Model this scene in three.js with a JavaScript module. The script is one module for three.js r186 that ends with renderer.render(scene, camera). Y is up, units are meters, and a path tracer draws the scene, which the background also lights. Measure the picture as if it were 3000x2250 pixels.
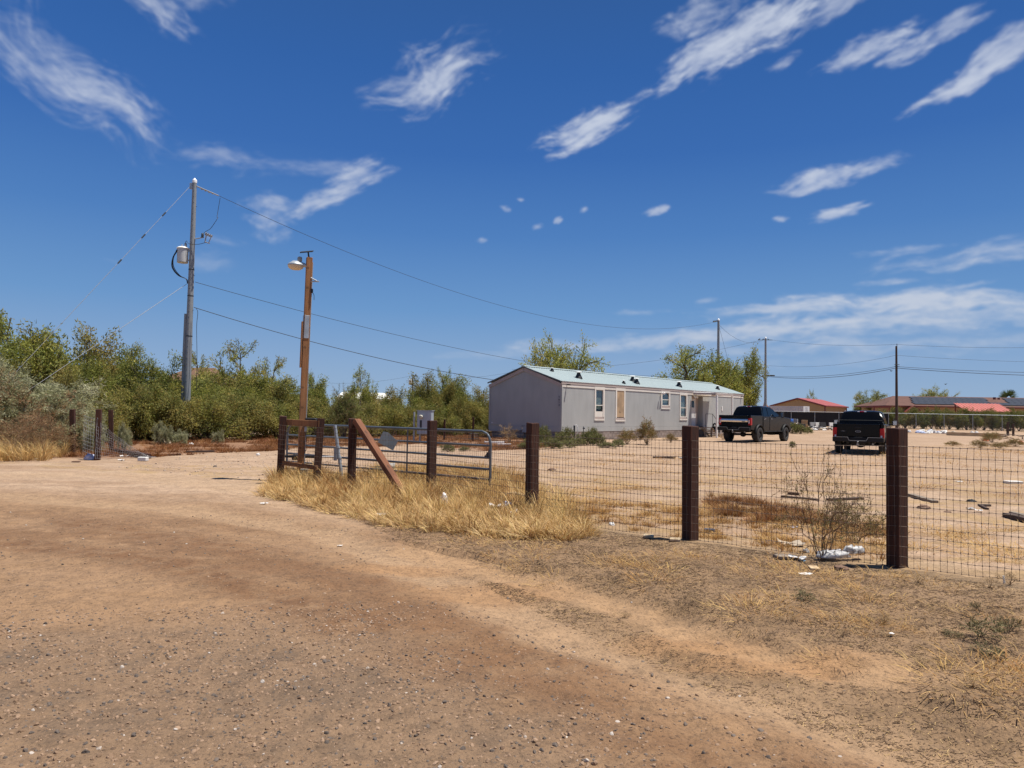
import * as THREE from 'three';
import { mergeGeometries, mergeVertices, toCreasedNormals } from 'three/addons/utils/BufferGeometryUtils.js';
import { RoundedBoxGeometry } from 'three/addons/geometries/RoundedBoxGeometry.js';
import { createNoise2D, createNoise3D } from 'simplex-noise';

// ------------------------------------------------------------------ camera, sky, sun, exposure
const EYE = 1.55, FOCAL = 2076, PITCH = Math.atan(83 / FOCAL), ROLL = THREE.MathUtils.degToRad(0.95);
const EXPOSURE = 1.35;
const scene = new THREE.Scene();
const camera = new THREE.PerspectiveCamera(2 * Math.atan(1125 / FOCAL) * 180 / Math.PI, 4 / 3, 0.1, 4000);
camera.rotation.order = 'YXZ';
camera.position.set(0, EYE, 0);
camera.rotation.set(PITCH, 0, ROLL);
camera.updateMatrixWorld(true);
const renderer = new THREE.WebGLRenderer({ antialias: true });
renderer.toneMapping = THREE.LinearToneMapping;
renderer.toneMappingExposure = EXPOSURE;
renderer.shadowMap.enabled = true;

const SUN_DIR = new THREE.Vector3(0.33, 1, 0.02).normalize();
const sun = new THREE.DirectionalLight(new THREE.Color(1.0, 0.955, 0.88), 5);
sun.position.copy(SUN_DIR).multiplyScalar(150).add(new THREE.Vector3(5, 0, -40));
sun.target.position.set(5, 0, -40);
sun.castShadow = true;
sun.shadow.mapSize.set(4096, 4096);
Object.assign(sun.shadow.camera, { left: -90, right: 90, top: 90, bottom: -90, near: 10, far: 320 });
scene.add(sun, sun.target);

// ------------------------------------------------------------------ small tools
function rngOf(seed) { let a = seed >>> 0; return () => { a = (a + 0x6d2b79f5) | 0; let t = Math.imul(a ^ (a >>> 15), 1 | a); t = (t + Math.imul(t ^ (t >>> 7), 61 | t)) ^ t; return ((t ^ (t >>> 14)) >>> 0) / 4294967296; }; }
const n2 = createNoise2D(rngOf(11)), n3 = createNoise3D(rngOf(12));
const fbm2 = (x, y, o = 4) => { let s = 0, a = 0.5; for (let i = 0; i < o; i++) { s += a * n2(x, y); x = x * 2.03 + 7.1; y = y * 2.03 - 3.7; a *= 0.5; } return s; };
const clamp = (x, a = 0, b = 1) => Math.min(b, Math.max(a, x));
const lerp = (a, b, t) => a + (b - a) * t;
const smooth = (a, b, x) => { const t = clamp((x - a) / (b - a)); return t * t * (3 - 2 * t); };
const V = (x, y, z) => new THREE.Vector3(x, y, z);
const lin = (c) => { c /= 255; return c <= 0.04045 ? c / 12.92 : Math.pow((c + 0.055) / 1.055, 2.4); };
const rad = THREE.MathUtils.degToRad;

// a photograph pixel (3000 x 2250) as a direction, then a point on the ground or at a depth
const ray = (px, py) => V(px - 1500, 1125 - py, -FOCAL).applyEuler(camera.rotation).normalize();
const G = (px, py, y = 0) => { const r = ray(px, py), t = (y - EYE) / r.y; return V(r.x * t, y, r.z * t); };
const D = (px, py, d) => { const r = ray(px, py), t = -d / r.z; return V(r.x * t, EYE + r.y * t, -d); };
// the land: flat, with a gentle rise far out on the right
const landRise = (x, z) => 0.012 * Math.max(0, Math.min(-z, 140) - 58) * smooth(5, 30, x);

// ------------------------------------------------------------------ sky: air and clouds, by direction
{
  const W = 4096, H = 2048, data = new Float32Array(W * H * 4);
  const stops = [[-90, 150, 160, 170], [0, 156, 180, 205], [4, 136, 168, 206], [8, 108, 152, 202], [14, 80, 128, 190], [20, 60, 108, 177], [26, 52, 99, 167], [35, 49, 89, 148], [90, 42, 76, 126]];
  const at = (e) => { let k = 1; while (k < stops.length - 1 && e > stops[k][0]) k++; const a = stops[k - 1], b = stops[k], t = clamp((e - a[0]) / (b[0] - a[0])); return [1, 2, 3].map((i) => lerp(lin(a[i]), lin(b[i]), t)); };
  for (let j = 0; j < H; j++) {
    const c = at(((j + 0.5) / H - 0.5) * 180);
    for (let i = 0; i < W; i++) { const o = (j * W + i) * 4; data[o] = c[0] / EXPOSURE; data[o + 1] = c[1] / EXPOSURE; data[o + 2] = c[2] / EXPOSURE; data[o + 3] = 1; }
  }
  const cover = new Float32Array(W * H);
  // one cloud: centre direction, half length and half height (degrees), tilt, strength, softness, streak
  function cloud(dir, hw, hh, tilt, dens, soft, seed, wisp = 1) {
    const el = Math.asin(dir.y), az = Math.atan2(dir.z, dir.x), R = rad(Math.max(hw, hh) * 1.7);
    const ux = V(-Math.sin(az), 0, Math.cos(az)), uy = V(-Math.sin(el) * Math.cos(az), Math.cos(el), -Math.sin(el) * Math.sin(az));
    const j0 = Math.max(H / 2 + 1, Math.floor(((el - R) / Math.PI + 0.5) * H)), j1 = Math.min(H - 1, Math.ceil(((el + R) / Math.PI + 0.5) * H));
    const ca = Math.cos(rad(tilt)), sa = Math.sin(rad(tilt));
    for (let j = j0; j <= j1; j++) {
      const e = ((j + 0.5) / H - 0.5) * Math.PI, w = Math.min(Math.PI, R / Math.max(0.05, Math.cos(e)));
      const ic = (az / (2 * Math.PI) + 0.5) * W, iw = Math.ceil(w / (2 * Math.PI) * W);
      for (let q = Math.floor(ic) - iw; q <= ic + iw; q++) {
        const i = ((q % W) + W) % W, a = ((i + 0.5) / W - 0.5) * 2 * Math.PI, ce = Math.cos(e);
        const dx = ce * Math.cos(a), dy = Math.sin(e), dz = ce * Math.sin(a);
        let x = (dx * ux.x + dz * ux.z) * 57.3, y = (dx * uy.x + dy * uy.y + dz * uy.z) * 57.3;
        const wx = n2(x * 0.16 + seed, y * 0.16) * 0.25 * hh, wy = n2(x * 0.16, y * 0.16 + seed * 1.7) * 0.25 * hh;
        x += wx; y += wy;
        const u = (x * ca + y * sa) / hw, v = (-x * sa + y * ca) / hh;
        const r2 = u * u + v * v; if (r2 > 2.6) continue;
        const lx = x * ca + y * sa, ly = -x * sa + y * ca, st = 1 + (wisp - 1) * 0.6;
        let n = fbm2(lx * 0.22 / st + seed * 3.1, ly * 0.5 + seed, 5) * 0.9 + fbm2(lx * 0.9 / st - seed, ly * 1.7 + seed * 2, 4) * 0.42 + fbm2(x * 0.5 + seed, y * 1.1 - seed, 3) * 0.35;
        const m = clamp(1.05 - Math.sqrt(r2)) ;
        const k = smooth(0, soft * 1.25, m * 1.5 + n * 0.75 - 0.28) * smooth(0, 0.35, m) * dens * (0.72 + 0.55 * clamp(n + 0.35));
        const o = j * W + i; cover[o] = 1 - (1 - cover[o]) * (1 - clamp(k, 0, 0.97));
      }
    }
  }
  // clouds seen: pixel centre, half width, half height (pixels), tilt, strength, softness, streak
  const PXD = 57.3 / FOCAL;
  const seen = [
    [170, 210, 330, 120, -26, 0.5, 1.5, 1.4], [320, 300, 200, 90, -24, 0.55, 1.3, 1.2], [60, 110, 160, 70, -10, 0.3, 1.5, 1.4], [430, 10, 170, 60, -20, 0.5, 1.3, 1.2], [590, 5, 110, 40, 20, 0.3, 1.4, 1.2],
    [1290, 215, 225, 105, 27, 0.68, 1.0, 2.2], [1180, 250, 130, 50, 15, 0.4, 1.1, 2], [1745, 362, 215, 58, 25, 0.8, 0.85, 2.2],
    [620, 455, 170, 45, 6, 0.36, 1.3, 1.8], [880, 490, 240, 32, 10, 0.32, 1.2, 2.4], [1060, 505, 130, 52, 24, 0.62, 1.0, 2], [930, 590, 170, 36, 26, 0.6, 1.0, 2], [790, 640, 110, 70, -12, 0.52, 1.3, 1.2], [800, 600, 110, 40, 0, 0.45, 1.2, 1.2],
    [2230, 80, 330, 75, 21, 0.78, 0.9, 2.2], [2060, 165, 170, 70, 22, 0.66, 0.9, 1.8], [2070, 40, 150, 50, 12, 0.5, 0.9, 1.6], [2450, 10, 180, 40, 14, 0.5, 1, 2], [2120, 120, 200, 40, 30, 0.5, 0.9, 2],
    [2540, 145, 150, 48, 14, 0.68, 0.9, 1.8], [2660, 150, 90, 38, 16, 0.6, 0.9, 1.6], [2790, 80, 110, 34, 16, 0.5, 0.9, 1.8], [2300, 180, 70, 22, 18, 0.45, 0.9, 1.5],
    [2860, 205, 215, 42, 24, 0.74, 0.9, 2.2], [2800, 255, 80, 22, 10, 0.6, 0.9, 1.6], [2960, 130, 110, 50, 30, 0.6, 0.9, 1.8],
    [2440, 515, 190, 34, 8, 0.72, 0.85, 2], [2370, 555, 70, 18, 10, 0.5, 0.9, 1.5], [2450, 625, 120, 22, 8, 0.74, 0.85, 2], [2283, 640, 32, 18, 0, 0.7, 0.9, 1],
    [1412, 703, 28, 15, 5, 0.6, 0.9, 1], [1478, 610, 26, 13, -15, 0.55, 0.9, 1], [1574, 664, 26, 15, 12, 0.7, 0.9, 1], [1634, 643, 22, 15, 30, 0.65, 0.9, 1], [1712, 616, 20, 15, 40, 0.65, 0.9, 1], [1922, 616, 48, 17, 18, 0.62, 0.9, 1], [1526, 588, 17, 9, -10, 0.5, 0.9, 1],
    [610, 760, 90, 50, 0, 0.2, 1.4, 1.2], [660, 712, 70, 22, -6, 0.26, 1.3, 1.4], [330, 765, 60, 10, -8, 0.12, 1.4, 1.4],
    [2890, 745, 280, 46, 3, 0.66, 1.1, 2.6], [2660, 732, 150, 18, 0, 0.5, 1.1, 2.4], [2610, 826, 100, 13, 2, 0.5, 1, 2], [2820, 838, 110, 11, 5, 0.55, 0.9, 2],
    [2700, 890, 600, 58, -1, 0.85, 1.1, 2.6], [2900, 920, 360, 48, 0, 0.75, 1.1, 2.4], [2300, 905, 360, 24, -1, 0.6, 1.1, 2.6], [2420, 955, 480, 40, 1, 0.75, 1.1, 2.6], [2050, 985, 480, 42, 4, 0.68, 1.2, 2.6], [1720, 1010, 360, 30, 3, 0.55, 1.2, 2.6], [2420, 1010, 680, 40, 0, 0.52, 1.3, 2.6], [2900, 1000, 300, 26, 0, 0.3, 1.3, 2.4], [1870, 915, 120, 13, 2, 0.3, 1.2, 2], [2075, 880, 60, 12, 3, 0.35, 1, 1.6], [1480, 1040, 300, 20, 2, 0.22, 1.3, 2.4], [2300, 1060, 800, 26, 0, 0.22, 1.4, 2.4], [2600, 975, 300, 20, -1, 0.35, 1.2, 2.4],
  ];
  seen.forEach((c, k) => cloud(ray(c[0], c[1]), c[2] * PXD, c[3] * PXD, c[4], c[5], c[6], 3.7 + k * 5.3, c[7]));
  // the same weather goes on all round
  const r = rngOf(77), look = V(0, 0.3, -1).normalize();
  for (let k = 0; k < 130; k++) {
    const az = r() * 2 * Math.PI, el = rad(3 + 65 * Math.pow(r(), 1.3)), d = V(Math.cos(el) * Math.cos(az), Math.sin(el), Math.cos(el) * Math.sin(az));
    const s = 2 + 7 * r(), flat = lerp(0.1, 0.42, clamp(el / 0.6)), t = lerp(0, 26, clamp(el / 0.5)) * (0.5 + r()), dens = 0.35 + 0.4 * r(), soft = 0.9 + 0.4 * r();
    if (d.angleTo(look) < rad(50) && el < rad(42)) continue;
    cloud(d, s, s * flat, t, dens, soft, 400 + k * 3.3, 2);
  }
  for (let o = 0; o < W * H; o++) {
    const k = cover[o]; if (!k) continue;
    const e = ((Math.floor(o / W) + 0.5) / H - 0.5) * 180, lo = smooth(18, 3, e);
    const cr = lerp(0.54, 0.52, lo), cg = lerp(0.60, 0.585, lo), cb = lerp(0.73, 0.70, lo);
    data[o * 4] = lerp(data[o * 4], cr / EXPOSURE, k); data[o * 4 + 1] = lerp(data[o * 4 + 1], cg / EXPOSURE, k); data[o * 4 + 2] = lerp(data[o * 4 + 2], cb / EXPOSURE, k);
  }
  const tex = new THREE.DataTexture(data, W, H, THREE.RGBAFormat, THREE.FloatType);
  tex.mapping = THREE.EquirectangularReflectionMapping; tex.magFilter = tex.minFilter = THREE.LinearFilter; tex.needsUpdate = true;
  scene.background = tex; scene.environment = tex;
}

// ------------------------------------------------------------------ geometry tools
function box(w, h, d, x = 0, y = 0, z = 0, rx = 0, ry = 0, rz = 0) { const g = new THREE.BoxGeometry(w, h, d); if (rx || ry || rz) g.applyMatrix4(new THREE.Matrix4().makeRotationFromEuler(new THREE.Euler(rx, ry, rz))); return g.translate(x, y, z); }
function rbox(w, h, d, r, x = 0, y = 0, z = 0, seg = 2) { return new RoundedBoxGeometry(w, h, d, seg, Math.min(r, w / 2.01, h / 2.01, d / 2.01)).translate(x, y, z); }
function bar(a, b, r1, r2 = r1, seg = 8) { const d = b.clone().sub(a), L = d.length(); const g = new THREE.CylinderGeometry(r2, r1, L, seg, 1); g.translate(0, L / 2, 0); g.applyQuaternion(new THREE.Quaternion().setFromUnitVectors(V(0, 1, 0), d.normalize())); return g.translate(a.x, a.y, a.z); }
function tube(pts, r, seg = 24, rs = 6) { return new THREE.TubeGeometry(new THREE.CatmullRomCurve3(pts), seg, r, rs, false); }
function lathe(pairs, seg = 20) { return new THREE.LatheGeometry(pairs.map(([x, y]) => new THREE.Vector2(x, y)), seg); }
function prism(pts, depth, bevel = 0) { const s = new THREE.Shape(pts.map(([x, y]) => new THREE.Vector2(x, y))); return new THREE.ExtrudeGeometry(s, { depth, bevelEnabled: bevel > 0, bevelThickness: bevel, bevelSize: bevel, bevelSegments: 2, steps: 1 }); }
function boxUV(g, k = 1) {   // uv in metres, along the face
  const p = g.attributes.position, n = g.attributes.normal, uv = new Float32Array(p.count * 2);
  for (let i = 0; i < p.count; i++) {
    const ax = Math.abs(n.getX(i)), ay = Math.abs(n.getY(i)), az = Math.abs(n.getZ(i));
    const [u, v] = ay > ax && ay > az ? [p.getX(i), p.getZ(i)] : ax > az ? [p.getZ(i), p.getY(i)] : [p.getX(i), p.getY(i)];
    uv[i * 2] = u * k; uv[i * 2 + 1] = v * k;
  }
  g.setAttribute('uv', new THREE.BufferAttribute(uv, 2)); return g;
}
function join(gs) {
  gs = (Array.isArray(gs) ? gs : [gs]).map((g) => { const q = g.index ? g.toNonIndexed() : g; for (const k of Object.keys(q.attributes)) if (!['position', 'normal', 'uv'].includes(k)) q.deleteAttribute(k); if (!q.attributes.uv) q.setAttribute('uv', new THREE.BufferAttribute(new Float32Array(q.attributes.position.count * 2), 2)); return q; });
  return gs.length === 1 ? gs[0] : mergeGeometries(gs);
}
const used = new Map();
function numbered(name) { const k = used.get(name) ?? 0; used.set(name, k + 1); return k ? `${name}_${String(k).padStart(3, '0')}` : name; }
function shade(o) { o.traverse((c) => { if (c.isMesh) { c.castShadow = true; c.receiveShadow = true; } }); return o; }
function tag(o, label, category, group, kind) { o.userData = { label, category }; if (group) o.userData.group = group; if (kind) o.userData.kind = kind; return o; }
function thing(name, label, category, pos = V(0, 0, 0), turn = 0, group) { const o = new THREE.Group(); o.name = numbered(name); o.position.copy(pos); o.rotation.y = turn; scene.add(o); return tag(o, label, category, group); }
function part(name, geos, m, parent, uv = true) { const g = join(geos); if (uv) boxUV(g); const o = new THREE.Mesh(g, m); o.name = name; o.castShadow = o.receiveShadow = true; parent.add(o); return o; }
function solo(name, geos, m, label, category, group, pos = V(0, 0, 0), turn = 0) { const g = boxUV(join(geos)); const o = new THREE.Mesh(g, m); o.name = numbered(name); o.position.copy(pos); o.rotation.y = turn; o.castShadow = o.receiveShadow = true; scene.add(o); return tag(o, label, category, group); }

// ------------------------------------------------------------------ textures and materials
const hash = (x, y, s) => { let h = Math.imul(x, 374761393) + Math.imul(y, 668265263) + Math.imul(s, 974634777); h = Math.imul(h ^ (h >>> 13), 1274126177); return ((h ^ (h >>> 16)) >>> 0) / 4294967296; };
function pn(u, v, fx, fy, s) {   // noise that repeats at 1
  const x = u * fx, y = v * fy, i = Math.floor(x), j = Math.floor(y), a = x - i, b = y - j, p = a * a * (3 - 2 * a), q = b * b * (3 - 2 * b), m = (k, f) => ((k % f) + f) % f;
  return lerp(lerp(hash(m(i, fx), m(j, fy), s), hash(m(i + 1, fx), m(j, fy), s), p), lerp(hash(m(i, fx), m(j + 1, fy), s), hash(m(i + 1, fx), m(j + 1, fy), s), p), q);
}
function texture(size, metres, fn, color = true) {
  const d = new Uint8Array(size * size * 4);
  for (let j = 0; j < size; j++) for (let i = 0; i < size; i++) { const c = fn(i / size, j / size, i, j), o = (j * size + i) * 4; for (let k = 0; k < 3; k++) d[o + k] = 255 * clamp(Array.isArray(c) ? c[k] : c); d[o + 3] = 255; }
  const t = new THREE.DataTexture(d, size, size); t.wrapS = t.wrapT = THREE.RepeatWrapping; t.magFilter = THREE.LinearFilter; t.minFilter = THREE.LinearMipmapLinearFilter; t.generateMipmaps = true;
  if (color) t.colorSpace = THREE.SRGBColorSpace; t.repeat.set(1 / metres, 1 / metres); t.needsUpdate = true; return t;
}
const toS = (x) => x <= 0.0031308 ? 12.92 * x : 1.055 * Math.pow(x, 1 / 2.4) - 0.055;   // linear to stored
const tint = (c, k) => c.map((x) => toS(clamp(x * k)));
function mat(c, rough = 0.8, metal = 0, more = {}) { const m = new THREE.MeshPhysicalMaterial({ roughness: rough, metalness: metal, side: THREE.DoubleSide, ...more }); if (Array.isArray(c)) m.color.setRGB(...c); else m.color.set(c); return m; }
const woodTex = (c, dark, s, metres = 0.9) => texture(512, metres, (u, v) => { const g = pn(u, v, 48, 4, s) * 0.5 + pn(u, v, 110, 7, s + 1) * 0.3 + pn(u, v, 12, 3, s + 2) * 0.4, k = pn(u, v, 9, 9, s + 3) > 0.93 ? 0.6 : 1; return tint(c.map((x, i) => lerp(dark[i], x, clamp(g))), (0.75 + 0.45 * pn(u, v, 5, 5, s + 4)) * k); });
const grainBump = texture(512, 0.6, (u, v) => pn(u, v, 60, 4, 5) * 0.6 + pn(u, v, 140, 9, 6) * 0.4, false);
const fineBump = texture(512, 0.5, (u, v) => pn(u, v, 64, 64, 7) * 0.5 + pn(u, v, 150, 150, 8) * 0.5, false);
const stainTex = (c, amt, s, metres = 3) => texture(512, metres, (u, v) => tint(c, 1 - amt * 0.6 + amt * (pn(u, v, 4, 4, s) * 0.5 + pn(u, v, 11, 3, s + 1) * 0.35 + pn(u, v, 40, 9, s + 2) * 0.25 + pn(u, v, 150, 150, s + 3) * 0.15)));
const M = {
  post: mat('#fff', 0.85, 0, { map: woodTex([0.072, 0.021, 0.008], [0.015, 0.005, 0.0026], 21), bumpMap: grainBump, bumpScale: 0.004 }),
  board: mat('#fff', 0.85, 0, { map: woodTex([0.33, 0.15, 0.06], [0.17, 0.07, 0.026], 31), bumpMap: grainBump, bumpScale: 0.003 }),
  brace: mat('#fff', 0.85, 0, { map: woodTex([0.22, 0.085, 0.036], [0.1, 0.035, 0.015], 36), bumpMap: grainBump, bumpScale: 0.003 }),
  lampWood: mat('#fff', 0.82, 0, { map: woodTex([0.40, 0.19, 0.075], [0.24, 0.10, 0.036], 41, 1.3), bumpMap: grainBump, bumpScale: 0.003 }),
  paleWood: mat('#fff', 0.85, 0, { map: woodTex([0.55, 0.42, 0.26], [0.38, 0.26, 0.14], 46), bumpMap: grainBump, bumpScale: 0.003 }),
  greyWood: mat('#fff', 0.9, 0, { map: woodTex([0.3, 0.24, 0.18], [0.16, 0.12, 0.085], 51), bumpMap: grainBump, bumpScale: 0.003 }),
  darkWood: mat('#fff', 0.9, 0, { map: woodTex([0.09, 0.055, 0.04], [0.04, 0.025, 0.018], 56), bumpMap: grainBump, bumpScale: 0.003 }),
  wire: mat([0.16, 0.12, 0.095], 0.6, 0.6),
  galv: mat('#fff', 0.5, 0.45, { map: stainTex([0.40, 0.43, 0.45], 0.5, 61, 0.5) }),
  poleSteel: mat('#fff', 0.62, 0.3, { map: stainTex([0.27, 0.285, 0.29], 0.45, 66, 0.8) }),
  gateTube: mat('#fff', 0.5, 0.5, { map: stainTex([0.125, 0.145, 0.165], 0.55, 71, 0.4) }),
  gateDark: mat([0.05, 0.055, 0.06], 0.6, 0.3),
  black: mat([0.012, 0.012, 0.013], 0.5), rubber: mat('#fff', 0.9, 0, { map: stainTex([0.035, 0.033, 0.031], 0.7, 76, 0.3) }),
  cable: mat([0.02, 0.02, 0.022], 0.6), guy: mat([0.42, 0.42, 0.42], 0.55, 0.5), porcelain: mat([0.33, 0.34, 0.35], 0.3), white: mat([0.78, 0.77, 0.74], 0.6), whiteCap: mat([0.85, 0.85, 0.83], 0.4),
  tank: mat('#fff', 0.5, 0.1, { map: stainTex([0.50, 0.51, 0.50], 0.18, 81, 1) }), boxGrey: mat('#fff', 0.55, 0.2, { map: stainTex([0.42, 0.47, 0.51], 0.18, 86, 1) }),
  siding: mat('#fff', 0.75, 0, { map: stainTex([0.372, 0.378, 0.365], 0.22, 91, 2.6), bumpMap: fineBump, bumpScale: 0.0015 }),
  trim: mat('#fff', 0.65, 0, { map: stainTex([0.76, 0.71, 0.63], 0.12, 96, 1.5) }), fascia: mat('#fff', 0.7, 0, { map: stainTex([0.45, 0.375, 0.335], 0.2, 99, 1.5) }),
  roof: mat('#fff', 0.42, 0.12, { map: stainTex([0.39, 0.455, 0.445], 0.12, 101, 4) }),
  roofEdge: mat([0.11, 0.115, 0.12], 0.6), 
  block: mat('#fff', 0.95, 0, { map: stainTex([0.28, 0.235, 0.21], 0.5, 106, 0.7), bumpMap: fineBump, bumpScale: 0.006 }), mortar: mat([0.2, 0.175, 0.155], 0.95),
  glass: mat([0.9, 0.95, 0.95], 0.03, 0, { transmission: 1, thickness: 0, ior: 1.5 }), dark: mat([0.02, 0.02, 0.021], 0.7), room: mat([0.4, 0.35, 0.29], 0.9), blind: mat([0.42, 0.45, 0.40], 0.7), ply: mat('#fff', 0.8, 0, { map: woodTex([0.46, 0.32, 0.19], [0.37, 0.25, 0.15], 111, 1.5) }),
  door: mat([0.52, 0.42, 0.36], 0.6), doorWhite: mat([0.66, 0.64, 0.62], 0.6), 
  paint: mat([0.0045, 0.005, 0.006], 0.16, 0, { specularIntensity: 0.38 }), paint2: mat([0.004, 0.004, 0.0042], 0.2, 0, { specularIntensity: 0.4 }), tinted: mat([0.003, 0.0035, 0.0045], 0.06, 0, { specularIntensity: 0.6 }), plastic: mat([0.010, 0.010, 0.0105], 0.6, 0, { specularIntensity: 0.6 }), chrome: mat([0.62, 0.6, 0.58], 0.22, 1), steel: mat([0.3, 0.3, 0.3], 0.35, 0.9), rim: mat([0.05, 0.05, 0.053], 0.35, 0.7), rimBright: mat([0.5, 0.5, 0.5], 0.3, 0.9),
  lampRed: mat([0.42, 0.010, 0.012], 0.22, 0, { specularIntensity: 0.6 }), lampWhite: mat([0.75, 0.74, 0.74], 0.2), badge: mat([0.55, 0.55, 0.55], 0.3, 0.8), plate: mat([0.28, 0.33, 0.36], 0.5),
  leafStem: mat([0.11, 0.08, 0.055], 0.9), deadStem: mat([0.24, 0.15, 0.085], 0.9), darkStem: mat([0.07, 0.05, 0.038], 0.9),
};
const leafMat = (t = 0.3) => new THREE.MeshPhysicalMaterial({ vertexColors: true, roughness: 0.85, side: THREE.DoubleSide, transmission: t, thickness: 0, specularIntensity: 0.35 });
M.leaf = leafMat(0.45); M.dry = leafMat(0.3);
// ------------------------------------------------------------------ ground
const onGround = (list) => list.map(([px, py]) => { const g = G(px, py); return [g.x, g.z]; });
function lineOf(list) { const p = onGround(list); return (x, z) => { let best = 1e9, side = 1; for (let i = 0; i < p.length - 1; i++) { const ax = p[i][0], az = p[i][1], bx = p[i + 1][0] - ax, bz = p[i + 1][1] - az, t = clamp(((x - ax) * bx + (z - az) * bz) / (bx * bx + bz * bz)), dx = x - ax - bx * t, dz = z - az - bz * t, d = dx * dx + dz * dz; if (d < best) { best = d; side = bx * (z - az) - bz * (x - ax) > 0 ? 1 : -1; } } return [Math.sqrt(best), side]; }; }
function inside(poly, x, z) { let c = false; for (let i = 0, j = poly.length - 1; i < poly.length; j = i++) { const [xi, zi] = poly[i], [xj, zj] = poly[j]; if ((zi > z) !== (zj > z) && x < ((xj - xi) * (z - zi)) / (zj - zi) + xi) c = !c; } return c; }
const edgeDist = (poly) => (x, z) => { let best = 1e9; for (let i = 0, j = poly.length - 1; i < poly.length; j = i++) { const ax = poly[j][0], az = poly[j][1], bx = poly[i][0] - ax, bz = poly[i][1] - az, t = clamp(((x - ax) * bx + (z - az) * bz) / (bx * bx + bz * bz)); best = Math.min(best, (x - ax - bx * t) ** 2 + (z - az - bz * t) ** 2); } return Math.sqrt(best) * (inside(poly, x, z) ? 1 : -1); };
const FENCE_PX = [[820, 1414], [926, 1421], [1030, 1437], [1262, 1450], [1557, 1514], [2022, 1592], [2628, 1679], [3300, 1790]];
const bank = lineOf([[1500, 1660], [1750, 1715], [1975, 1778], [2180, 1850], [2450, 1950], [2800, 2080], [3300, 2290]]);
const sandA = lineOf([[3100, 2330], [2500, 2130], [2050, 1985], [1650, 1850], [1300, 1690], [950, 1560], [500, 1490], [-200, 1440]]);
const sandB = lineOf([[2600, 1990], [2250, 1925], [2050, 1870], [1850, 1790], [1500, 1690], [1200, 1610]]);
const sandC = lineOf([[-300, 1395], [400, 1390], [800, 1440], [1100, 1520]]);
const darkA = lineOf([[2500, 2330], [1950, 2200], [1500, 2020], [1200, 1880], [900, 1770], [500, 1650], [-200, 1560]]);
const darkC = lineOf([[900, 1560], [500, 1530], [0, 1500], [-500, 1480]]), darkD = lineOf([[1500, 1900], [1150, 1760], [800, 1650], [300, 1580], [-300, 1540]]);
const darkB = lineOf([[1700, 1980], [1300, 1800], [1000, 1700], [600, 1590], [200, 1530]]);
const litterZone = edgeDist(onGround([[1150, 1520], [1557, 1530], [2022, 1605], [2628, 1695], [3400, 1830], [3600, 2400], [2900, 2300], [2500, 2170], [2000, 1990], [1500, 1760]]));
const gravelZone = edgeDist(onGround([[-600, 1850], [400, 1830], [900, 1790], [1250, 1900], [1700, 2080], [1900, 2260], [1900, 2500], [-900, 2500]]));
const redZone = edgeDist(onGround([[-300, 1322], [250, 1345], [480, 1335], [830, 1312], [1240, 1300], [1420, 1322], [1640, 1312], [1640, 1278], [1300, 1268], [700, 1286], [-300, 1292]]));
const fenceStrip = lineOf(FENCE_PX), roadMid = lineOf([[3400, 2700], [2000, 2280], [1100, 1880], [500, 1700], [-300, 1590], [-1800, 1500]]);
const yardTrackA = lineOf([[3300, 1400], [2900, 1352], [2620, 1320], [2300, 1308]]);
const yardTrackB = lineOf([[1500, 1420], [1900, 1400], [2500, 1420], [3300, 1470]]);
const orangeSpots = [[1430, 1735, 0.95, 0.5], [2020, 1885, 0.6, 0.28], [2230, 1945, 0.8, 0.25], [1000, 1450, 1.2, 0.6], [1180, 1665, 0.8, 0.3], [2230, 1328, 2.2, 0.6]].map(([px, py, a, b]) => { const g = G(px, py); return [g.x, g.z, a, b]; });
function landHeight(x, z) {
  const d = -z, near = smooth(60, 20, d);
  let h = landRise(x, z) + near * (fbm2(x * 0.35, z * 0.35, 3) * 0.035);
  if (d < 16 && d > -1) {
    const [bd, side] = bank(x, z), fade = smooth(10, 6.5, d);
    h += fade * 0.075 * (side > 0 ? 0.5 - 0.5 * smooth(0, 0.14, bd) : 0.5 + 0.5 * smooth(0, 0.14, bd));
    h -= 0.028 * smooth(0.34, 0.1, Math.abs(sandA(x, z)[0] - 0.05)) * smooth(14, 9, d) + 0.022 * smooth(0.3, 0.1, sandB(x, z)[0]);
    const rough = smooth(-0.1, 0.5, litterZone(x, z));
    h += (n2(x * 2.6, z * 2.6) * 0.018 + n2(x * 6, z * 6) * 0.010) * (0.35 + 0.65 * rough) + n2(x * 14, z * 14) * 0.003;
  }
  return h;
}
const set = (p) => { p.y = landHeight(p.x, p.z); return p; };
const GL = (px, py) => set(G(px, py));
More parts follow.
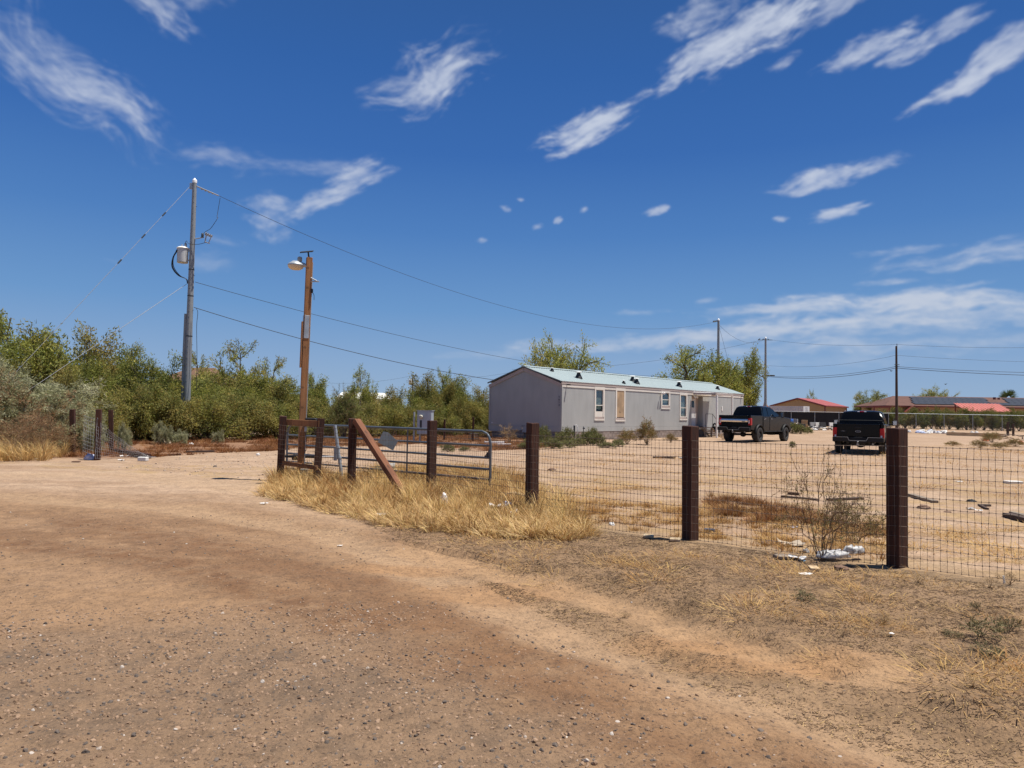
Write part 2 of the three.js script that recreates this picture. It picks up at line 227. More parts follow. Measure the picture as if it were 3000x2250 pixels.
function landColor(x, z) {
  const d = -z, big = fbm2(x * 0.08, z * 0.08, 3), mid = fbm2(x * 0.5 + 9, z * 0.9, 4), fine = fbm2(x * 2.7, z * 2.7 + 4, 4);
  let c = [0.445, 0.300, 0.190];
  const mix = (t, k) => { k = clamp(k); for (let i = 0; i < 3; i++) c[i] = lerp(c[i], t[i], k); };
  const w = mid * 0.22 + fine * 0.12;
  mix([0.375, 0.248, 0.152], smooth(0.0, 0.35, mid + big * 0.4) * 0.7); mix([0.50, 0.355, 0.235], smooth(0.05, 0.4, -mid) * 0.6); mix([0.33, 0.205, 0.115], 0.55 * smooth(0.12, 0.3, fbm2(x * 0.22 + 5, z * 1.1, 4)));
  if (d < 60) {
    const [, side] = fenceStrip(x, z), road = side > 0 ? 1 : 0;
    if (d < 24 && (road || x < -4.6)) {
      mix([0.285, 0.163, 0.078], 0.85 * smooth(5.5, 3.2, roadMid(x, z)[0] + w * 3));
      mix([0.180, 0.090, 0.038], 1.0 * smooth(0.55, 0.1, darkA(x, z)[0] + w) * (0.7 + fine)); mix([0.190, 0.096, 0.041], 0.95 * smooth(0.6, 0.1, darkB(x, z)[0] + w) * (0.7 + fine));
      mix([0.20, 0.104, 0.046], 0.7 * smooth(0.35, 0.05, darkD(x, z)[0] + w * 1.4) + 0.5 * smooth(0.5, 0.05, darkC(x, z)[0] + w * 2));
      mix([0.215, 0.136, 0.078], 0.85 * smooth(-0.3, 0.7, gravelZone(x, z) + w * 2)); mix([0.160, 0.104, 0.062], 0.7 * smooth(0.1, 0.35, fbm2(x * 1.3, z * 1.3 + 30, 4)) * smooth(0, 0.6, gravelZone(x, z)));
      mix([0.400, 0.256, 0.142], 0.8 * smooth(0.5, 0.12, sandA(x, z)[0] + w)); mix([0.460, 0.310, 0.185], 0.6 * smooth(1.2, 0.2, sandC(x, z)[0] + w));
      mix([0.250, 0.155, 0.080], 0.8 * smooth(-0.2, 0.35, litterZone(x, z) + w)); mix([0.185, 0.112, 0.055], 0.6 * smooth(0.08, 0.35, fbm2(x * 1.1 + 50, z * 1.6, 4)) * smooth(0, 0.3, litterZone(x, z)));
      mix([0.400, 0.244, 0.125], 0.85 * smooth(0.34, 0.1, sandB(x, z)[0] + w * 0.8));
    }
    for (const [ox, oz, a, b] of orangeSpots) { const q = Math.hypot((x - ox) / a, (z - oz) / b) + w; mix([0.360, 0.196, 0.086], 0.7 * smooth(1.1, 0.4, q)); }
    mix([0.300, 0.186, 0.099], 0.5 * smooth(0.5, 0.1, yardTrackA(x, z)[0] + w) + 0.35 * smooth(0.5, 0.1, yardTrackB(x, z)[0] + w * 2));
    if (d < 19 && !road) { mix([0.400, 0.258, 0.103], 0.55 * smooth(0.05, 0.4, fbm2(x * 0.55 + 3, z * 1.1, 4) + 0.1)); }
    if (d > 17) mix([0.240, 0.110, 0.047], 0.75 * smooth(-0.5, 0.6, redZone(x, z) + w * 3));
    if (d < 17) mix([0.330, 0.215, 0.103], 0.6 * smooth(0.9, 0.1, fenceStrip(x, z)[0] + w));
  } else mix([0.360, 0.229, 0.120], 0.5 * smooth(-0.1, 0.4, mid));
  const k = 1 + fine * 0.16; return c.map((v) => v * k);
}
{
  const xs = [], zs = [];
  for (let x = 0, s = 0.045; x < 1500;) { xs.push(x); if (x > 7) s *= 1.05; x += s; }
  const X = [...xs.slice(1).map((v) => -v).reverse(), ...xs];
  for (let d = -14, s = 0.6; d < 2.2; d += s) zs.push(d);
  for (let d = 2.2, s = 0.04; d < 2200;) { zs.push(d); s = d < 9 ? 0.045 : Math.min(s * 1.022, 80); d += s; }
  const nx = X.length, nz = zs.length, pos = new Float32Array(nx * nz * 3), col = new Float32Array(nx * nz * 3), uv = new Float32Array(nx * nz * 2), idx = [];
  for (let j = 0; j < nz; j++) for (let i = 0; i < nx; i++) {
    const o = j * nx + i, x = X[i], z = -zs[j];
    pos.set([x, landHeight(x, z), z], o * 3); col.set(landColor(x, z), o * 3); uv.set([x, z], o * 2);
    if (i && j) { const a = o - nx - 1, b = o - nx, c = o - 1; idx.push(a, b, c, b, o, c); }
  }
  const g = new THREE.BufferGeometry(); g.setAttribute('position', new THREE.BufferAttribute(pos, 3)); g.setAttribute('color', new THREE.BufferAttribute(col, 3)); g.setAttribute('uv', new THREE.BufferAttribute(uv, 2)); g.setIndex(idx); g.computeVertexNormals();
  const r = rngOf(5), S = 1024, grit = new Float32Array(S * S).fill(0.5), tone = new Float32Array(S * S).fill(1);
  for (let k = 0; k < 9000; k++) {   // small stones and grit lying in the dirt
    const cx = r() * S, cy = r() * S, rr = 0.8 + 4.5 * Math.pow(r(), 3.2), t = r() < 0.5 ? 0.5 + 0.4 * r() : 1 + 0.35 * r(), R = Math.ceil(rr);
    for (let y = -R; y <= R; y++) for (let x = -R; x <= R; x++) { const q = Math.hypot(x, y * 1.2) / rr; if (q > 1) continue; const o = ((Math.floor(cy + y) + S) % S) * S + ((Math.floor(cx + x) + S) % S); tone[o] = lerp(tone[o], t, 0.85); grit[o] = Math.max(grit[o], 0.5 + 0.5 * Math.sqrt(1 - q * q) * Math.min(1, rr / 3)); }
  }
  const map = texture(S, 2.7, (u, v, i, j) => { const n = 0.80 + 0.26 * pn(u, v, 40, 40, 1) - 0.05 + 0.30 * (pn(u, v, 110, 110, 8) - 0.5) + 0.30 * (pn(u, v, 300, 300, 2) - 0.5) + 0.30 * (hash(i, j, 3) - 0.5) + 0.12 * (pn(u, v, 9, 9, 4) - 0.5), t = tone[j * S + i]; return [n * t, n * t * 0.995, n * lerp(t, 1, 0.1)].map((q) => toS(clamp(q))); });
  const bump = texture(S, 2.7, (u, v, i, j) => 0.4 * grit[j * S + i] + 0.25 * pn(u, v, 60, 60, 5) + 0.2 * pn(u, v, 200, 200, 6) + 0.15 * hash(i, j, 7), false);
  const m = new THREE.MeshStandardMaterial({ vertexColors: true, map, bumpMap: bump, bumpScale: 0.026, roughness: 1, color: new THREE.Color().setRGB(0.93, 0.93, 0.93) });
  const o = new THREE.Mesh(g, m); o.name = 'ground'; o.receiveShadow = true; tag(o, 'bare sandy desert ground with dirt road and wheel tracks', 'ground', null, 'structure'); scene.add(o);
}

// ------------------------------------------------------------------ plants: builders
class Soup {   // loose triangles with a colour each
  constructor() { this.p = []; this.c = []; }
  tri(a, b, c, k) { this.p.push(a.x, a.y, a.z, b.x, b.y, b.z, c.x, c.y, c.z); for (let i = 0; i < 3; i++) this.c.push(k[0], k[1], k[2]); }
  stick(a, b, ra, rb, k, n = 3) {
    const d = b.clone().sub(a).normalize(), u = (Math.abs(d.y) < 0.9 ? V(0, 1, 0) : V(1, 0, 0)).cross(d).normalize(), w = d.clone().cross(u);
    const at = (p, r, i) => p.clone().addScaledVector(u, r * Math.cos(i / n * 6.2832)).addScaledVector(w, r * Math.sin(i / n * 6.2832));
    for (let i = 0; i < n; i++) { const a0 = at(a, ra, i), a1 = at(a, ra, i + 1), b0 = at(b, rb, i), b1 = at(b, rb, i + 1); this.tri(a0, a1, b0, k); this.tri(a1, b1, b0, k); }
  }
  leaf(p, dir, len, wid, r, k) { const s = V(r() - 0.5, r() - 0.5, r() - 0.5).cross(dir).normalize().multiplyScalar(wid / 2); this.tri(p.clone().add(s), p.clone().sub(s), p.clone().addScaledVector(dir, len), k); }
  geo() { const g = new THREE.BufferGeometry(); g.setAttribute('position', new THREE.BufferAttribute(new Float32Array(this.p), 3)); g.setAttribute('color', new THREE.BufferAttribute(new Float32Array(this.c), 3)); return g; }
}
const rdir = (r) => { const z = r() * 2 - 1, a = r() * 6.2832, s = Math.sqrt(1 - z * z); return V(s * Math.cos(a), z, s * Math.sin(a)); };
// stems rise from one foot, arch outwards and fork; leaf sprays sit along the outer twigs. Height about 1, half width about `spread`
function growPlant({ seed, stems, forks, spread, droop = 0.25, wander = 0.35, leaves, leafLen, leafWid, scatter, colors, stemR = 0.02, low = 0.1, up = 0.5, crown = 0.55, twigMin = 0.25, bark = [0.11, 0.08, 0.055], leafFrom = 0.2, lumps = 0.22 }) {
  const r = rngOf(seed), wood = new Soup(), twigs = [];
  const dome = (u, el) => { const k = 1 + lumps * n3(Math.cos(u) * Math.cos(el) * 1.7 + seed, Math.sin(el) * 1.7, Math.sin(u) * Math.cos(el) * 1.7); return k; };   // uneven outline
  const walk = (p, q, n, ra, bow) => { const pts = [p.clone()], d = q.clone().sub(p), L = d.length(); for (let i = 1; i <= n; i++) { const t = i / n, w = p.clone().addScaledVector(d, t).add(V(0, bow * L * t * (1 - t), 0)); if (i < n) w.add(rdir(r).multiplyScalar(wander * 0.16 * L)); if (w.y < 0.015) w.y = 0.015; pts.push(w); } for (let i = 0; i < n; i++) wood.stick(pts[i], pts[i + 1], lerp(ra, ra * 0.45, i / n), lerp(ra, ra * 0.45, (i + 1) / n), bark); return pts; };
  for (let s = 0; s < stems; s++) {
    const a = (s + r() * 0.7) / stems * 6.2832 * 2.4, sinE = lerp(low, 1, r()), el = Math.asin(sinE), k = dome(a, el), rad0 = (0.5 + 0.28 * r()) * k, E = V(Math.cos(a) * Math.cos(el) * spread * rad0, 0.08 + sinE * 0.9 * rad0, Math.sin(a) * Math.cos(el) * spread * rad0);
    const limb = walk(V(Math.cos(a) * 0.03, 0, Math.sin(a) * 0.03), E, 5, stemR, 0.18);
    for (let f = 0; f < forks; f++) {
      const t = 0.45 + 0.55 * r(), q = t * 5, i = Math.min(4, Math.floor(q)), at = limb[i].clone().lerp(limb[i + 1], q - i), out = V(E.x, E.y * 0.7, E.z).normalize(), dir = out.multiplyScalar(0.9).add(rdir(r)).add(V(0, up * 0.5, 0)).normalize(), len = twigMin * (0.7 + 0.8 * r());
      const tp = walk(at, at.clone().addScaledVector(dir, len).add(V(0, -droop * len * 0.5, 0)), 3, stemR * 0.4, 0.15); twigs.push(tp);
      for (let g = 0; g < 2; g++) { const d2 = dir.clone().add(rdir(r).multiplyScalar(0.9)).normalize(), l2 = len * 0.6; twigs.push(walk(tp[1 + g], tp[1 + g].clone().addScaledVector(d2, l2).add(V(0, -droop * l2 * 0.7, 0)), 2, stemR * 0.2, 0.1)); }
    }
  }
  const leavesSoup = new Soup(), per = Math.ceil(leaves / twigs.length);
  for (const tw of twigs) {
    const c0 = colors[Math.floor(r() * colors.length)], tone = 0.8 + 0.4 * r();
    for (let k = 0; k < per; k++) {
      const q = (leafFrom + (1 - leafFrom) * r()) * (tw.length - 1), i = Math.min(tw.length - 2, Math.floor(q)), p = tw[i].clone().lerp(tw[i + 1], q - i).add(rdir(r).multiplyScalar(scatter * Math.pow(r(), 0.6)));
      if (p.y < 0.01) p.y = 0.01 + 0.03 * r();
      const dir = tw[i + 1].clone().sub(tw[i]).normalize().add(rdir(r).multiplyScalar(0.9)).normalize(), c1 = r() < 0.2 ? colors[Math.floor(r() * colors.length)] : c0, t = tone * (0.8 + 0.4 * r());
      leavesSoup.leaf(p, dir, leafLen * (0.6 + 0.8 * r()), leafWid * (0.6 + 0.8 * r()), r, c1.map((v) => v * t));
    }
  }
  return { wood: wood.geo(), leaves: leavesSoup.geo() };
}
M.wood = new THREE.MeshStandardMaterial({ vertexColors: true, roughness: 0.9, side: THREE.DoubleSide });
function plant(name, kind, label, category, pos, hx, hy, hz, turn, group, stemName = 'trunk', crownName = 'crown', lm = M.leaf) {
  const o = thing(name, label, category, pos, turn, group); o.scale.set(hx, hy, hz);
  if (kind.wood.attributes.position.count) { const w = new THREE.Mesh(kind.wood, M.wood); w.name = stemName; w.castShadow = w.receiveShadow = true; o.add(w); }
  if (kind.leaves.attributes.position.count) { const l = new THREE.Mesh(kind.leaves, lm); l.name = crownName; l.castShadow = l.receiveShadow = true; o.add(l); }
  return o;
}
// ------------------------------------------------------------------ shrubs and trees
function unit(k) {   // to height 1 and half width 1, a few stray twigs left out
  const A = k.leaves.attributes.position, ys = [], hs = []; for (let i = 0; i < A.count; i += 3) { ys.push(A.getY(i)); hs.push(Math.hypot(A.getX(i), A.getZ(i))); } ys.sort((a, b) => a - b); hs.sort((a, b) => a - b);
  const y = ys[Math.floor(ys.length * 0.985)], h = hs[Math.floor(hs.length * 0.94)], m = new THREE.Matrix4().makeScale(1 / h, 1 / y, 1 / h); k.leaves.applyMatrix4(m); k.wood.applyMatrix4(m); return k;
}
const GREEN = [[0.254, 0.263, 0.048], [0.301, 0.291, 0.055], [0.201, 0.224, 0.043], [0.354, 0.308, 0.07], [0.224, 0.241, 0.06]];
const OLIVE = [[0.266, 0.235, 0.055], [0.23, 0.218, 0.058], [0.319, 0.274, 0.065], [0.33, 0.252, 0.065], [0.195, 0.202, 0.048]];
const LIME = [[0.366, 0.375, 0.075], [0.307, 0.325, 0.065], [0.413, 0.358, 0.08], [0.248, 0.269, 0.06]];
const SAGE = [[0.396, 0.39, 0.216], [0.336, 0.336, 0.18], [0.468, 0.45, 0.282], [0.288, 0.282, 0.138]];
const BROWN = [[0.32, 0.18, 0.085], [0.38, 0.23, 0.115], [0.24, 0.14, 0.065], [0.31, 0.24, 0.12]];
const HEDGE = [[0.201, 0.23, 0.05], [0.159, 0.19, 0.042], [0.254, 0.252, 0.058], [0.283, 0.224, 0.07]];
const mesquite = [1, 2, 3].map((s) => unit(growPlant({ seed: 100 + s, stems: 13, forks: 7, spread: 0.62, leaves: 27000, leafLen: 0.024, leafWid: 0.010, scatter: 0.085, colors: s === 2 ? OLIVE : GREEN, stemR: 0.012, low: 0.25, twigMin: 0.17, crown: 0.6 })));
const lowBush = [1, 2].map((s) => unit(growPlant({ seed: 130 + s, stems: 15, forks: 6, spread: 0.8, leaves: 22000, leafLen: 0.034, leafWid: 0.013, scatter: 0.12, colors: s === 2 ? OLIVE : [...GREEN, ...OLIVE], stemR: 0.013, low: 0.2, twigMin: 0.2, crown: 0.5, droop: 0.5 })));
const airy = [1, 2].map((s) => unit(growPlant({ seed: 150 + s, stems: 9, forks: 8, spread: 0.62, leaves: 11000, leafLen: 0.026, leafWid: 0.011, scatter: 0.055, colors: s === 2 ? LIME : [...OLIVE, ...LIME], stemR: 0.014, low: 0.45, twigMin: 0.2, crown: 0.62, up: 0.7 })));
const paloVerde = unit(growPlant({ seed: 171, stems: 15, forks: 7, lumps: 0.08, spread: 0.75, leaves: 10000, leafLen: 0.024, leafWid: 0.010, scatter: 0.05, colors: LIME, stemR: 0.016, low: 0.6, twigMin: 0.22, crown: 0.6, up: 0.75, bark: [0.17, 0.16, 0.07] }));
const yardTree = [1, 2].map((s) => unit(growPlant({ seed: 180 + s, stems: 12, forks: 8, spread: 0.6, leaves: 22000, leafLen: 0.022, leafWid: 0.011, scatter: 0.075, colors: [...LIME, ...GREEN], stemR: 0.02, low: 0.35, twigMin: 0.18, crown: 0.62 })));
const saltbush = [1, 2].map((s) => unit(growPlant({ seed: 190 + s, stems: 20, forks: 7, spread: 0.62, leaves: 24000, leafLen: 0.035, leafWid: 0.009, scatter: 0.06, colors: s === 2 ? [...SAGE, ...SAGE, ...BROWN] : SAGE, stemR: 0.008, low: 0.2, twigMin: 0.2, crown: 0.55, bark: [0.2, 0.16, 0.11] })));
const deadBrush = unit(growPlant({ seed: 201, stems: 22, forks: 8, spread: 0.8, leaves: 7000, leafLen: 0.05, leafWid: 0.006, scatter: 0.06, colors: BROWN, stemR: 0.006, low: 0.2, twigMin: 0.25, crown: 0.5, droop: 0.8, bark: [0.22, 0.13, 0.075] }));
const broom = unit(growPlant({ seed: 205, stems: 26, forks: 5, spread: 0.3, leaves: 9000, leafLen: 0.06, leafWid: 0.006, scatter: 0.02, colors: [[0.13, 0.15, 0.035], [0.16, 0.165, 0.04], [0.2, 0.15, 0.06]], stemR: 0.006, low: 0.5, twigMin: 0.3, crown: 0.68, up: 1.2, wander: 0.2 }));
function bush(name, kind, label, category, px, d, topY, hwPx, group, k = 0.8, lm) {
  const b = D(px, topY, d), h = b.y, hw = hwPx * d / FOCAL; b.y = landHeight(b.x, b.z) - 0.03;
  return plant(name, kind, label, category, b, hw, h - b.y, hw * k, (px * 0.37 + d) % 6.28, group, 'trunk', 'crown', lm);
}
const THICKET = 'shrubs of the thicket beyond the driveway';
[[100, 37.5, 945, 235], [250, 37, 985, 150]].forEach((a, i) => bush('mesquite_tree', mesquite[i], ['tall spreading mesquite rising behind the grey saltbush, highest of the thicket', 'mesquite leaning against the tallest one with a ragged sloping top'][i], 'tree', ...a, THICKET));
const MID = 'round olive green desert shrub in the dense thicket beside the utility pole';
[[340, 35, 1030, 125, 0], [440, 34.5, 1062, 125, 2], [530, 36, 1098, 115, 0], [250, 32, 1098, 120, 1], [620, 37.5, 1112, 120, 2], [700, 39, 1118, 115, 0], [790, 40, 1122, 115, 1], [865, 41, 1120, 95, 2]].forEach((a) => bush('desert_shrub', mesquite[a[4]], MID, 'shrub', ...a.slice(0, 4), THICKET));
const MID2 = 'green desert shrub in the thicket behind the long metal gate';
[[935, 42, 1110, 85, 0], [1000, 43, 1168, 85, 2], [1110, 44, 1148, 90, 1], [1195, 45, 1152, 80, 0], [1265, 47, 1115, 85, 1], [1335, 48, 1122, 80, 2], [1405, 49, 1146, 70, 1], [1460, 52, 1150, 70, 0]].forEach((a) => bush('desert_shrub', mesquite[a[4]], MID2, 'shrub', ...a.slice(0, 4), THICKET));
const LOW = 'low spreading creosote bush along the foot of the thicket';
[[395, 32, 1135, 115, 0], [500, 32.5, 1165, 120, 1], [615, 33.5, 1165, 115, 0], [715, 35, 1168, 110, 1], [815, 37, 1180, 105, 0], [905, 38.5, 1178, 100, 1], [985, 40, 1190, 85, 0], [1065, 41, 1188, 95, 1], [1150, 42.5, 1192, 90, 0], [1230, 44, 1195, 80, 1], [1300, 45.5, 1185, 85, 0], [1385, 46.5, 1190, 80, 1], [300, 29.5, 1178, 95, 1], [1345, 46, 1170, 70, 1]].forEach((a) => bush('creosote_bush', lowBush[a[4]], LOW, 'bush', ...a.slice(0, 4), THICKET));
bush('bare_tree', airy[0], 'half bare tree with thin arching limbs behind the grey utility pole', 'tree', 690, 52, 1020, 120, null);
bush('bare_tree', airy[0], 'thin twiggy tree close by the right of the utility pole', 'tree', 590, 50, 1052, 80, null);
bush('bare_tree', airy[0], 'thin twiggy tree sloping down beside the wooden lamp post', 'tree', 790, 54, 1062, 85, null);
bush('young_tree', airy[1], 'yellow green young tree before the white arched roof', 'tree', 1062, 45, 1090, 62, null);
bush('young_tree', airy[1], 'yellow green young tree beside the far pole with a transformer', 'tree', 1285, 48, 1098, 68, null);
bush('broom_shrub', broom, 'upright broom like shrub just behind the gate posts', 'shrub', 1010, 36, 1150, 55, null);
bush('saltbush', saltbush[0], 'big grey green saltbush at the edge of the dirt road', 'bush', 105, 24.5, 1082, 165, null);
bush('saltbush', saltbush[1], 'grey saltbush mixed with brown dead growth beside the big one', 'bush', -10, 22.5, 1105, 170, null);
bush('saltbush', saltbush[1], 'smaller grey brown saltbush under the big one', 'bush', 165, 23, 1180, 100, null);
bush('saltbush', saltbush[0], 'low grey saltbush between the leaning fence posts', 'bush', 255, 23.5, 1222, 62, null);
bush('dead_brush', deadBrush, 'heap of brown dead brush in front of the grey saltbush', 'brush', 80, 20.8, 1215, 130, null);
bush('dead_brush', deadBrush, 'brown tumbleweed tangle resting low before the saltbush', 'brush', 85, 20.2, 1262, 60, null);
[[365, 23.6, 1246, 22], [470, 29, 1240, 26], [530, 29, 1262, 26], [640, 30, 1262, 18], [490, 28.8, 1252, 20], [270, 22.5, 1250, 26]].forEach((a) => bush('sage_plant', saltbush[0], 'small pale sage plant standing before the thicket', 'plant', ...a, 'small sage plants'));
bush('palo_verde_tree', paloVerde, 'airy palo verde tree showing over the ridge of the mobile home', 'tree', 1650, 66, 1004, 150, null);
bush('shade_tree', yardTree[0], 'leafy green tree behind the porch end of the mobile home', 'tree', 2025, 74, 1038, 125, null);
bush('shade_tree', yardTree[1], 'leafy green tree at the far end corner of the mobile home', 'tree', 2150, 72, 1052, 88, null);
bush('shade_tree', yardTree[1], 'lower green tree filling in under the far corner trees', 'tree', 2090, 70, 1085, 120, null);
bush('shade_tree', yardTree[0], 'round dark green tree between the red roofed shed and the house', 'tree', 2545, 128, 1150, 44, null);
bush('shade_tree', yardTree[1], 'lower green tree under the carport beam beside the shed', 'tree', 2580, 122, 1172, 36, null);
bush('far_tree', airy[1], 'small pale tree top over the red shed ridge', 'tree', 2372, 160, 1151, 24, null);
bush('far_tree', paloVerde, 'pale thin tree rising behind the solar panel roof', 'tree', 2735, 150, 1141, 56, null);
// palm behind the house
{
  const p = D(2955, 1165, 150), base = V(p.x, landHeight(p.x, p.z), p.z), s = new Soup(), r = rngOf(9), o = thing('palm_tree', 'small palm tree showing over the house roof ridge', 'tree', base), top = p.y - base.y;
  part('trunk', bar(V(0, 0, 0), V(0, top, 0), 0.25, 0.18, 10), M.leafStem, o);
  for (let k = 0; k < 46; k++) { const a = r() * 6.28, e = -0.4 + 1.6 * r(), d = V(Math.cos(a) * Math.cos(e), Math.sin(e), Math.sin(a) * Math.cos(e)); for (let q = 0; q < 9; q++) s.leaf(V(0, top, 0).addScaledVector(d, 0.5), d.clone().add(rdir(r).multiplyScalar(0.45)).normalize(), 1.5, 0.12, r, [0.08, 0.11, 0.035]); }
  const c = new THREE.Mesh(s.geo(), M.leaf); c.name = 'crown'; o.add(c);
}
// hedge behind the chain link fence
const hedgeKind = [1, 2].map((s) => unit(growPlant({ seed: 220 + s, stems: 16, forks: 7, spread: 0.6, leaves: 9000, leafLen: 0.05, leafWid: 0.024, scatter: 0.12, colors: s === 2 ? [...HEDGE, [0.2, 0.14, 0.06]] : HEDGE, stemR: 0.012, low: 0.3, twigMin: 0.2, crown: 0.55 })));
const FAR0 = D(2250, 1255, 92), FAR1 = D(3300, 1260, 80); FAR0.y = FAR1.y = 0;
const farAt = (px) => { const r = ray(px, 1240), k = r.x / r.z, dx = FAR1.x - FAR0.x, dz = FAR1.z - FAR0.z, t = (k * FAR0.z - FAR0.x) / (dx - k * dz); return V(FAR0.x + dx * t, 0, FAR0.z + dz * t); };
for (let i = 0; i < 17; i++) { const p = farAt(2618 + i * 26); p.z -= 1.3; p.y = landHeight(p.x, p.z); plant('hedge_bush', hedgeKind[i % 2], 'dark oleander bush of the clipped hedge behind the chain link fence', 'hedge', p, 1.05, 2.25 + 0.22 * Math.sin(i * 2.3), 0.9, i * 1.7, 'bushes of the far hedge'); }

// weeds in the yard and along the house
const weedGreen = unit(growPlant({ seed: 231, stems: 16, forks: 6, spread: 0.7, leaves: 2600, leafLen: 0.09, leafWid: 0.022, scatter: 0.09, colors: [[0.15, 0.17, 0.05], [0.19, 0.19, 0.06], [0.22, 0.19, 0.07]], stemR: 0.01, low: 0.3, twigMin: 0.22, crown: 0.6 }));
const weedGold = unit(growPlant({ seed: 233, stems: 20, forks: 6, spread: 0.7, leaves: 3200, leafLen: 0.07, leafWid: 0.018, scatter: 0.08, colors: [[0.30, 0.20, 0.07], [0.24, 0.18, 0.06], [0.2, 0.17, 0.05], [0.28, 0.15, 0.06]], stemR: 0.009, low: 0.3, twigMin: 0.24, crown: 0.6, bark: [0.2, 0.13, 0.06] }));
const weedDry = unit(growPlant({ seed: 235, stems: 14, forks: 6, spread: 0.6, leaves: 900, leafLen: 0.06, leafWid: 0.012, scatter: 0.04, colors: [[0.33, 0.22, 0.11], [0.38, 0.27, 0.14]], stemR: 0.011, low: 0.4, twigMin: 0.22, crown: 0.62, bark: [0.3, 0.19, 0.1] }));
const weedAt = (name, kind, label, px, py, hPx, hwPx, group) => { const p = GL(px, py), k = -p.z / FOCAL; plant(name, kind, label, 'weed', p, hwPx * k * 1.1, hPx * k * 1.12, hwPx * k * 0.9, px % 6.28, group, 'stems', 'leaves', kind === weedGreen ? M.leaf : M.dry); };
weedAt('golden_weed', weedGold, 'bushy golden weed against the skirting between two windows', 1895, 1303, 62, 34);
weedAt('golden_weed', weedGold, 'low rusty weed beside the bushy golden one', 1838, 1302, 36, 32);
weedAt('golden_weed', weedGold, 'small golden weed near the porch end of the skirting', 1965, 1296, 22, 18);
weedAt('dry_weed', weedDry, 'tall dry stalky weed before the gable end skirting', 1492, 1298, 46, 26);
weedAt('dry_weed', weedDry, 'dry weed in front of the wooden porch steps', 2118, 1288, 16, 16);
[[1590, 1300, 44, 26], [1640, 1304, 32, 24], [1720, 1305, 34, 28], [1752, 1306, 30, 22], [1690, 1306, 20, 26], [1810, 1308, 18, 22], [1560, 1312, 30, 26], [1575, 1302, 46, 24], [1660, 1300, 40, 22], [1735, 1300, 40, 20], [1620, 1314, 24, 30], [1665, 1312, 18, 22], [1780, 1312, 14, 26], [1535, 1316, 16, 20]].forEach((a) => weedAt('green_weed', weedGreen, 'yellow green weed growing along the mobile home skirting', ...a, 'weeds along the skirting'));
[[2320, 1272, 28, 24], [2345, 1273, 22, 20], [2367, 1272, 14, 14]].forEach((a) => weedAt('green_weed', weedGreen, 'grey green weed mound in front of the lifted truck', ...a, 'weeds before the lifted truck'));
[[2322, 1312, 16, 10], [2620, 1298, 14, 20], [2930, 1314, 16, 26], [2975, 1308, 20, 30], [2870, 1312, 20, 26], [2790, 1306, 12, 24], [2905, 1296, 26, 30]].forEach((a, i) => weedAt('golden_weed', i ? weedGold : weedGreen, i ? 'golden dry weed on the bare lot by the scrap heap' : 'small green weed alone on the bare yard', ...a, i ? 'weeds on the lot' : undefined));
weedAt('green_weed', weedGreen, 'silver green weed on the yard beyond the metal gate', 1312, 1324, 20, 20); weedAt('green_weed', weedGreen, 'smaller silver green weed behind the gate end', 1360, 1322, 12, 14);

// ------------------------------------------------------------------ dry grass and litter (nobody could count it)
function tuft(seed, n, h, splay, curl = 0.5) {
  const r = rngOf(seed), s = new Soup();
  for (let k = 0; k < n; k++) {
    const a = r() * 6.28, q = splay * Math.sqrt(r()), out = V(Math.cos(a), 0, Math.sin(a)), L = h * (0.5 + 0.7 * r()), w = 0.0035 + 0.003 * r(), c0 = 0.75 + 0.5 * r(), c = [c0, c0 * (0.92 + 0.1 * r()), c0 * (0.8 + 0.25 * r())];
    let p = out.clone().multiplyScalar(q * 0.25), d = out.clone().multiplyScalar(q * 2).add(V(0, 1, 0)).normalize(); const side = V(-Math.sin(a + r()), 0, Math.cos(a + r())).multiplyScalar(w);
    for (let i = 0; i < 3; i++) { const e = p.clone().addScaledVector(d, L / 3), w0 = 1 - i / 3.2, w1 = 1 - (i + 1) / 3.2; const a0 = p.clone().addScaledVector(side, w0), a1 = p.clone().addScaledVector(side, -w0), b0 = e.clone().addScaledVector(side, w1), b1 = e.clone().addScaledVector(side, -w1); s.tri(a0, a1, b0, c); if (i < 2) s.tri(a1, b1, b0, c); p = e; d = d.clone().addScaledVector(out, curl * (0.3 + r())).add(V(0, -curl * 0.6 * r(), 0)).normalize(); }
  }
  return s.geo();
}
const tuftTall = tuft(1, 34, 0.42, 0.3), tuftMid = tuft(2, 34, 0.24, 0.5, 0.6), tuftFlat = tuft(3, 26, 0.22, 1.6, 0.9), tuftRed = tuft(4, 40, 0.2, 0.6, 0.35);
const tmpM = new THREE.Matrix4(), tmpQ = new THREE.Quaternion();
function strew(name, label, category, geo, m, items) {
  const o = new THREE.InstancedMesh(geo, m, items.length); o.name = name; o.castShadow = o.receiveShadow = true;
  items.forEach((t, i) => { o.setMatrixAt(i, tmpM.compose(t.p, t.q ?? tmpQ.setFromEuler(new THREE.Euler(t.tx ?? 0, t.a ?? 0, t.tz ?? 0)), t.s)); o.setColorAt(i, new THREE.Color().setRGB(...t.c)); });
  tag(o, label, category, null, 'stuff'); scene.add(o); return o;
}
function inPoly(pxList, n, seed, fn, keep) { const poly = onGround(pxList), xs = poly.map((p) => p[0]), zs = poly.map((p) => p[1]), r = rngOf(seed), out = []; let guard = 0; while (out.length < n && guard++ < n * 40) { const x = lerp(Math.min(...xs), Math.max(...xs), r()), z = lerp(Math.min(...zs), Math.max(...zs), r()); if (!inside(poly, x, z) || (keep && !keep(x, z, r))) continue; const p = V(x, landHeight(x, z) - 0.005, z); out.push(fn(p, r)); } return out; }
const STRAW = [0.58, 0.395, 0.160], RUST = [0.33, 0.170, 0.052], PALE = [0.68, 0.505, 0.245], REDW = [0.23, 0.092, 0.033];
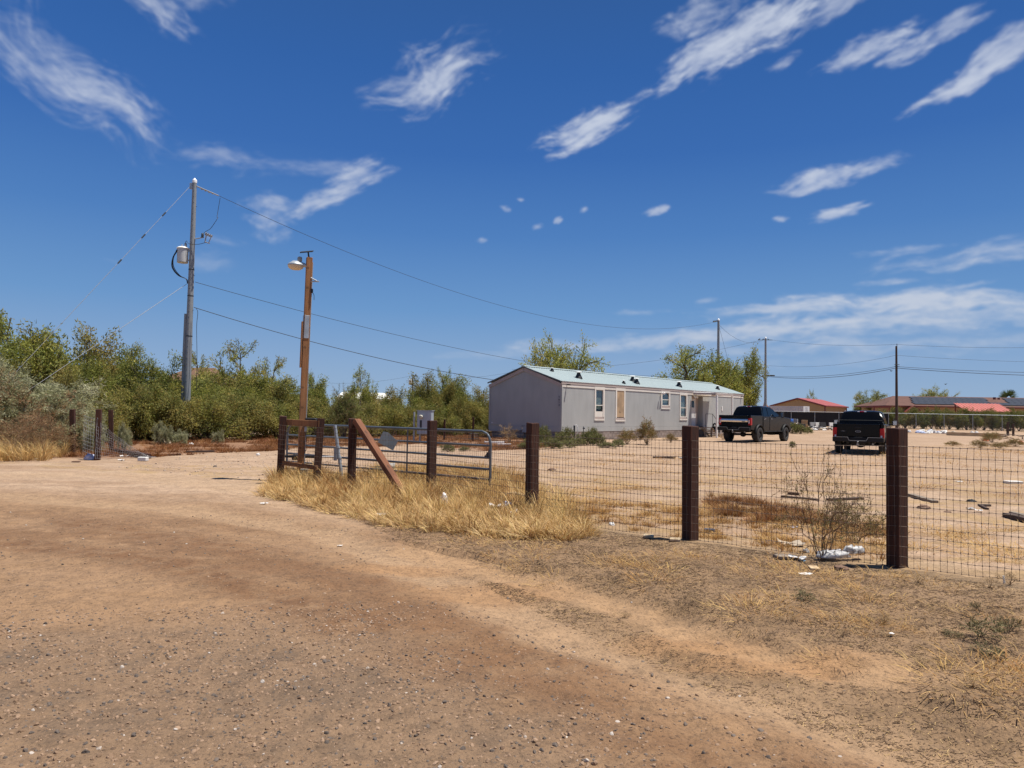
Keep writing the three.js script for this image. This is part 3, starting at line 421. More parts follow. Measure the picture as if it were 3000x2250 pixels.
const mixc = (a, b, t) => a.map((v, i) => lerp(v, b[i], t));
const T = (p, r, s, c, v = 0.35) => ({ p, a: r() * 6.28, tx: (r() - 0.5) * v, tz: (r() - 0.5) * v, s: V(s, s * (0.75 + 0.5 * r()), s), c });
{
  const patch = (x, z) => fbm2(x * 0.9 + 17, z * 0.9, 3);
  const tall = inPoly([[780, 1425], [830, 1395], [1000, 1405], [1250, 1395], [1450, 1395], [1560, 1440], [1690, 1500], [1720, 1540], [1620, 1565], [1400, 1538], [1150, 1508], [900, 1458], [790, 1440]], 1650, 301, (p, r) => T(p, r, (0.42 + 0.6 * r()) * (0.8 + 0.5 * clamp(0.5 - patch(p.x * 1.7, p.z * 1.7))), mixc(mixc(STRAW, PALE, r()), RUST, clamp(patch(p.x, p.z) * 2.2 + 0.15 + 0.4 * (r() - 0.5)))), (x, z, r) => r() < 0.5 + 1.4 * patch(x * 1.3 + 4, z * 1.3));
  const driveway = inPoly([[-400, 1352], [150, 1352], [200, 1330], [60, 1300], [-400, 1300]], 800, 303, (p, r) => T(p, r, 1.1 + 0.7 * r(), mixc(PALE, STRAW, r()), 0.6));
  const gateGrass = inPoly([[1090, 1380], [1430, 1378], [1560, 1420], [1440, 1440], [1100, 1420]], 420, 304, (p, r) => T(p, r, 0.5 + 0.4 * r(), mixc(STRAW, RUST, r())));
  strew('tall_dry_grass', 'tall straw coloured dry grass along the fence and road edge', 'grass', tuftTall, M.dry, [...tall, ...driveway, ...gateGrass]);
  const edge = inPoly([[760, 1450], [900, 1478], [1150, 1545], [1400, 1570], [1620, 1598], [1740, 1580], [1700, 1540], [1300, 1500], [800, 1425]], 900, 305, (p, r) => T(p, r, 0.8 + 0.5 * r(), mixc(PALE, RUST, r() * 0.7), 0.6));
  const mid = inPoly([[1560, 1510], [2022, 1588], [2400, 1640], [2628, 1675], [2640, 1600], [2300, 1500], [1990, 1480], [1600, 1470]], 620, 306, (p, r) => T(p, r, 0.35 + 0.5 * r() * r(), mixc(RUST, STRAW, r() * 0.8), 0.6), (x, z, r) => r() < 0.15 + 1.8 * fbm2(x * 1.3 + 4, z * 1.8, 3));
  strew('low_dry_grass', 'low tangled dry grass at the foot of the fence posts', 'grass', tuftMid, M.dry, [...edge, ...mid]);
  const yard = inPoly([[1450, 1440], [3100, 1560], [3400, 1720], [2700, 1640], [1600, 1480], [2200, 1400]], 700, 307, (p, r) => T(p, r, 0.4 + 0.6 * r(), mixc(STRAW, RUST, r() * 0.8), 0.3), (x, z, r) => fbm2(x * 0.55 + 3, z * 1.1, 4) > 0.12 + 0.15 * r());
  const lot = inPoly([[1440, 1330], [2000, 1330], [2900, 1300], [3400, 1360], [3400, 1480], [1450, 1400]], 700, 308, (p, r) => T(p, r, 0.7 + 0.8 * r(), mixc(STRAW, RUST, r()), 0.3), (x, z, r) => fbm2(x * 0.3 + 8, z * 0.5, 4) > 0.16 + 0.1 * r());
  const front = inPoly([[1200, 1560], [2600, 1700], [3300, 1850], [3300, 2230], [2600, 2000], [1700, 1740]], 420, 309, (p, r) => T(p, r, 0.3 + 0.35 * r(), mixc(STRAW, RUST, r()), 0.5), (x, z, r) => fbm2(x * 0.8 + 2, z * 0.8, 3) > 0.05);
  strew('flattened_straw', 'flattened patches of dead straw lying on the bare ground', 'straw', tuftFlat, M.dry, [...yard, ...lot, ...front]);
  const red = inPoly([[-300, 1338], [250, 1340], [480, 1338], [840, 1318], [1240, 1304], [1420, 1322], [1640, 1312], [1640, 1274], [1300, 1264], [700, 1282], [-300, 1285]], 7200, 310, (p, r) => T(p, r, 0.55 + 1.0 * r() * r(), mixc(mixc(REDW, [0.13, 0.055, 0.025], r()), RUST, 0.8 * r() * r()), 0.3), (x, z, r) => r() < 0.35 + 1.7 * fbm2(x * 0.35, z * 0.35 + 9, 3));
  const behind = inPoly([[2060, 1452], [2270, 1478], [2640, 1560], [2560, 1580], [2300, 1548], [2090, 1520]], 330, 311, (p, r) => T(p, r, 0.5 + 0.5 * r(), mixc([0.12, 0.058, 0.026], mixc(REDW, RUST, r()), r()), 0.3), (x, z, r) => r() < 0.3 + 1.6 * fbm2(x * 1.1, z * 1.4 + 2, 3));
  strew('rusty_ground_weeds', 'rust brown dried ground weeds before the thicket and behind the fence', 'weeds', tuftRed, M.dry, [...red, ...behind]);
  // straw bits on the verge
  const bit = box(0.026, 0.0022, 0.0022), bits = inPoly([[1000, 1500], [1560, 1525], [2022, 1600], [2628, 1690], [3400, 1830], [3500, 2350], [2700, 2240], [2200, 2060], [1600, 1800], [1200, 1600]], 80000, 312, (p, r) => { p.y += 0.006; const c = r() < 0.86 ? mixc([0.24, 0.15, 0.08], [0.13, 0.08, 0.045], r()) : mixc([0.42, 0.28, 0.13], STRAW, r()), s = 0.4 + 1.4 * Math.pow(r(), 3); return { p, a: 0.5 + (r() - 0.5) * 2.2, tz: (r() - 0.5) * 0.5, tx: 0, s: V(s, 1, 1), c }; }, (x, z, r) => r() < 0.35 + 0.9 * smooth(-0.2, 0.35, fbm2(x * 0.9, z * 1.2 + 40, 4)) && sandB(x, z)[0] > 0.2 + 0.1 * r() && (z < -5.5 || r() < 1));
  strew('straw_litter', 'fine bits of straw and chaff strewn over the verge', 'litter', bit, mat([1, 1, 1], 0.9), bits);
  // pebbles on the road
  const peb = new THREE.IcosahedronGeometry(1, 1), pp = peb.attributes.position; for (let i = 0; i < pp.count; i++) { const v = V(pp.getX(i), pp.getY(i), pp.getZ(i)), k = 1 + 0.28 * n3(v.x * 1.4, v.y * 1.4, v.z * 1.4); pp.setXYZ(i, v.x * k, v.y * k, v.z * k); } peb.computeVertexNormals();
  const stone = (big) => (p, r) => { const s = big * (0.0022 + 0.0036 * r() * r() + 0.009 * Math.pow(r(), 9)), t = r(), c = t < 0.26 ? mixc([0.085, 0.066, 0.053], [0.155, 0.118, 0.092], r()) : t < 0.975 ? mixc([0.19, 0.115, 0.065], [0.33, 0.215, 0.135], r()) : mixc([0.38, 0.31, 0.25], [0.48, 0.42, 0.36], r()); p.y += s * 0.35; return { p, a: r() * 6.28, tx: r() * 6, tz: r() * 6, s: V(s * (0.8 + 0.6 * r()), s * (0.5 + 0.4 * r()), s * (0.8 + 0.5 * r())), c }; };
  const A = inPoly([[-700, 1800], [1300, 1760], [2100, 2020], [2600, 2250], [2600, 2420], [-900, 2420]], 48000, 313, stone(1), (x, z, r) => r() < 0.25 + smooth(-0.4, 0.6, gravelZone(x, z) + n2(x, z) * 0.5));
  const B = inPoly([[-900, 1470], [1200, 1520], [3300, 1900], [3300, 2350], [-900, 1900]], 16000, 314, stone(1.0), (x, z, r) => litterZone(x, z) < 0.1 || r() < 0.15);
  const C = inPoly([[600, 1335], [840, 1322], [1430, 1330], [1440, 1380], [800, 1410], [300, 1370]], 4000, 315, (p, r) => { const q = stone(2.2)(p, r); q.c = mixc(q.c, [0.5, 0.39, 0.3], 0.5); return q; });
  strew('road_gravel', 'small dark and pale pebbles scattered over the dirt road', 'gravel', peb, mat([1, 1, 1], 0.85), [...A, ...B, ...C]);
}
// small dead plants on the verge
const sprig = unit(growPlant({ seed: 241, stems: 9, forks: 5, spread: 0.8, leaves: 420, leafLen: 0.12, leafWid: 0.03, scatter: 0.06, colors: [[0.17, 0.15, 0.06], [0.22, 0.18, 0.08], [0.14, 0.13, 0.06]], stemR: 0.014, low: 0.4, twigMin: 0.28, crown: 0.6, bark: [0.13, 0.09, 0.05] }));
const sprigDry = unit(growPlant({ seed: 243, stems: 10, forks: 5, spread: 0.9, leaves: 120, leafLen: 0.14, leafWid: 0.02, scatter: 0.05, colors: [[0.36, 0.25, 0.12], [0.3, 0.2, 0.1]], stemR: 0.013, low: 0.3, twigMin: 0.3, crown: 0.55, bark: [0.27, 0.17, 0.08], droop: 0.6 }));
[[2350, 1785, 26, 40], [2870, 1905, 46, 62], [2900, 1950, 30, 44], [2960, 1880, 36, 30], [2860, 1815, 20, 14], [2790, 1890, 18, 32]].forEach((a) => weedAt('verge_weed', sprig, 'dark green grey weed on the sandy verge', ...a, 'weeds on the verge'));
[[2590, 1850, 30, 34], [2320, 1850, 20, 28], [2200, 1800, 18, 22], [2470, 1890, 18, 22], [2045, 1640, 22, 12], [2235, 1675, 16, 12], [2700, 1985, 24, 60], [2850, 2050, 22, 62], [2690, 1735, 20, 36], [2900, 1745, 30, 44], [2960, 1740, 34, 34], [1830, 1800, 14, 34], [2600, 1895, 10, 50]].forEach((a) => weedAt('dead_sprig', sprigDry, 'dead straw coloured sprig on the sandy verge', ...a, 'dead sprigs on the verge'));
// the twiggy bush that caught a plastic bag
{
  const tw = unit(growPlant({ seed: 251, stems: 12, forks: 7, spread: 0.75, leaves: 1500, leafLen: 0.035, leafWid: 0.008, scatter: 0.03, colors: [[0.18, 0.155, 0.055], [0.25, 0.15, 0.06], [0.3, 0.18, 0.08], [0.14, 0.14, 0.05]], stemR: 0.007, low: 0.3, twigMin: 0.24, crown: 0.62, bark: [0.17, 0.1, 0.055], wander: 0.5 }));
  const sparse = unit(growPlant({ seed: 257, stems: 18, forks: 7, spread: 0.75, leaves: 1500, leafLen: 0.06, leafWid: 0.012, scatter: 0.05, colors: [[0.2, 0.17, 0.06], [0.16, 0.15, 0.055], [0.26, 0.17, 0.07]], stemR: 0.006, low: 0.25, twigMin: 0.24, crown: 0.6, bark: [0.16, 0.1, 0.05] }));
  const p = GL(2405, 1655), k = -p.z / FOCAL; plant('twiggy_bush', tw, 'twiggy half dead bush by the fence holding a white bag', 'bush', p, 170 * k, 285 * k, 100 * k, 0.6, null, 'stems', 'leaves', M.dry);
  const q = GL(2505, 1600), k2 = -q.z / FOCAL; plant('twiggy_bush', sparse, 'olive green bushy weed right behind the fence wire', 'bush', q, 100 * k2, 125 * k2, 80 * k2, 2.1, null, 'stems', 'leaves', M.dry);
}
// ------------------------------------------------------------------ timber post fence with woven wire
function postGeo(w, h, seed) {   // squared timber, worn edges, slightly out of true
  const g = rbox(w, h, w, 0.012, 0, h / 2, 0, 2), p = g.attributes.position; for (let i = 0; i < p.count; i++) { const x = p.getX(i), y = p.getY(i), z = p.getZ(i), k = y > h * 0.9 ? 1 : 0.5; p.setXYZ(i, x + n3(x * 9, y * 2.2, seed) * 0.006 * k, y + (y > h - 0.05 ? n3(x * 22, z * 22, seed) * 0.010 : 0), z + n3(z * 9, y * 2.2, seed + 40) * 0.006 * k); } g.computeVertexNormals(); return g;
}
const fence = thing('wire_fence', 'timber post fence with woven wire along the dirt road', 'fence');
const POSTS = [[820, 1416, 831, 1219], [926, 1424, 944, 1226], [1029, 1439, 1034, 1226], [1262, 1452, 1266, 1232], [1557, 1515, 1560, 1239], [2022, 1592, 2022, 1247], [2628, 1679, 2628, 1254]].map(([px, py, tx, ty]) => { const b = GL(px, py), t = D(tx, ty, -b.z); return { b, h: t.y - b.y, lean: (t.x - b.x) * 0.7 }; });
{ const a = POSTS[5].b, b = POSTS[6].b, c = b.clone().addScaledVector(b.clone().sub(a), 1.05); c.y = landHeight(c.x, c.z); POSTS.push({ b: c, h: 1.42, lean: 0 }); const e = c.clone().addScaledVector(b.clone().sub(a), 1.1); e.y = landHeight(e.x, e.z); POSTS.push({ b: e, h: 1.41, lean: 0.02 }); }
const fenceDir = (i) => { const a = POSTS[Math.max(0, i - 1)].b, b = POSTS[Math.min(POSTS.length - 1, i + 1)].b; return Math.atan2(-(b.z - a.z), b.x - a.x); };
const TURN = [0.25, 0.3, 0.35, 0.5, 0.62, 0.55, 0.42, 0.5, 0.45];
POSTS.forEach((p, i) => { const o = part('post', postGeo(0.145, p.h + 0.15, i * 7), M.post, fence); o.geometry.translate(0, -0.15, 0); o.position.copy(p.b); o.rotation.set(0, TURN[i], -p.lean / p.h); });
// woven wire, one panel per bay, tied to the road side of the posts
const rw = rngOf(61);
for (let i = 0; i < POSTS.length - 1; i++) {
  const a = POSTS[i].b, b = POSTS[i + 1].b, L = Math.hypot(b.x - a.x, b.z - a.z), along = V((b.x - a.x) / L, 0, (b.z - a.z) / L), front = V(-along.z, 0, along.x), n = Math.round(L / 0.056), s = new Soup(), top = 1.24, rows = 13, W = 0.0023;
  const ph = rw() * 6, at = (t, k) => { const x = lerp(a.x, b.x, t), z = lerp(a.z, b.z, t), y0 = landHeight(x, z), f = k / (rows - 1), sag = Math.sin(t * Math.PI) * 0.012, bulge = 0.085 + 0.018 * Math.sin(t * 5 + ph + f * 4) * Math.sin(t * Math.PI); return V(x, lerp(y0 + 0.02, lerp(a.y, b.y, t) + top + lerp(POSTS[i].h, POSTS[i + 1].h, t) - 1.42 - sag, f), z).addScaledVector(front, bulge).addScaledVector(along, 0.006 * n2(t * 40, k * 0.7 + ph)); };
  const c = [1, 1, 1];
  for (let k = 0; k < rows; k++) for (let q = 0; q < n; q++) { const p0 = at(q / n, k), p1 = at((q + 1) / n, k); s.stick(p0, p1, W * (k === rows - 1 ? 1.3 : 1), W * (k === rows - 1 ? 1.3 : 1), c, 4); s.stick(p0.clone().add(V(0, -0.006, 0)), p0.clone().add(V(0, 0.006, 0)), W * 2, W * 2, c, 4); }
  for (let q = 0; q <= n; q++) for (let k = 0; k < rows - 1; k++) s.stick(at(q / n, k), at(q / n, k + 1), W * 0.9, W * 0.9, c, 3);
  const o = new THREE.Mesh(s.geo(), M.wire); o.name = 'wire_mesh'; o.castShadow = true; fence.add(o);
}
// boards between the first two posts, and the diagonal brace of the third
function boardPart(name, a, b, w, t, m, parent, roll = 0) { const d = b.clone().sub(a), L = d.length(), g = rbox(w, L, t, 0.006, 0, L / 2, 0, 1); const o = part(name, g, m, parent); o.position.copy(a); o.quaternion.setFromUnitVectors(V(0, 1, 0), d.normalize()).multiply(new THREE.Quaternion().setFromAxisAngle(V(0, 1, 0), roll)); return o; }
{
  const z0 = -POSTS[0].b.z - 0.1, z1 = -POSTS[1].b.z - 0.09;
  const face = (a, b) => Math.atan2(b.x - a.x, b.z - a.z);
  const hb = (n, p0, p1, w) => { const a = D(...p0), b = D(...p1), d = b.clone().sub(a), L = d.length(), o = part(n, rbox(L, w, 0.042, 0.005, L / 2, 0, 0, 1), M.board, fence); o.position.copy(a); o.quaternion.setFromRotationMatrix(new THREE.Matrix4().makeBasis(d.clone().normalize(), V(0, 1, 0).addScaledVector(d, -d.y / d.lengthSq()).normalize(), d.clone().normalize().cross(V(0, 1, 0)).normalize())); };
  hb('top_board', [840, 1237, z0 + 0.1], [936, 1242, z1 + 0.04], 0.125); hb('bottom_board', [829, 1356, z0], [930, 1371, z1], 0.085);
  const a = D(1044, 1232, -POSTS[2].b.z - 0.06), b = GL(1197, 1462); b.y -= 0.05; boardPart('diagonal_brace', b, a, 0.14, 0.10, M.brace, fence, 0.9);
}
// the broken fence on the other side of the driveway
const broken = thing('broken_fence', 'collapsed wire fence with rusty brown posts before the saltbush', 'fence');
[[285, 1347, 290, 1199, 0.3], [212, 1330, 213, 1199, 0.2], [326, 1322, 325, 1201, 0.4]].forEach(([px, py, tx, ty, tw], i) => { const b = GL(px, py), t = D(tx, ty, -b.z), o = part('post', postGeo(0.14, t.y - b.y + 0.1, 90 + i).translate(0, -0.1, 0), M.post, broken); o.position.copy(b); o.rotation.set(0, tw, -(t.x - b.x) / t.y); });
{
  const p = GL(285, 1347), e = GL(440, 1345), f = GL(262, 1335), s = new Soup(), c = [1, 1, 1], N = 30, R = 11;
  const at = (t, f2) => { const h = lerp(1.2, 0.06, Math.pow(t, 0.8)); return V(lerp(p.x, e.x, t), lerp(0.03, h, f2) + 0.02 * n2(t * 7, f2 * 5), lerp(p.z, e.z, t) + 0.09 - 0.5 * t * (1 - f2) + 0.05 * n2(t * 5, f2 * 3)); };
  for (let q = 0; q <= N; q++) for (let k = 0; k < R; k++) s.stick(at(q / N, k / R), at(q / N, (k + 1) / R), 0.003, 0.003, c, 3);
  for (let k = 0; k <= R; k++) for (let q = 0; q < N; q++) s.stick(at(q / N, k / R), at((q + 1) / N, k / R), 0.003, 0.003, c, 3);
  const at2 = (t, f2) => V(lerp(p.x, f.x - 0.15, t), lerp(0.05, 1.15 + 0.1 * t, f2), lerp(p.z, f.z, t) + 0.09 + 0.08 * Math.sin(t * 3));
  for (let q = 0; q <= 6; q++) for (let k = 0; k < R; k++) s.stick(at2(q / 6, k / R), at2(q / 6, (k + 1) / R), 0.003, 0.003, c, 3);
  for (let k = 0; k <= R; k++) for (let q = 0; q < 6; q++) s.stick(at2(q / 6, k / R), at2((q + 1) / 6, k / R), 0.003, 0.003, c, 3);
  const o = new THREE.Mesh(s.geo(), M.guy); o.name = 'sagging_wire'; broken.add(o);
}
function lying(name, a, b, w, t, m, label, category, group, lift = 0) { a = a.clone(); b = b.clone(); a.y += t / 2 + lift; b.y += t / 2 + lift; const d = b.clone().sub(a), L = d.length(), g = rbox(w, L, t, Math.min(0.006, t / 3), 0, L / 2, 0, 1), o = solo(name, g, m, label, category, group, a); const x = d.clone().normalize().cross(V(0, 1, 0)).normalize(); o.quaternion.setFromRotationMatrix(new THREE.Matrix4().makeBasis(x, d.clone().normalize(), x.clone().cross(d).normalize())); return o; }
lying('fallen_post', GL(330, 1327), GL(436, 1344), 0.14, 0.14, M.post, 'rusty brown fence post lying under the collapsed wire', 'post');
lying('fallen_board', GL(440, 1336), GL(530, 1334), 0.12, 0.05, M.darkWood, 'dark board lying flat beside the fallen post', 'board');
lying('fallen_board', GL(545, 1325), GL(635, 1324), 0.12, 0.06, M.darkWood, 'dark board lying furthest along the driveway edge', 'board');
lying('fallen_board', GL(290, 1334), GL(318, 1333), 0.1, 0.05, M.board, 'short brown board leaning at the broken fence post', 'board');
// fence posts seen against the thicket
[[1302, 1228], [1386, 1222], [1256, 1216]].forEach(([px, ty], i) => { const b = D(px, 1260, 38 - i); b.y = landHeight(b.x, b.z); solo('old_post', postGeo(0.1, D(px, ty, 38 - i).y, 120 + i), M.post, ['rusty post in the weeds left of the mobile home', 'thin dark post closest to the mobile home gable', 'rusty post hidden beside the meter cabinet'][i], 'post', null, b); });

// ------------------------------------------------------------------ long metal gate, swung open behind the fence
{
  const L = D(842, 1240, 17.4), R = D(1438, 1262, 13.5); L.y = landHeight(L.x, L.z); R.y = landHeight(R.x, R.z);
  const gate = thing('metal_gate', 'long grey tubular steel gate swung open behind the fence', 'gate', L), d = R.clone().sub(L); d.y = 0; const len = d.length(); gate.rotation.y = Math.atan2(-d.z, d.x);
  const rails = [1.17, 0.90, 0.67, 0.455, 0.26, 0.09], r = 0.022;
  const frame = new THREE.CurvePath(); const c = 0.2;
  const pts = [V(0.02, 0.09, 0), V(0.02, 1.17 - c, 0), V(0.02 + c * 0.3, 1.17 - c * 0.3, 0), V(c, 1.17, 0), V(len - c, 1.17, 0), V(len - c * 0.3, 1.17 - c * 0.3, 0), V(len, 1.17 - c, 0), V(len, 0.02, 0)];
  for (let i = 0; i < pts.length - 1; i++) frame.add(new THREE.LineCurve3(pts[i], pts[i + 1]));
  part('gate_frame', [new THREE.TubeGeometry(frame, 120, r * 1.15, 8)], M.gateTube, gate);
  rails.slice(1).forEach((y) => part('rail', bar(V(0.02, y, 0), V(len, y, 0), r, r, 8), M.gateTube, gate));
  [0.655].forEach((t) => part('upright', bar(V(len * t, 0.07, 0.025), V(len * t, 1.17, 0.025), 0.016, 0.016, 8), M.gateTube, gate));
  part('gusset', prism([[0, 0], [-0.14, 0], [0, 0.16]], 0.012).translate(len - 0.02, 0.67, 0), M.gateDark, gate);
  for (const y of [0.95, 0.25]) part('hinge', rbox(0.07, 0.05, 0.07, 0.01, 0, y, 0), M.gateDark, gate);
  // opener fixed between the gate and the posts
  const op = thing('gate_opener', 'black gate opener arm with motor housing behind the first posts', 'gate opener', D(866, 1340, 16.2)); const e = D(990, 1338, 15.4).sub(op.position);
  part('motor_housing', rbox(0.26, 0.13, 0.14, 0.04, 0.05, 0, 0), M.black, op); part('arm_tube', bar(V(-0.3, 0.02, 0), e.clone().multiplyScalar(0.62), 0.03, 0.03, 10), M.plastic, op); part('push_rod', bar(e.clone().multiplyScalar(0.6), e, 0.014, 0.014, 8), M.white, op); part('pivot', rbox(0.07, 0.1, 0.05, 0.01, e.x, e.y, e.z), M.galv, op);
  // leaning galvanised pipe with latch plate
  const a = D(1004, 1414, 14.8), b = D(981, 1246, 14.8); a.y = landHeight(a.x, a.z);
  const pipe = thing('galvanised_pipe', 'pale galvanised pipe leaning on the gate rails', 'pipe', a); const q = b.clone().sub(a);
  part('pipe', bar(V(0, 0, 0), q, 0.035, 0.035, 10), M.galv, pipe); part('latch_plate', rbox(0.07, 0.26, 0.03, 0.006, q.x * 0.5 - 0.06, q.y * 0.5, 0.03), M.galv, pipe); for (const k of [0.42, 0.6]) part('clamp', bar(q.clone().multiplyScalar(k), q.clone().multiplyScalar(k + 0.04), 0.045, 0.045, 10), M.galv, pipe);
  // dark square plate hung on the rails
  const pl = D(1137, 1293, 14.62); const sg = solo('hanging_plate', prism([[0.16, -0.235], [0.3, 0.0], [0.0, 0.235], [-0.14, 0.26], [-0.29, -0.02]], 0.012, 0.002), mat('#fff', 0.6, 0.3, { map: stainTex([0.13, 0.145, 0.165], 0.5, 141, 0.5) }), 'dark grey metal plate hanging askew on the gate', 'plate', null, pl, 0.7); sg.scale.setScalar(0.78); sg.position.z += 0.05;
}
// ------------------------------------------------------------------ the mobile home
const HOUSE = { o: V(2.8, 0, -39.7), turn: 0.8447, L: 24.2, W: 5.58, base: 0.5, eave: 3.2, ridge: 4.24 };
const hx = V(Math.cos(HOUSE.turn), 0, -Math.sin(HOUSE.turn)), hz = V(Math.sin(HOUSE.turn), 0, Math.cos(HOUSE.turn));
function onPlane(px, py, point, normal) { const r = ray(px, py), t = point.clone().sub(camera.position).dot(normal) / r.dot(normal); return camera.position.clone().addScaledVector(r, t); }
const toHouse = (p) => { const q = p.clone().sub(HOUSE.o); return V(q.dot(hx), q.y, q.dot(hz)); };
const sideHit = (px, py) => toHouse(onPlane(px, py, HOUSE.o, hz));
const gableHit = (px, py) => toHouse(onPlane(px, py, HOUSE.o, hx));
const house = thing('mobile_home', 'grey single wide mobile home with pale green metal roof', 'house', HOUSE.o, HOUSE.turn);
{
  const { L, W, base, eave, ridge } = HOUSE, mid = -W / 2, rise = (ridge - eave) / (W / 2);
  // openings in the long wall
  const rect = (x0, y0, x1, y1) => { const a = sideHit(x0, y0), b = sideHit(x1, y1), c = sideHit(x0, y1), e = sideHit(x1, y0); return { x0: (a.x + c.x) / 2, x1: (b.x + e.x) / 2, y0: (c.y + b.y) / 2, y1: (a.y + e.y) / 2 }; };
  const wins = [{ ...rect(1744.5, 1141, 1767, 1221), n: 'tall' }, { ...rect(1806, 1144, 1828, 1224), n: 'board' }, { ...rect(1939, 1150, 1960, 1189), n: 'small' }, { ...rect(1993, 1157, 2010.5, 1222), n: 'tall2' }];
  const alc = rect(2026, 1160, 2059, 1262); alc.y0 = base + 0.25; alc.y1 = eave - 0.25;
  // long wall: sheets between the openings (panel seams are real gaps)
  const top = eave - 0.02, cuts = [0, ...wins.flatMap((w) => [w.x0, w.x1]), alc.x0, alc.x1, L];
  const t = 0.05;
  for (let i = 0; i < cuts.length - 1; i++) {
    const a = cuts[i], b = cuts[i + 1], w = wins.find((q) => q.x0 === a), isAlc = a === alc.x0;
    if (w) { part('wall_panel', box(b - a, w.y0 - base - 0.28, t, (a + b) / 2, (base + 0.28 + w.y0) / 2, -t / 2), M.siding, house); part('wall_panel', box(b - a, top - w.y1, t, (a + b) / 2, (top + w.y1) / 2, -t / 2), M.siding, house); }
    else if (isAlc) part('wall_panel', box(b - a, top - alc.y1, t, (a + b) / 2, (top + alc.y1) / 2, -t / 2), M.siding, house);
    else { const n = Math.max(1, Math.round((b - a) / 2.44)); for (let k = 0; k < n; k++) { const p0 = lerp(a, b, k / n) + (k ? 0.002 : 0), p1 = lerp(a, b, (k + 1) / n) - 0.002; part('wall_panel', box(p1 - p0, top - base - 0.28, t, (p0 + p1) / 2, (base + 0.28 + top) / 2, -t / 2), M.siding, house); } }
  }
  for (let k = 0; k < 10; k++) { const p0 = L * k / 10 + 0.003, p1 = L * (k + 1) / 10 - 0.003; if (p1 > alc.x0 && p0 < alc.x1) { if (alc.x0 > p0) part('lower_panel', box(alc.x0 - p0, 0.27, t + 0.012, (p0 + alc.x0) / 2, base + 0.138, -t / 2 + 0.006), M.siding, house); if (p1 > alc.x1) part('lower_panel', box(p1 - alc.x1, 0.27, t + 0.012, (p1 + alc.x1) / 2, base + 0.138, -t / 2 + 0.006), M.siding, house); } else part('lower_panel', box(p1 - p0, 0.27, t + 0.012, (p0 + p1) / 2, base + 0.138, -t / 2 + 0.006), M.siding, house); }
  // gable wall, far gable and back wall
  const gable = (x0) => { const g = prism([[0, base + 0.28], [-W, base + 0.28], [-W, eave], [mid, ridge - 0.06], [0, eave]].map(([z, y]) => [-z, y]), 0.05); g.rotateY(Math.PI / 2); return g.translate(x0, 0, 0); };
  part('gable_wall', gable(-0.002), M.siding, house); part('far_gable_wall', gable(L - 0.05), M.siding, house); part('back_wall', box(L - 0.12, eave - base - 0.28, t, L / 2, (eave + base + 0.28) / 2, -W + t / 2 + 0.004), M.siding, house);
  [[-0.06, -1.9], [-1.9, -2.85], [-2.9, -4.3], [-4.3, -5.52]].forEach(([z0, z1], i) => part('gable_lower_panel', box(0.03, i % 2 ? 0.36 : 0.27, z0 - z1 - 0.01, -0.012 - (i % 2) * 0.02, base + 0.14 - (i % 2) * 0.06, (z0 + z1) / 2), M.siding, house));
  part('subfloor', box(L - 0.2, 0.08, W - 0.2, L / 2, base + 0.2, mid), M.greyWood, house); part('ceiling', box(L - 0.2, 0.05, W - 0.2, L / 2, eave - 0.1, mid), M.room, house);
  // trim: corner boards, frieze, fascia
  part('corner_board', [box(0.018, eave - base, 0.11, -0.022, (eave + base) / 2, -0.06), box(0.11, eave - base, 0.018, 0.045, (eave + base) / 2, 0.011)], M.siding, house);
  part('corner_board', box(0.018, eave - base, 0.11, -0.022, (eave + base) / 2, -W + 0.06), M.siding, house); part('corner_board', box(0.1, eave - base, 0.018, L - 0.05, (eave + base) / 2, 0.011), M.trim, house);
  part('frieze_board', box(L, 0.14, 0.022, L / 2, eave - 0.1, 0.013), M.trim, house); part('fascia', box(L + 0.16, 0.17, 0.022, L / 2, eave + 0.075, 0.03), M.fascia, house); 
  const rake = (s) => { const z0 = s > 0 ? 0.05 : -W - 0.05, len = Math.hypot(mid - z0, ridge - 0.02 - (eave + 0.03)), ang = Math.atan2(ridge - 0.02 - (eave + 0.03), Math.abs(mid - z0)), g = box(0.022, 0.2, len, 0, -0.13, 0, 0, 0, 0); g.rotateX(s > 0 ? ang : -ang); return g.translate(-0.05, (ridge + eave) / 2 + 0.02, (z0 + mid) / 2); };
  part('rake_board', rake(1), M.fascia, house); part('rake_board', rake(-1), M.fascia, house);
  // ribbed roof, two slopes, with ridge cap
  const slope = (s) => { const z0 = s > 0 ? 0.06 : -W - 0.06, y0 = eave + 0.14, y1 = ridge + 0.02, prof = [], n = 106; for (let k = 0; k <= n; k++) { const x = -0.1 + (L + 0.2) * k / n; prof.push([x - 0.035, 0], [x - 0.015, 0.022], [x + 0.015, 0.022], [x + 0.035, 0]); } const pos = [], idx = [], uv = []; prof.forEach(([x, h]) => { for (const [z, y] of [[z0, y0], [mid, y1]]) { pos.push(x, y + h, z); uv.push(x, z); } }); for (let k = 0; k < prof.length - 1; k++) idx.push(k * 2, k * 2 + 2, k * 2 + 1, k * 2 + 1, k * 2 + 2, k * 2 + 3); const g = new THREE.BufferGeometry(); g.setAttribute('position', new THREE.Float32BufferAttribute(pos, 3)); g.setAttribute('uv', new THREE.Float32BufferAttribute(uv, 2)); g.setIndex(idx); const q = g.toNonIndexed(); q.computeVertexNormals(); return q; };
  const roof = part('roof', [slope(1), slope(-1)], M.roof, house);
  part('ridge_cap', prism([[-0.16, -0.03], [0, 0.03], [0.16, -0.03], [0.16, -0.045], [0, 0.015], [-0.16, -0.045]], L + 0.2).rotateY(Math.PI / 2).translate(-0.1, ridge + 0.055, mid), M.roof, roof);
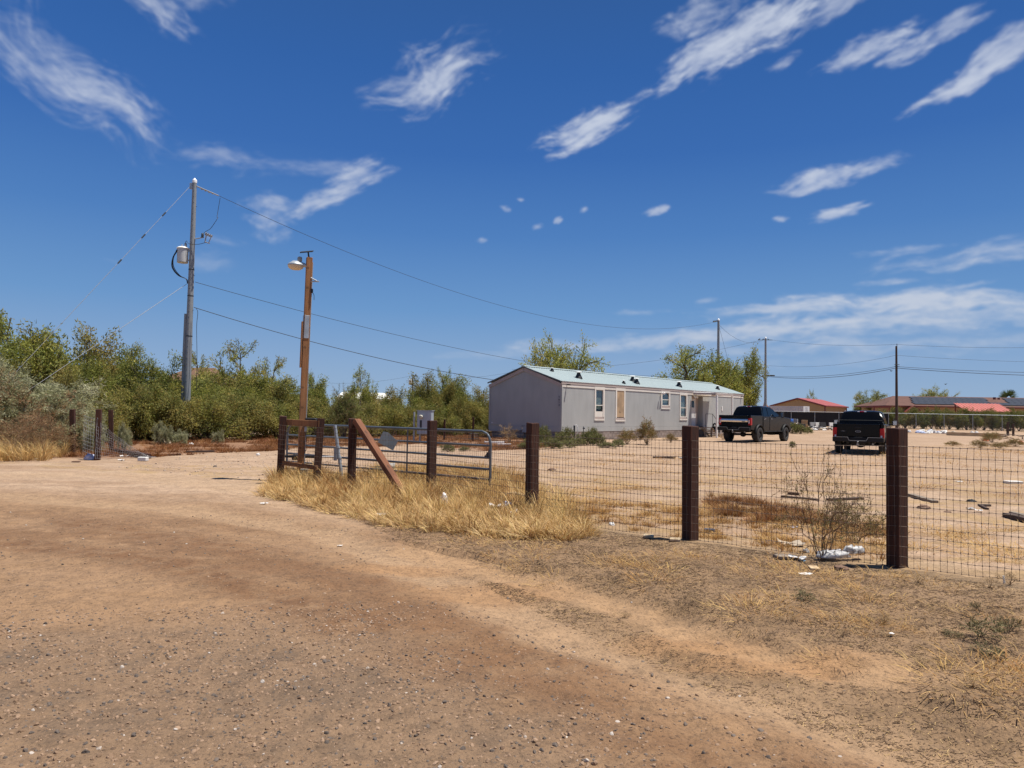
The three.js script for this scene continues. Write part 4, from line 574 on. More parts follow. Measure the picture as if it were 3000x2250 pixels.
  const edge = (s) => { const z0 = s > 0 ? 0.06 : -W - 0.06, dy = ridge - eave - 0.12, len = Math.hypot(mid - z0, dy), ang = Math.atan2(dy, Math.abs(mid - z0)), g = box(0.03, 0.075, len); g.rotateX(s > 0 ? ang : -ang); return g.translate(-0.115, (ridge + eave + 0.16) / 2 - 0.02, (z0 + mid) / 2); };
  part('roof_edge_trim', [edge(1), edge(-1)], M.roofEdge, roof);
  // vents on the roof
  const rn = V(0, W / 2 + 0.06, ridge - eave - 0.12).normalize(), rnW = hx.clone().multiplyScalar(0).addScaledVector(V(0, 1, 0), rn.y).addScaledVector(hz, rn.z), rp = HOUSE.o.clone().add(V(0, ridge + 0.02, 0)).addScaledVector(hz, mid);
  [[1617, 1088, 0.7], [1695, 1108, 1.25], [1827, 1124, 0.7], [1853, 1117, 1.15], [1865, 1124, 1.15], [1989, 1133, 1.25], [2102, 1141, 1]].forEach(([px, py, s]) => { const q = toHouse(onPlane(px, py, rp, rnW)); const v = part('roof_vent', lathe([[0.2 * s, -0.05], [0.17 * s, 0.06], [0.09 * s, 0.2 * s], [0.085 * s, 0.26 * s]], 12), M.black, roof); v.position.copy(q); part('vent_cap', lathe([[0, 0.33 * s], [0.15 * s, 0.31 * s], [0.17 * s, 0.27 * s], [0.0, 0.26 * s]], 12), M.whiteCap, v); });
  // windows
  for (const w of wins) {
    const cx = (w.x0 + w.x1) / 2, cw = w.x1 - w.x0, cy = (w.y0 + w.y1) / 2, ch = w.y1 - w.y0, tr = 0.14;
    const win = part('window', [box(tr, ch + 0.02, 0.03, w.x0 - tr / 2 + 0.02, cy, 0.017), box(tr, ch + 0.02, 0.03, w.x1 + tr / 2 - 0.02, cy, 0.017), box(cw + 2 * tr - 0.04, tr + 0.04, 0.032, cx, w.y1 + tr / 2, 0.018), box(cw + 2 * tr - 0.04, 0.06, 0.034, cx, w.y0 - 0.19, 0.019), box(0.06, 0.2, 0.03, w.x0 - tr + 0.05, w.y0 - 0.09, 0.017), box(0.06, 0.2, 0.03, w.x1 + tr - 0.05, w.y0 - 0.09, 0.017)], M.trim, house);
    part('sill_panel', box(cw + 2 * tr - 0.14, 0.17, 0.012, cx, w.y0 - 0.085, 0.008), M.fascia, win);
    if (w.n === 'board') { part('plywood_sheet', box(cw + 0.02, ch - 0.04, 0.02, cx, cy + 0.02, 0.004), M.ply, win); continue; }
    const lower = w.n === 'small' ? 0.46 : 0.42;
    const ym = w.y0 + ch * lower, fr = 0.045;
    part('sash', [box(cw, fr, 0.03, cx, ym, -0.01), box(fr, ch, 0.028, w.x0 + fr / 2, cy, -0.012), box(fr, ch, 0.028, w.x1 - fr / 2, cy, -0.012), box(cw, fr, 0.03, cx, w.y0 + fr / 2, -0.01), box(cw, fr, 0.03, cx, w.y1 - fr / 2, -0.01), ...(w.n === 'tall' ? [box(cw, 0.3, 0.02, cx, w.y0 + 0.17, -0.004)] : [])], M.trim, win);
    part('pane', box(cw - fr * 2, w.y1 - ym - fr * 1.5, 0.005, cx, (w.y1 + ym) / 2, -0.02), M.glass, win); part('pane', box(cw - fr * 2, ym - w.y0 - fr * 1.5, 0.005, cx, (w.y0 + ym) / 2, -0.026), M.glass, win);
    const slats = []; for (let y = w.y0 + 0.06; y < w.y1 - 0.05; y += 0.055) slats.push(box(cw - 0.1, 0.004, 0.038, cx + 0.01 * n2(y * 9, cx), y + 0.006 * n2(y * 7, cx + 3), -0.1, 0.75, 0, 0.01 * n2(y * 3, cx))); part('blind', slats, M.blind, win);
    
  }
  part('partition', box(L - 0.2, eave - base - 0.35, 0.03, L / 2, (eave + base) / 2 + 0.1, -2.6), M.room, house); for (const x of [6.2, 10.5, 14.2]) part('partition', box(0.03, eave - base - 0.35, 2.45, x, (eave + base) / 2 + 0.1, -1.33), M.room, house);
  // recessed entry with door
  const ax = (alc.x0 + alc.x1) / 2, aw = alc.x1 - alc.x0, fl = base + 0.25, dep = 0.32;
  part('entry_side', [box(0.04, alc.y1 - fl, dep, alc.x0 - 0.02, (alc.y1 + fl) / 2, -dep / 2 - 0.055), box(0.04, alc.y1 - fl, dep, alc.x1 + 0.02, (alc.y1 + fl) / 2, -dep / 2 - 0.055)], M.siding, house);
  part('entry_back', box(aw, alc.y1 - fl, 0.04, ax, (alc.y1 + fl) / 2, -dep - 0.08), M.fascia, house); part('entry_floor', box(aw, 0.05, dep + 0.1, ax, fl - 0.03, -dep / 2), M.darkWood, house); part('entry_ceiling', box(aw, 0.03, dep, ax, alc.y1 + 0.02, -dep / 2 - 0.055), M.fascia, house);
  const dw = Math.min(0.95, aw * 0.62), door = part('door', rbox(dw, 2.0, 0.045, 0.006, ax - aw * 0.06, fl + 1.02, -dep - 0.03), M.doorWhite, house);
  part('door_window', box(0.46, 0.5, 0.012, ax - aw * 0.06, fl + 1.62, -dep + 0.001), M.tinted, door); part('door_frame', [box(0.08, 2.1, 0.05, ax - aw * 0.06 - dw / 2 - 0.045, fl + 1.05, -dep - 0.025), box(0.08, 2.1, 0.05, ax - aw * 0.06 + dw / 2 + 0.045, fl + 1.05, -dep - 0.025), box(dw + 0.17, 0.08, 0.05, ax - aw * 0.06, fl + 2.08, -dep - 0.024)], M.door, door); part('handle', new THREE.SphereGeometry(0.035, 10, 8).translate(ax - aw * 0.06 + dw * 0.4, fl + 0.95, -dep + 0.03), M.steel, door);
  // block skirting
  const bl = [0, 1, 2].map((s) => { const g = rbox(0.39, 0.19, 0.1, 0.008, 0, 0, 0, 1), p = g.attributes.position; for (let i = 0; i < p.count; i++) p.setZ(i, p.getZ(i) + 0.004 * n3(p.getX(i) * 6, p.getY(i) * 6, s * 9)); return boxUV(join(g)); });
  const blm = [0.85, 1, 1.15].map((k) => { const m = M.block.clone(); m.color.setRGB(k, k * 0.985, k * 0.97); return m; });
  const skirt = part('skirting_backing', [box(L - 0.14, base + 0.1, 0.03, L / 2, (base - 0.1) / 2, -0.12), box(0.03, base + 0.1, W - 0.3, 0.12, (base - 0.1) / 2, mid)], M.mortar, house);
  const rb = rngOf(88); let nb = 0; const put = (x, y, z, turn) => { const o = new THREE.Mesh(bl[Math.floor(rb() * 3)], blm[Math.floor(rb() * 3)]); o.name = 'block'; o.position.set(x, y, z); o.rotation.y = turn; skirt.add(o); nb++; };
  for (let row = 0; row < 3; row++) { for (let k = 0; k < 60; k++) { const x = 0.3 + k * 0.4 + (row % 2) * 0.2; if (x > L - 0.25 || (x > alc.x0 - 0.1 && x < alc.x1 + 0.2)) continue; put(x, 0.07 + row * 0.2 - 0.03, -0.055 + (rb() - 0.5) * 0.008, 0); } for (let k = 0; k < 13; k++) { const z = -0.35 - k * 0.4 - (row % 2) * 0.2; if (z < -W + 0.3 || (k === 5 && row < 2)) continue; put(0.055 + (rb() - 0.5) * 0.008, 0.07 + row * 0.2 - 0.03, z, Math.PI / 2); } }
  // house number on the gable corner, running down
  { const cv = document.createElement('canvas'); cv.width = 64; cv.height = 256; const c = cv.getContext('2d'); c.fillStyle = 'rgb(150,150,150)'; c.fillRect(0, 0, 64, 256); c.fillStyle = '#151515'; c.font = 'bold 62px sans-serif'; c.textAlign = 'center'; '1013'.split('').forEach((q, i) => c.fillText(q, 32, 56 + i * 62)); const tx = new THREE.CanvasTexture(cv); tx.colorSpace = THREE.SRGBColorSpace; const p0 = gableHit(1641, 1175), m = mat('#fff', 0.7, 0, { map: tx }); m.color.setRGB(1.1, 1.1, 1.1); const g = new THREE.PlaneGeometry(0.17, 0.62).rotateY(-Math.PI / 2), o = new THREE.Mesh(g, m); o.name = 'house_number'; o.position.set(-0.036, p0.y, Math.min(-0.16, p0.z)); house.add(o); }
  // lamps, cameras, sockets on the wall
  const fl1 = sideHit(1935, 1153); const lamp = part('flood_light', [rbox(0.1, 0.1, 0.06, 0.02, fl1.x, fl1.y, 0.07), bar(V(fl1.x, fl1.y, 0.05), V(fl1.x, fl1.y - 0.42, 0.05), 0.018, 0.018, 8)], M.trim, house); [-1, 1].forEach((s) => part('lamp_head', lathe([[0.02, 0], [0.05, 0.03], [0.085, 0.14], [0.07, 0.145], [0, 0.12]], 12).rotateX(1.9).rotateZ(s * 0.5).translate(fl1.x + s * 0.12, fl1.y + 0.04, 0.14), M.white, lamp));
  const fl2 = sideHit(2032, 1162); const lamp2 = part('flood_light', rbox(0.1, 0.1, 0.06, 0.02, fl2.x, fl2.y, 0.06), M.trim, house); [-1, 1].forEach((s) => part('lamp_head', lathe([[0.02, 0], [0.05, 0.03], [0.085, 0.14], [0.07, 0.145], [0, 0.12]], 12).rotateX(1.9).rotateZ(s * 0.5).translate(fl2.x + s * 0.13, fl2.y - 0.02, 0.13), M.white, lamp2));
  const cam = sideHit(1660, 1127); part('wall_camera', [rbox(0.1, 0.07, 0.16, 0.02, cam.x, cam.y, 0.18), rbox(0.05, 0.05, 0.1, 0.01, cam.x, cam.y, 0.07)], M.black, house); const c2 = sideHit(2172, 1161); part('wall_camera', rbox(0.12, 0.08, 0.14, 0.02, c2.x - 0.1, c2.y, 0.1), M.black, house);
  const s1 = sideHit(2115, 1197), s2 = sideHit(2137, 1211); part('meter_cover', rbox(0.14, 0.34, 0.04, 0.01, s1.x, s1.y, 0.02), M.white, house); part('conduit', box(0.04, 0.24, 0.03, s2.x, s2.y, 0.018), M.white, house);
  const v1 = gableHit(1442, 1238); part('gable_vent', rbox(0.02, 0.05, 0.1, 0.006, -0.02, v1.y, v1.z), M.white, house);

  // porch awning: a thing of its own on two posts
  const toW = (p) => HOUSE.o.clone().addScaledVector(hx, p.x).add(V(0, p.y, 0)).addScaledVector(hz, p.z);
  const a0 = alc.x0 - 0.05, a1 = a0 + 2.9, outz = 1.75, aw2 = thing('porch_awning', 'small white metal awning on two square posts over the entry', 'awning', toW(V(a0, 0, 0.16)), HOUSE.turn), wA = a1 - a0;
  part('awning_roof', (() => { const prof = [], n = 18; for (let k = 0; k <= n; k++) { const x = wA * k / n; prof.push([x, 0], [x + 0.03, 0.03], [x + 0.07, 0.03], [x + 0.1, 0]); } const pos = [], idx = []; prof.forEach(([x, h]) => { pos.push(x, eave + 0.02 + h, 0, x, eave - 0.06 + h, outz); }); for (let k = 0; k < prof.length - 1; k++) idx.push(k * 2, k * 2 + 1, k * 2 + 2, k * 2 + 1, k * 2 + 3, k * 2 + 2); const g = new THREE.BufferGeometry(); g.setAttribute('position', new THREE.Float32BufferAttribute(pos, 3)); g.setIndex(idx); const q = g.toNonIndexed(); q.computeVertexNormals(); return q; })(), M.whiteCap, aw2);
  part('awning_beam', [box(wA + 0.1, 0.13, 0.06, wA / 2, eave - 0.14, outz - 0.04), box(0.05, 0.13, outz, 0.02, eave - 0.1, outz / 2), box(0.05, 0.13, outz, wA, eave - 0.1, outz / 2)], M.fascia, aw2);
  [[0.25, 0], [wA - 0.15, 0]].forEach(([x]) => part('awning_post', rbox(0.11, eave - 0.2, 0.11, 0.008, x, (eave - 0.2) / 2, outz - 0.06), M.white, aw2));
  // steps with handrail
  const st = thing('porch_steps', 'wooden porch steps with dark handrail under the awning', 'steps', toW(V(alc.x0 + 0.1, 0, 0.16)), HOUSE.turn), sw = 1.15;
  part('landing', box(sw, 0.06, 0.85, sw / 2, fl - 0.08, 0.45), M.greyWood, st); part('landing_leg', box(0.09, fl - 0.1, 0.09, 0.05, (fl - 0.1) / 2, 0.8), M.greyWood, st); part('landing_leg', box(0.09, fl - 0.1, 0.09, sw - 0.05, (fl - 0.1) / 2, 0.8), M.greyWood, st);
  const n = 4, run = 0.3; for (let k = 0; k < n; k++) part('tread', box(run, 0.045, 0.9, sw + run * (k + 0.5), fl - 0.1 - (fl - 0.05) * (k + 1) / (n + 1), 0.45), M.paleWood, st);
  [0.03, 0.87].forEach((z) => { const A = V(sw, fl - 0.16, z), B = V(sw + run * (n + 0.3), 0.02, z), d = B.clone().sub(A), l = d.length(); part('stringer', box(l, 0.15, 0.045, 0, 0, 0, 0, 0, Math.atan2(d.y, d.x)).translate((A.x + B.x) / 2, (A.y + B.y) / 2, z), M.paleWood, st); });
  const hr = (z) => part('handrail', [new THREE.TubeGeometry(new THREE.CatmullRomCurve3([V(0.05, fl - 0.08, z), V(0.05, fl + 0.84, z), V(0.12, fl + 0.92, z), V(sw - 0.1, fl + 0.92, z), V(sw + 0.05, fl + 0.88, z), V(sw + run * n - 0.05, 0.93, z), V(sw + run * n, 0.85, z), V(sw + run * n, 0, z)], false, 'catmullrom', 0.1), 60, 0.019, 6), bar(V(sw, fl - 0.1, z), V(sw, fl + 0.9, z), 0.015, 0.015, 6)], M.gateDark, st); hr(0.86);
  // bicycle sized clutter on the porch: a folded black stroller frame
  const bz = thing('stroller', 'folded black stroller with white panel standing on the porch steps', 'stroller', toW(V(alc.x0 + 1.75, 0.42, 0.95)), HOUSE.turn);
  part('hood', new THREE.TorusGeometry(0.3, 0.06, 8, 18, 2.4).rotateZ(0.3).translate(0, 0.25, 0), M.black, bz); part('seat', rbox(0.5, 0.3, 0.35, 0.08, 0.02, 0.2, 0), M.plastic, bz); part('panel', rbox(0.28, 0.2, 0.36, 0.05, 0.02, 0.22, 0.01), M.white, bz); [-0.25, 0.27].forEach((x) => part('wheel', new THREE.TorusGeometry(0.1, 0.03, 8, 16).translate(x, 0.02, 0.2), M.rubber, bz)); part('frame', [bar(V(-0.25, 0.02, 0.18), V(0.1, 0.5, 0.15), 0.015), bar(V(0.27, 0.02, 0.18), V(-0.1, 0.4, 0.15), 0.015), bar(V(0.0, 0.02, -0.2), V(0, 0.4, -0.15), 0.015)], M.gateDark, bz);
  // standpipe and hose by the wall, tap
  const sp = GL(1682, 1298), so = thing('standpipe', 'dark standpipe with looped hose before the mobile home wall', 'pipe', sp); part('pipe', bar(V(0, 0, 0), V(0, 0.92, 0), 0.05, 0.045, 10), M.gateDark, so); part('hose', tube([V(0.01, 0.9, 0.04), V(0.08, 0.97, 0.04), V(0.17, 0.85, 0.05), V(0.15, 0.5, 0.06), V(0.1, 0.3, 0.08), V(-0.2, 0.06, 0.12)], 0.014, 30), M.white, so);
  const tp = GL(1709, 1298), to = thing('yard_tap', 'small dark yard tap on a thin riser by the wall', 'tap', tp); part('riser', bar(V(0, 0, 0), V(0, 0.75, 0), 0.02), M.gateDark, to); part('tap_head', [rbox(0.12, 0.07, 0.07, 0.02, 0.02, 0.78, 0), bar(V(0, 0.8, 0), V(0, 0.88, 0), 0.03, 0.015)], M.gateDark, to);
}
// ------------------------------------------------------------------ pickup trucks (forward is -z, rear axle at z = 0)
function decal(w, h, draw, rough = 0.5, metal = 0) { const cv = document.createElement('canvas'); cv.width = 256; cv.height = Math.round(256 * h / w); const c = cv.getContext('2d'); draw(c, cv.width, cv.height); const t = new THREE.CanvasTexture(cv); t.colorSpace = THREE.SRGBColorSpace; return { g: new THREE.PlaneGeometry(w, h), m: mat('#fff', rough, metal, { map: t }) }; }
function pickup(name, label, pos, heading, o) {
  const t = thing(name, label, 'pickup truck', pos, -heading), { WB, lift, W, paint } = o, hw = W / 2, R = o.tyre, tail = 1.2, cabBack = -0.52, cowl = -(WB - 0.72), nose = -(WB + 0.92);
  const rock = 0.5 + lift, belt = 1.30 + lift + o.tall, rail = 1.34 + lift + o.tall, roofY = 1.93 + lift + o.tall, hood = 1.24 + lift + o.tall, arch = o.arch, ax = R + 0.02;
  const side = (pts, holes, w, x0) => { const s = new THREE.Shape(); pts(s); const g = new THREE.ExtrudeGeometry(s, { depth: w, bevelEnabled: true, bevelThickness: 0.03, bevelSize: 0.02, bevelSegments: 3, curveSegments: 20 }); g.rotateY(Math.PI / 2); return g.translate(x0, 0, 0); };   // shape x = -z
  // cab and bonnet
  part('cab_body', side((s) => { s.moveTo(0.56, rock); s.lineTo(WB - arch, rock); s.absarc(WB, ax, arch, Math.PI - 0.12, 0.12, true); s.lineTo(WB + 0.86, rock + 0.02); s.lineTo(WB + 0.9, hood - 0.2); s.lineTo(WB + 0.82, hood - 0.04); s.lineTo(-cowl + 0.1, hood + 0.05); s.lineTo(-cowl - 0.05, belt); s.lineTo(0.56, belt); }, 0, W - 0.1, -hw + 0.05), paint, t);
  // greenhouse
  const tw = hw - 0.23, bw = hw - 0.07, sec = [[-0.55, belt, 1], [-0.60, belt + 0.22, 0.66], [-0.80, roofY - 0.06, 0.1], [-0.95, roofY - 0.012, 0.02], [-1.5, roofY, 0], [-2.1, roofY - 0.015, 0.02], [-2.25, roofY - 0.05, 0.08], [cowl + 0.1, belt + 0.1, 0.85], [cowl, belt, 1]];
  const ring = ([z, y]) => { const f = (y - belt) / (roofY - belt), x = lerp(bw, tw, f); return [V(-bw, belt - 0.02, z), V(-x, y - 0.05 * f, z), V(-x + 0.1 * f, y, z), V(-x * 0.5, y + 0.028 * f, z), V(x * 0.5, y + 0.028 * f, z), V(x - 0.1 * f, y, z), V(x, y - 0.05 * f, z), V(bw, belt - 0.02, z)]; };
  const rings = sec.map(ring), gp = [], gi = []; rings.forEach((q) => q.forEach((v) => gp.push(v.x, v.y, v.z))); for (let i = 0; i < rings.length - 1; i++) for (let k = 0; k < 7; k++) { const a = i * 8 + k; gi.push(a, a + 8, a + 1, a + 1, a + 8, a + 9); }
  let gg = new THREE.BufferGeometry(); gg.setAttribute('position', new THREE.Float32BufferAttribute(gp, 3)); gg.setIndex(gi); gg = toCreasedNormals(gg, 0.7); const cab = part('cab_roof', gg, paint, t);
  const quad = (n, ps, m = M.tinted) => { const g = new THREE.BufferGeometry(); g.setAttribute('position', new THREE.Float32BufferAttribute([ps[0], ps[1], ps[2], ps[0], ps[2], ps[3]].flatMap((v) => [v.x, v.y, v.z]), 3)); g.computeVertexNormals(); return part(n, g, m, cab); };
  const sx = (y) => lerp(bw, tw, (y - belt) / (roofY - belt)) + 0.006, y0 = belt + 0.03, y1 = roofY - 0.09, yr0 = belt + 0.05, yr1 = roofY - 0.08, zr = (y) => lerp(-0.55, -0.80, (y - belt) / (roofY - 0.06 - belt)) + 0.012;
  quad('rear_window', [V(-sx(yr0) + 0.09, yr0, zr(yr0)), V(sx(yr0) - 0.09, yr0, zr(yr0)), V(sx(yr1) - 0.13, yr1, zr(yr1)), V(-sx(yr1) + 0.13, yr1, zr(yr1))]);
  for (const s of [-1, 1]) { quad('side_window', [V(s * sx(y0), y0, -0.72), V(s * sx(y0), y0, -1.42), V(s * sx(y1), y1, -1.42), V(s * sx(y1), y1, -0.93)]); quad('side_window', [V(s * sx(y0), y0, -1.5), V(s * sx(y0), y0, cowl + 0.25), V(s * sx(y1), y1, -2.16), V(s * sx(y1), y1, -1.5)]); }
  quad('windscreen', [V(-bw + 0.12, belt + 0.05, cowl + 0.03), V(bw - 0.12, belt + 0.05, cowl + 0.03), V(tw - 0.06, roofY - 0.07, -2.215), V(-tw + 0.06, roofY - 0.07, -2.215)]);
  part('brake_lamp', rbox(0.17, 0.045, 0.04, 0.012, 0, roofY - 0.035, -0.80), M.lampRed, cab); for (const s of [-1, 1]) part('cargo_lamp', rbox(0.09, 0.04, 0.04, 0.012, s * 0.135, roofY - 0.035, -0.80), M.lampWhite, cab);
  // doors: seams and handles
  for (const s of [-1, 1]) for (const z of [-0.62, -1.6]) { const d = part('door', rbox(0.02, belt - rock - 0.06, 0.9, 0.012, s * (hw - 0.015), (belt + rock) / 2 + 0.01, z - 0.42), paint, t); part('door_handle', rbox(0.03, 0.035, 0.2, 0.012, s * (hw + 0.012), belt - 0.14, z - 0.2), o.brightHandles ? M.chrome : M.plastic, d); }
  // bed
  const bedSide = (x0) => side((s) => { s.moveTo(-tail + 0.02, rock + 0.12); s.lineTo(-arch - 0.02, rock + 0.05); s.absarc(0, ax, arch, Math.PI - 0.12, 0.12, true); s.lineTo(0.5, rock + 0.02); s.lineTo(0.5, rail); s.lineTo(-tail + 0.02, rail); }, 0, 0.06, x0);
  for (const s of [-1, 1]) part('bed_side', bedSide(s > 0 ? hw - 0.11 : -hw + 0.05), paint, t);
  part('bed_floor', box(W - 0.3, 0.06, tail + 0.5, 0, 0.78 + lift, (tail - 0.5) / 2), M.plastic, t); part('bed_front', box(W - 0.26, 0.55, 0.05, 0, rail - 0.3, -0.47), paint, t);
  const tg = part('tailgate', [rbox(W - 0.36, rail - rock - 0.25, 0.07, 0.025, 0, (rail + rock + 0.23) / 2, tail - 0.02, 3), rbox(W - 0.36, 0.05, 0.1, 0.02, 0, rail - 0.01, tail - 0.02)], paint, t);
  part('tailgate_handle', [rbox(0.26, 0.09, 0.03, 0.012, 0, rail - 0.13, tail + 0.012)], M.plastic, tg);
  if (o.band) { part('chrome_band', new THREE.CylinderGeometry(0.1, 0.1, W - 0.38, 16, 1, false, 0, Math.PI).rotateZ(Math.PI / 2).rotateX(Math.PI / 2).scale(1, 1, 0.45).translate(0, rail - 0.3, tail + 0.01), mat([0.72, 0.70, 0.67], 0.3, 1), tg); const q = decal(0.2, 0.05, (c, w, h) => { c.fillStyle = '#8d857b'; c.fillRect(0, 0, w, h); c.fillStyle = '#1b1b1b'; c.font = 'bold 46px sans-serif'; c.textAlign = 'center'; c.fillText('F-250', w / 2, h - 14); }, 0.3, 0.5), b = part('badge', q.g.translate(0.56, rail - 0.34, tail + 0.058), q.m, tg, false); }
  else { const e = part('oval_emblem', [new THREE.TorusGeometry(0.1, 0.011, 8, 32).scale(1, 0.42, 1).translate(0, rail - 0.3, tail + 0.022)], M.badge, tg); const q = decal(0.17, 0.065, (c, w, h) => { c.fillStyle = '#0c0c0d'; c.fillRect(0, 0, w, h); c.fillStyle = '#a8a8a8'; c.font = 'italic 74px serif'; c.textAlign = 'center'; c.fillText('Ford', w / 2, h - 26); }); part('emblem_script', q.g.translate(0, rail - 0.3, tail + 0.0185), q.m, e, false); const k = decal(0.22, 0.05, (c, w, h) => { c.fillStyle = '#070707'; c.fillRect(0, 0, w, h); c.fillStyle = '#9a9a9a'; c.font = 'bold 44px sans-serif'; c.textAlign = 'center'; c.fillText('LARIAT', w / 2, h - 12); }); part('badge', k.g.translate(-0.58, rail - 0.29, tail + 0.0185), k.m, tg, false); }
  for (const s of [-1, 1]) { const l = part('tail_lamp', rbox(0.17, 0.42, 0.22, 0.03, s * (hw - 0.095), rail - 0.36, tail - 0.09, 3), M.lampRed, t); part('reverse_lens', rbox(0.06, o.band ? 0.2 : 0.09, 0.02, 0.008, s * (hw - 0.12), rail - (o.band ? 0.36 : 0.5), tail + 0.018), M.lampWhite, l); }
  // bumper with plate and hitch
  const by = rock + 0.13, bp = part('rear_bumper', [rbox(0.62, 0.2, 0.2, 0.03, -hw + 0.33, by, tail + 0.12), rbox(0.62, 0.2, 0.2, 0.03, hw - 0.33, by, tail + 0.12), rbox(0.76, 0.1, 0.18, 0.03, 0, by - 0.08, tail + 0.1), rbox(0.7, 0.2, 0.08, 0.02, 0, by, tail + 0.058)], M.plastic, t);
  part('bumper_lip', [box(0.55, 0.018, 0.02, -hw + 0.35, by + 0.1, tail + 0.215), box(0.55, 0.018, 0.02, hw - 0.35, by + 0.1, tail + 0.215), box(0.16, 0.018, 0.02, -0.36, by + 0.03, tail + 0.21, 0, 0, -1.1), box(0.16, 0.018, 0.02, 0.36, by + 0.03, tail + 0.21, 0, 0, 1.1), box(0.6, 0.018, 0.02, 0, by - 0.045, tail + 0.195)], M.steel, bp);
  const pl = decal(0.31, 0.155, (c, w, h) => { c.fillStyle = o.plateColor; c.fillRect(0, 0, w, h); c.fillStyle = '#e6e6e2'; c.font = 'bold 66px sans-serif'; c.textAlign = 'center'; c.fillText(o.plate, w / 2, h * 0.72); }); part('number_plate', pl.g.translate(0.02, by + 0.03, tail + 0.09), pl.m, bp, false);
  part('tow_hitch', [box(0.08, 0.08, 0.3, 0, by - 0.2, tail + 0.1), new THREE.SphereGeometry(0.035, 10, 8).translate(0, by - 0.1, tail + 0.28), bar(V(0, by - 0.2, tail + 0.28), V(0, by - 0.12, tail + 0.28), 0.018)], M.steel, t);
  // chassis, axles, exhaust
  part('chassis', [box(0.09, 0.16, WB + 1.9, -0.42, rock + 0.02, -(WB - 0.2) / 2), box(0.09, 0.16, WB + 1.9, 0.42, rock + 0.02, -(WB - 0.2) / 2)], M.black, t); part('rear_axle', [bar(V(-hw + 0.3, R, 0), V(hw - 0.3, R, 0), 0.06), new THREE.SphereGeometry(0.17, 14, 10).scale(1.1, 0.9, 1).translate(0, R, 0)], M.black, t); part('front_axle', [bar(V(-hw + 0.3, R, -WB), V(hw - 0.3, R, -WB), 0.06), rbox(0.4, 0.2, 0.5, 0.05, 0.1, R + 0.02, -WB)], M.black, t); part('spare_wheel', new THREE.CylinderGeometry(0.36, 0.36, 0.2, 20).translate(0, rock + 0.02, 0.72), M.rubber, t); part('underbody', box(W - 0.5, 0.2, WB, 0, rock + 0.16, -WB / 2 - 0.2), M.black, t); part('exhaust', bar(V(0.55, rock - 0.05, tail - 0.15), V(0.5, rock, -1.6), 0.04), M.steel, t);
  if (o.steps) for (const s of [-1, 1]) part('side_step', rbox(0.14, 0.06, WB - 1.1, 0.02, s * (hw - 0.02), rock - 0.03, -WB / 2 - 0.05), M.plastic, t);
  // flares, mirrors, bumper, grille, lamps
  const flare = (z, s) => part('wheel_flare', new THREE.TorusGeometry(arch + 0.025, o.flare, 8, 22, Math.PI - 0.25).scale(1, 1, 1.6).rotateZ(0.125).rotateY(Math.PI / 2).translate(s * (hw - 0.0), ax, z), M.plastic, t);
  for (const s of [-1, 1]) { flare(0, s); flare(-WB, s); const m = part('mirror', rbox(0.2, o.mirror, 0.16, 0.05, s * (hw + 0.24), belt + 0.1, cowl + 0.42, 3), M.plastic, t); part('mirror_arm', rbox(0.2, 0.06, 0.08, 0.02, s * (hw + 0.08), belt + 0.04, cowl + 0.42), M.plastic, m); part('mirror_glass', rbox(0.15, o.mirror - 0.06, 0.012, 0.005, s * (hw + 0.24), belt + 0.1, cowl + 0.505), M.chrome, m); part('head_lamp', rbox(0.34, 0.24, 0.1, 0.04, s * (hw - 0.24), hood - 0.26, nose + 0.03), M.lampWhite, t); }
  part('front_bumper', rbox(W - 0.04, 0.26, 0.24, 0.06, 0, rock + 0.1, nose - 0.02), M.plastic, t); part('grille', rbox(W - 0.75, 0.36, 0.08, 0.03, 0, hood - 0.28, nose + 0.02), M.gateDark, t);
  if (o.bar) part('bed_cover_roll', [rbox(W - 0.3, 0.05, 0.18, 0.02, 0, rail + 0.16, -0.2), rbox(0.16, 0.12, 0.1, 0.02, -0.6, rail + 0.07, -0.2), rbox(0.16, 0.12, 0.1, 0.02, 0.6, rail + 0.07, -0.2), rbox(0.06, 0.1, 0.5, 0.02, -hw + 0.12, rail + 0.06, 0.1), rbox(0.06, 0.1, 0.5, 0.02, hw - 0.12, rail + 0.06, 0.1)], M.plastic, t);
  // wheels
  for (const z of [0, -WB]) for (const s of [-1, 1]) {
    const w2 = o.tyreW / 2, x = s * (hw - w2 + o.poke), rr = R * o.rimK;
    const prof = [[rr, -w2 * 0.8], [rr + 0.03, -w2 * 0.95], [R - 0.06, -w2], [R - 0.02, -w2 * 0.9], [R - 0.004, -w2 * 0.7], [R, 0], [R - 0.004, w2 * 0.7], [R - 0.02, w2 * 0.9], [R - 0.06, w2], [rr + 0.03, w2 * 0.95], [rr, w2 * 0.8]];
    const wheel = part('wheel', [lathe(prof, 40).rotateZ(Math.PI / 2).translate(x, R, z), ...Array.from({ length: 36 }, (_, k) => { const a = k / 36 * 6.2832; return [-1, 1].map((q) => box(w2 * 0.62, 0.022, 0.07, q * w2 * 0.55, R - 0.002, 0, 0, q * 0.35, 0).rotateX(a + q * 0.05).translate(x, R, z)); }).flat()], M.rubber, t);
    const xo = x + s * w2 * 0.55; part('rim', [new THREE.CylinderGeometry(rr, rr, w2 * 0.5, 28).rotateZ(Math.PI / 2).translate(xo - s * w2 * 0.45, R, z), new THREE.TorusGeometry(rr - 0.012, 0.02, 8, 30).rotateY(Math.PI / 2).translate(xo + s * w2 * 0.25, R, z)], o.rim, wheel);
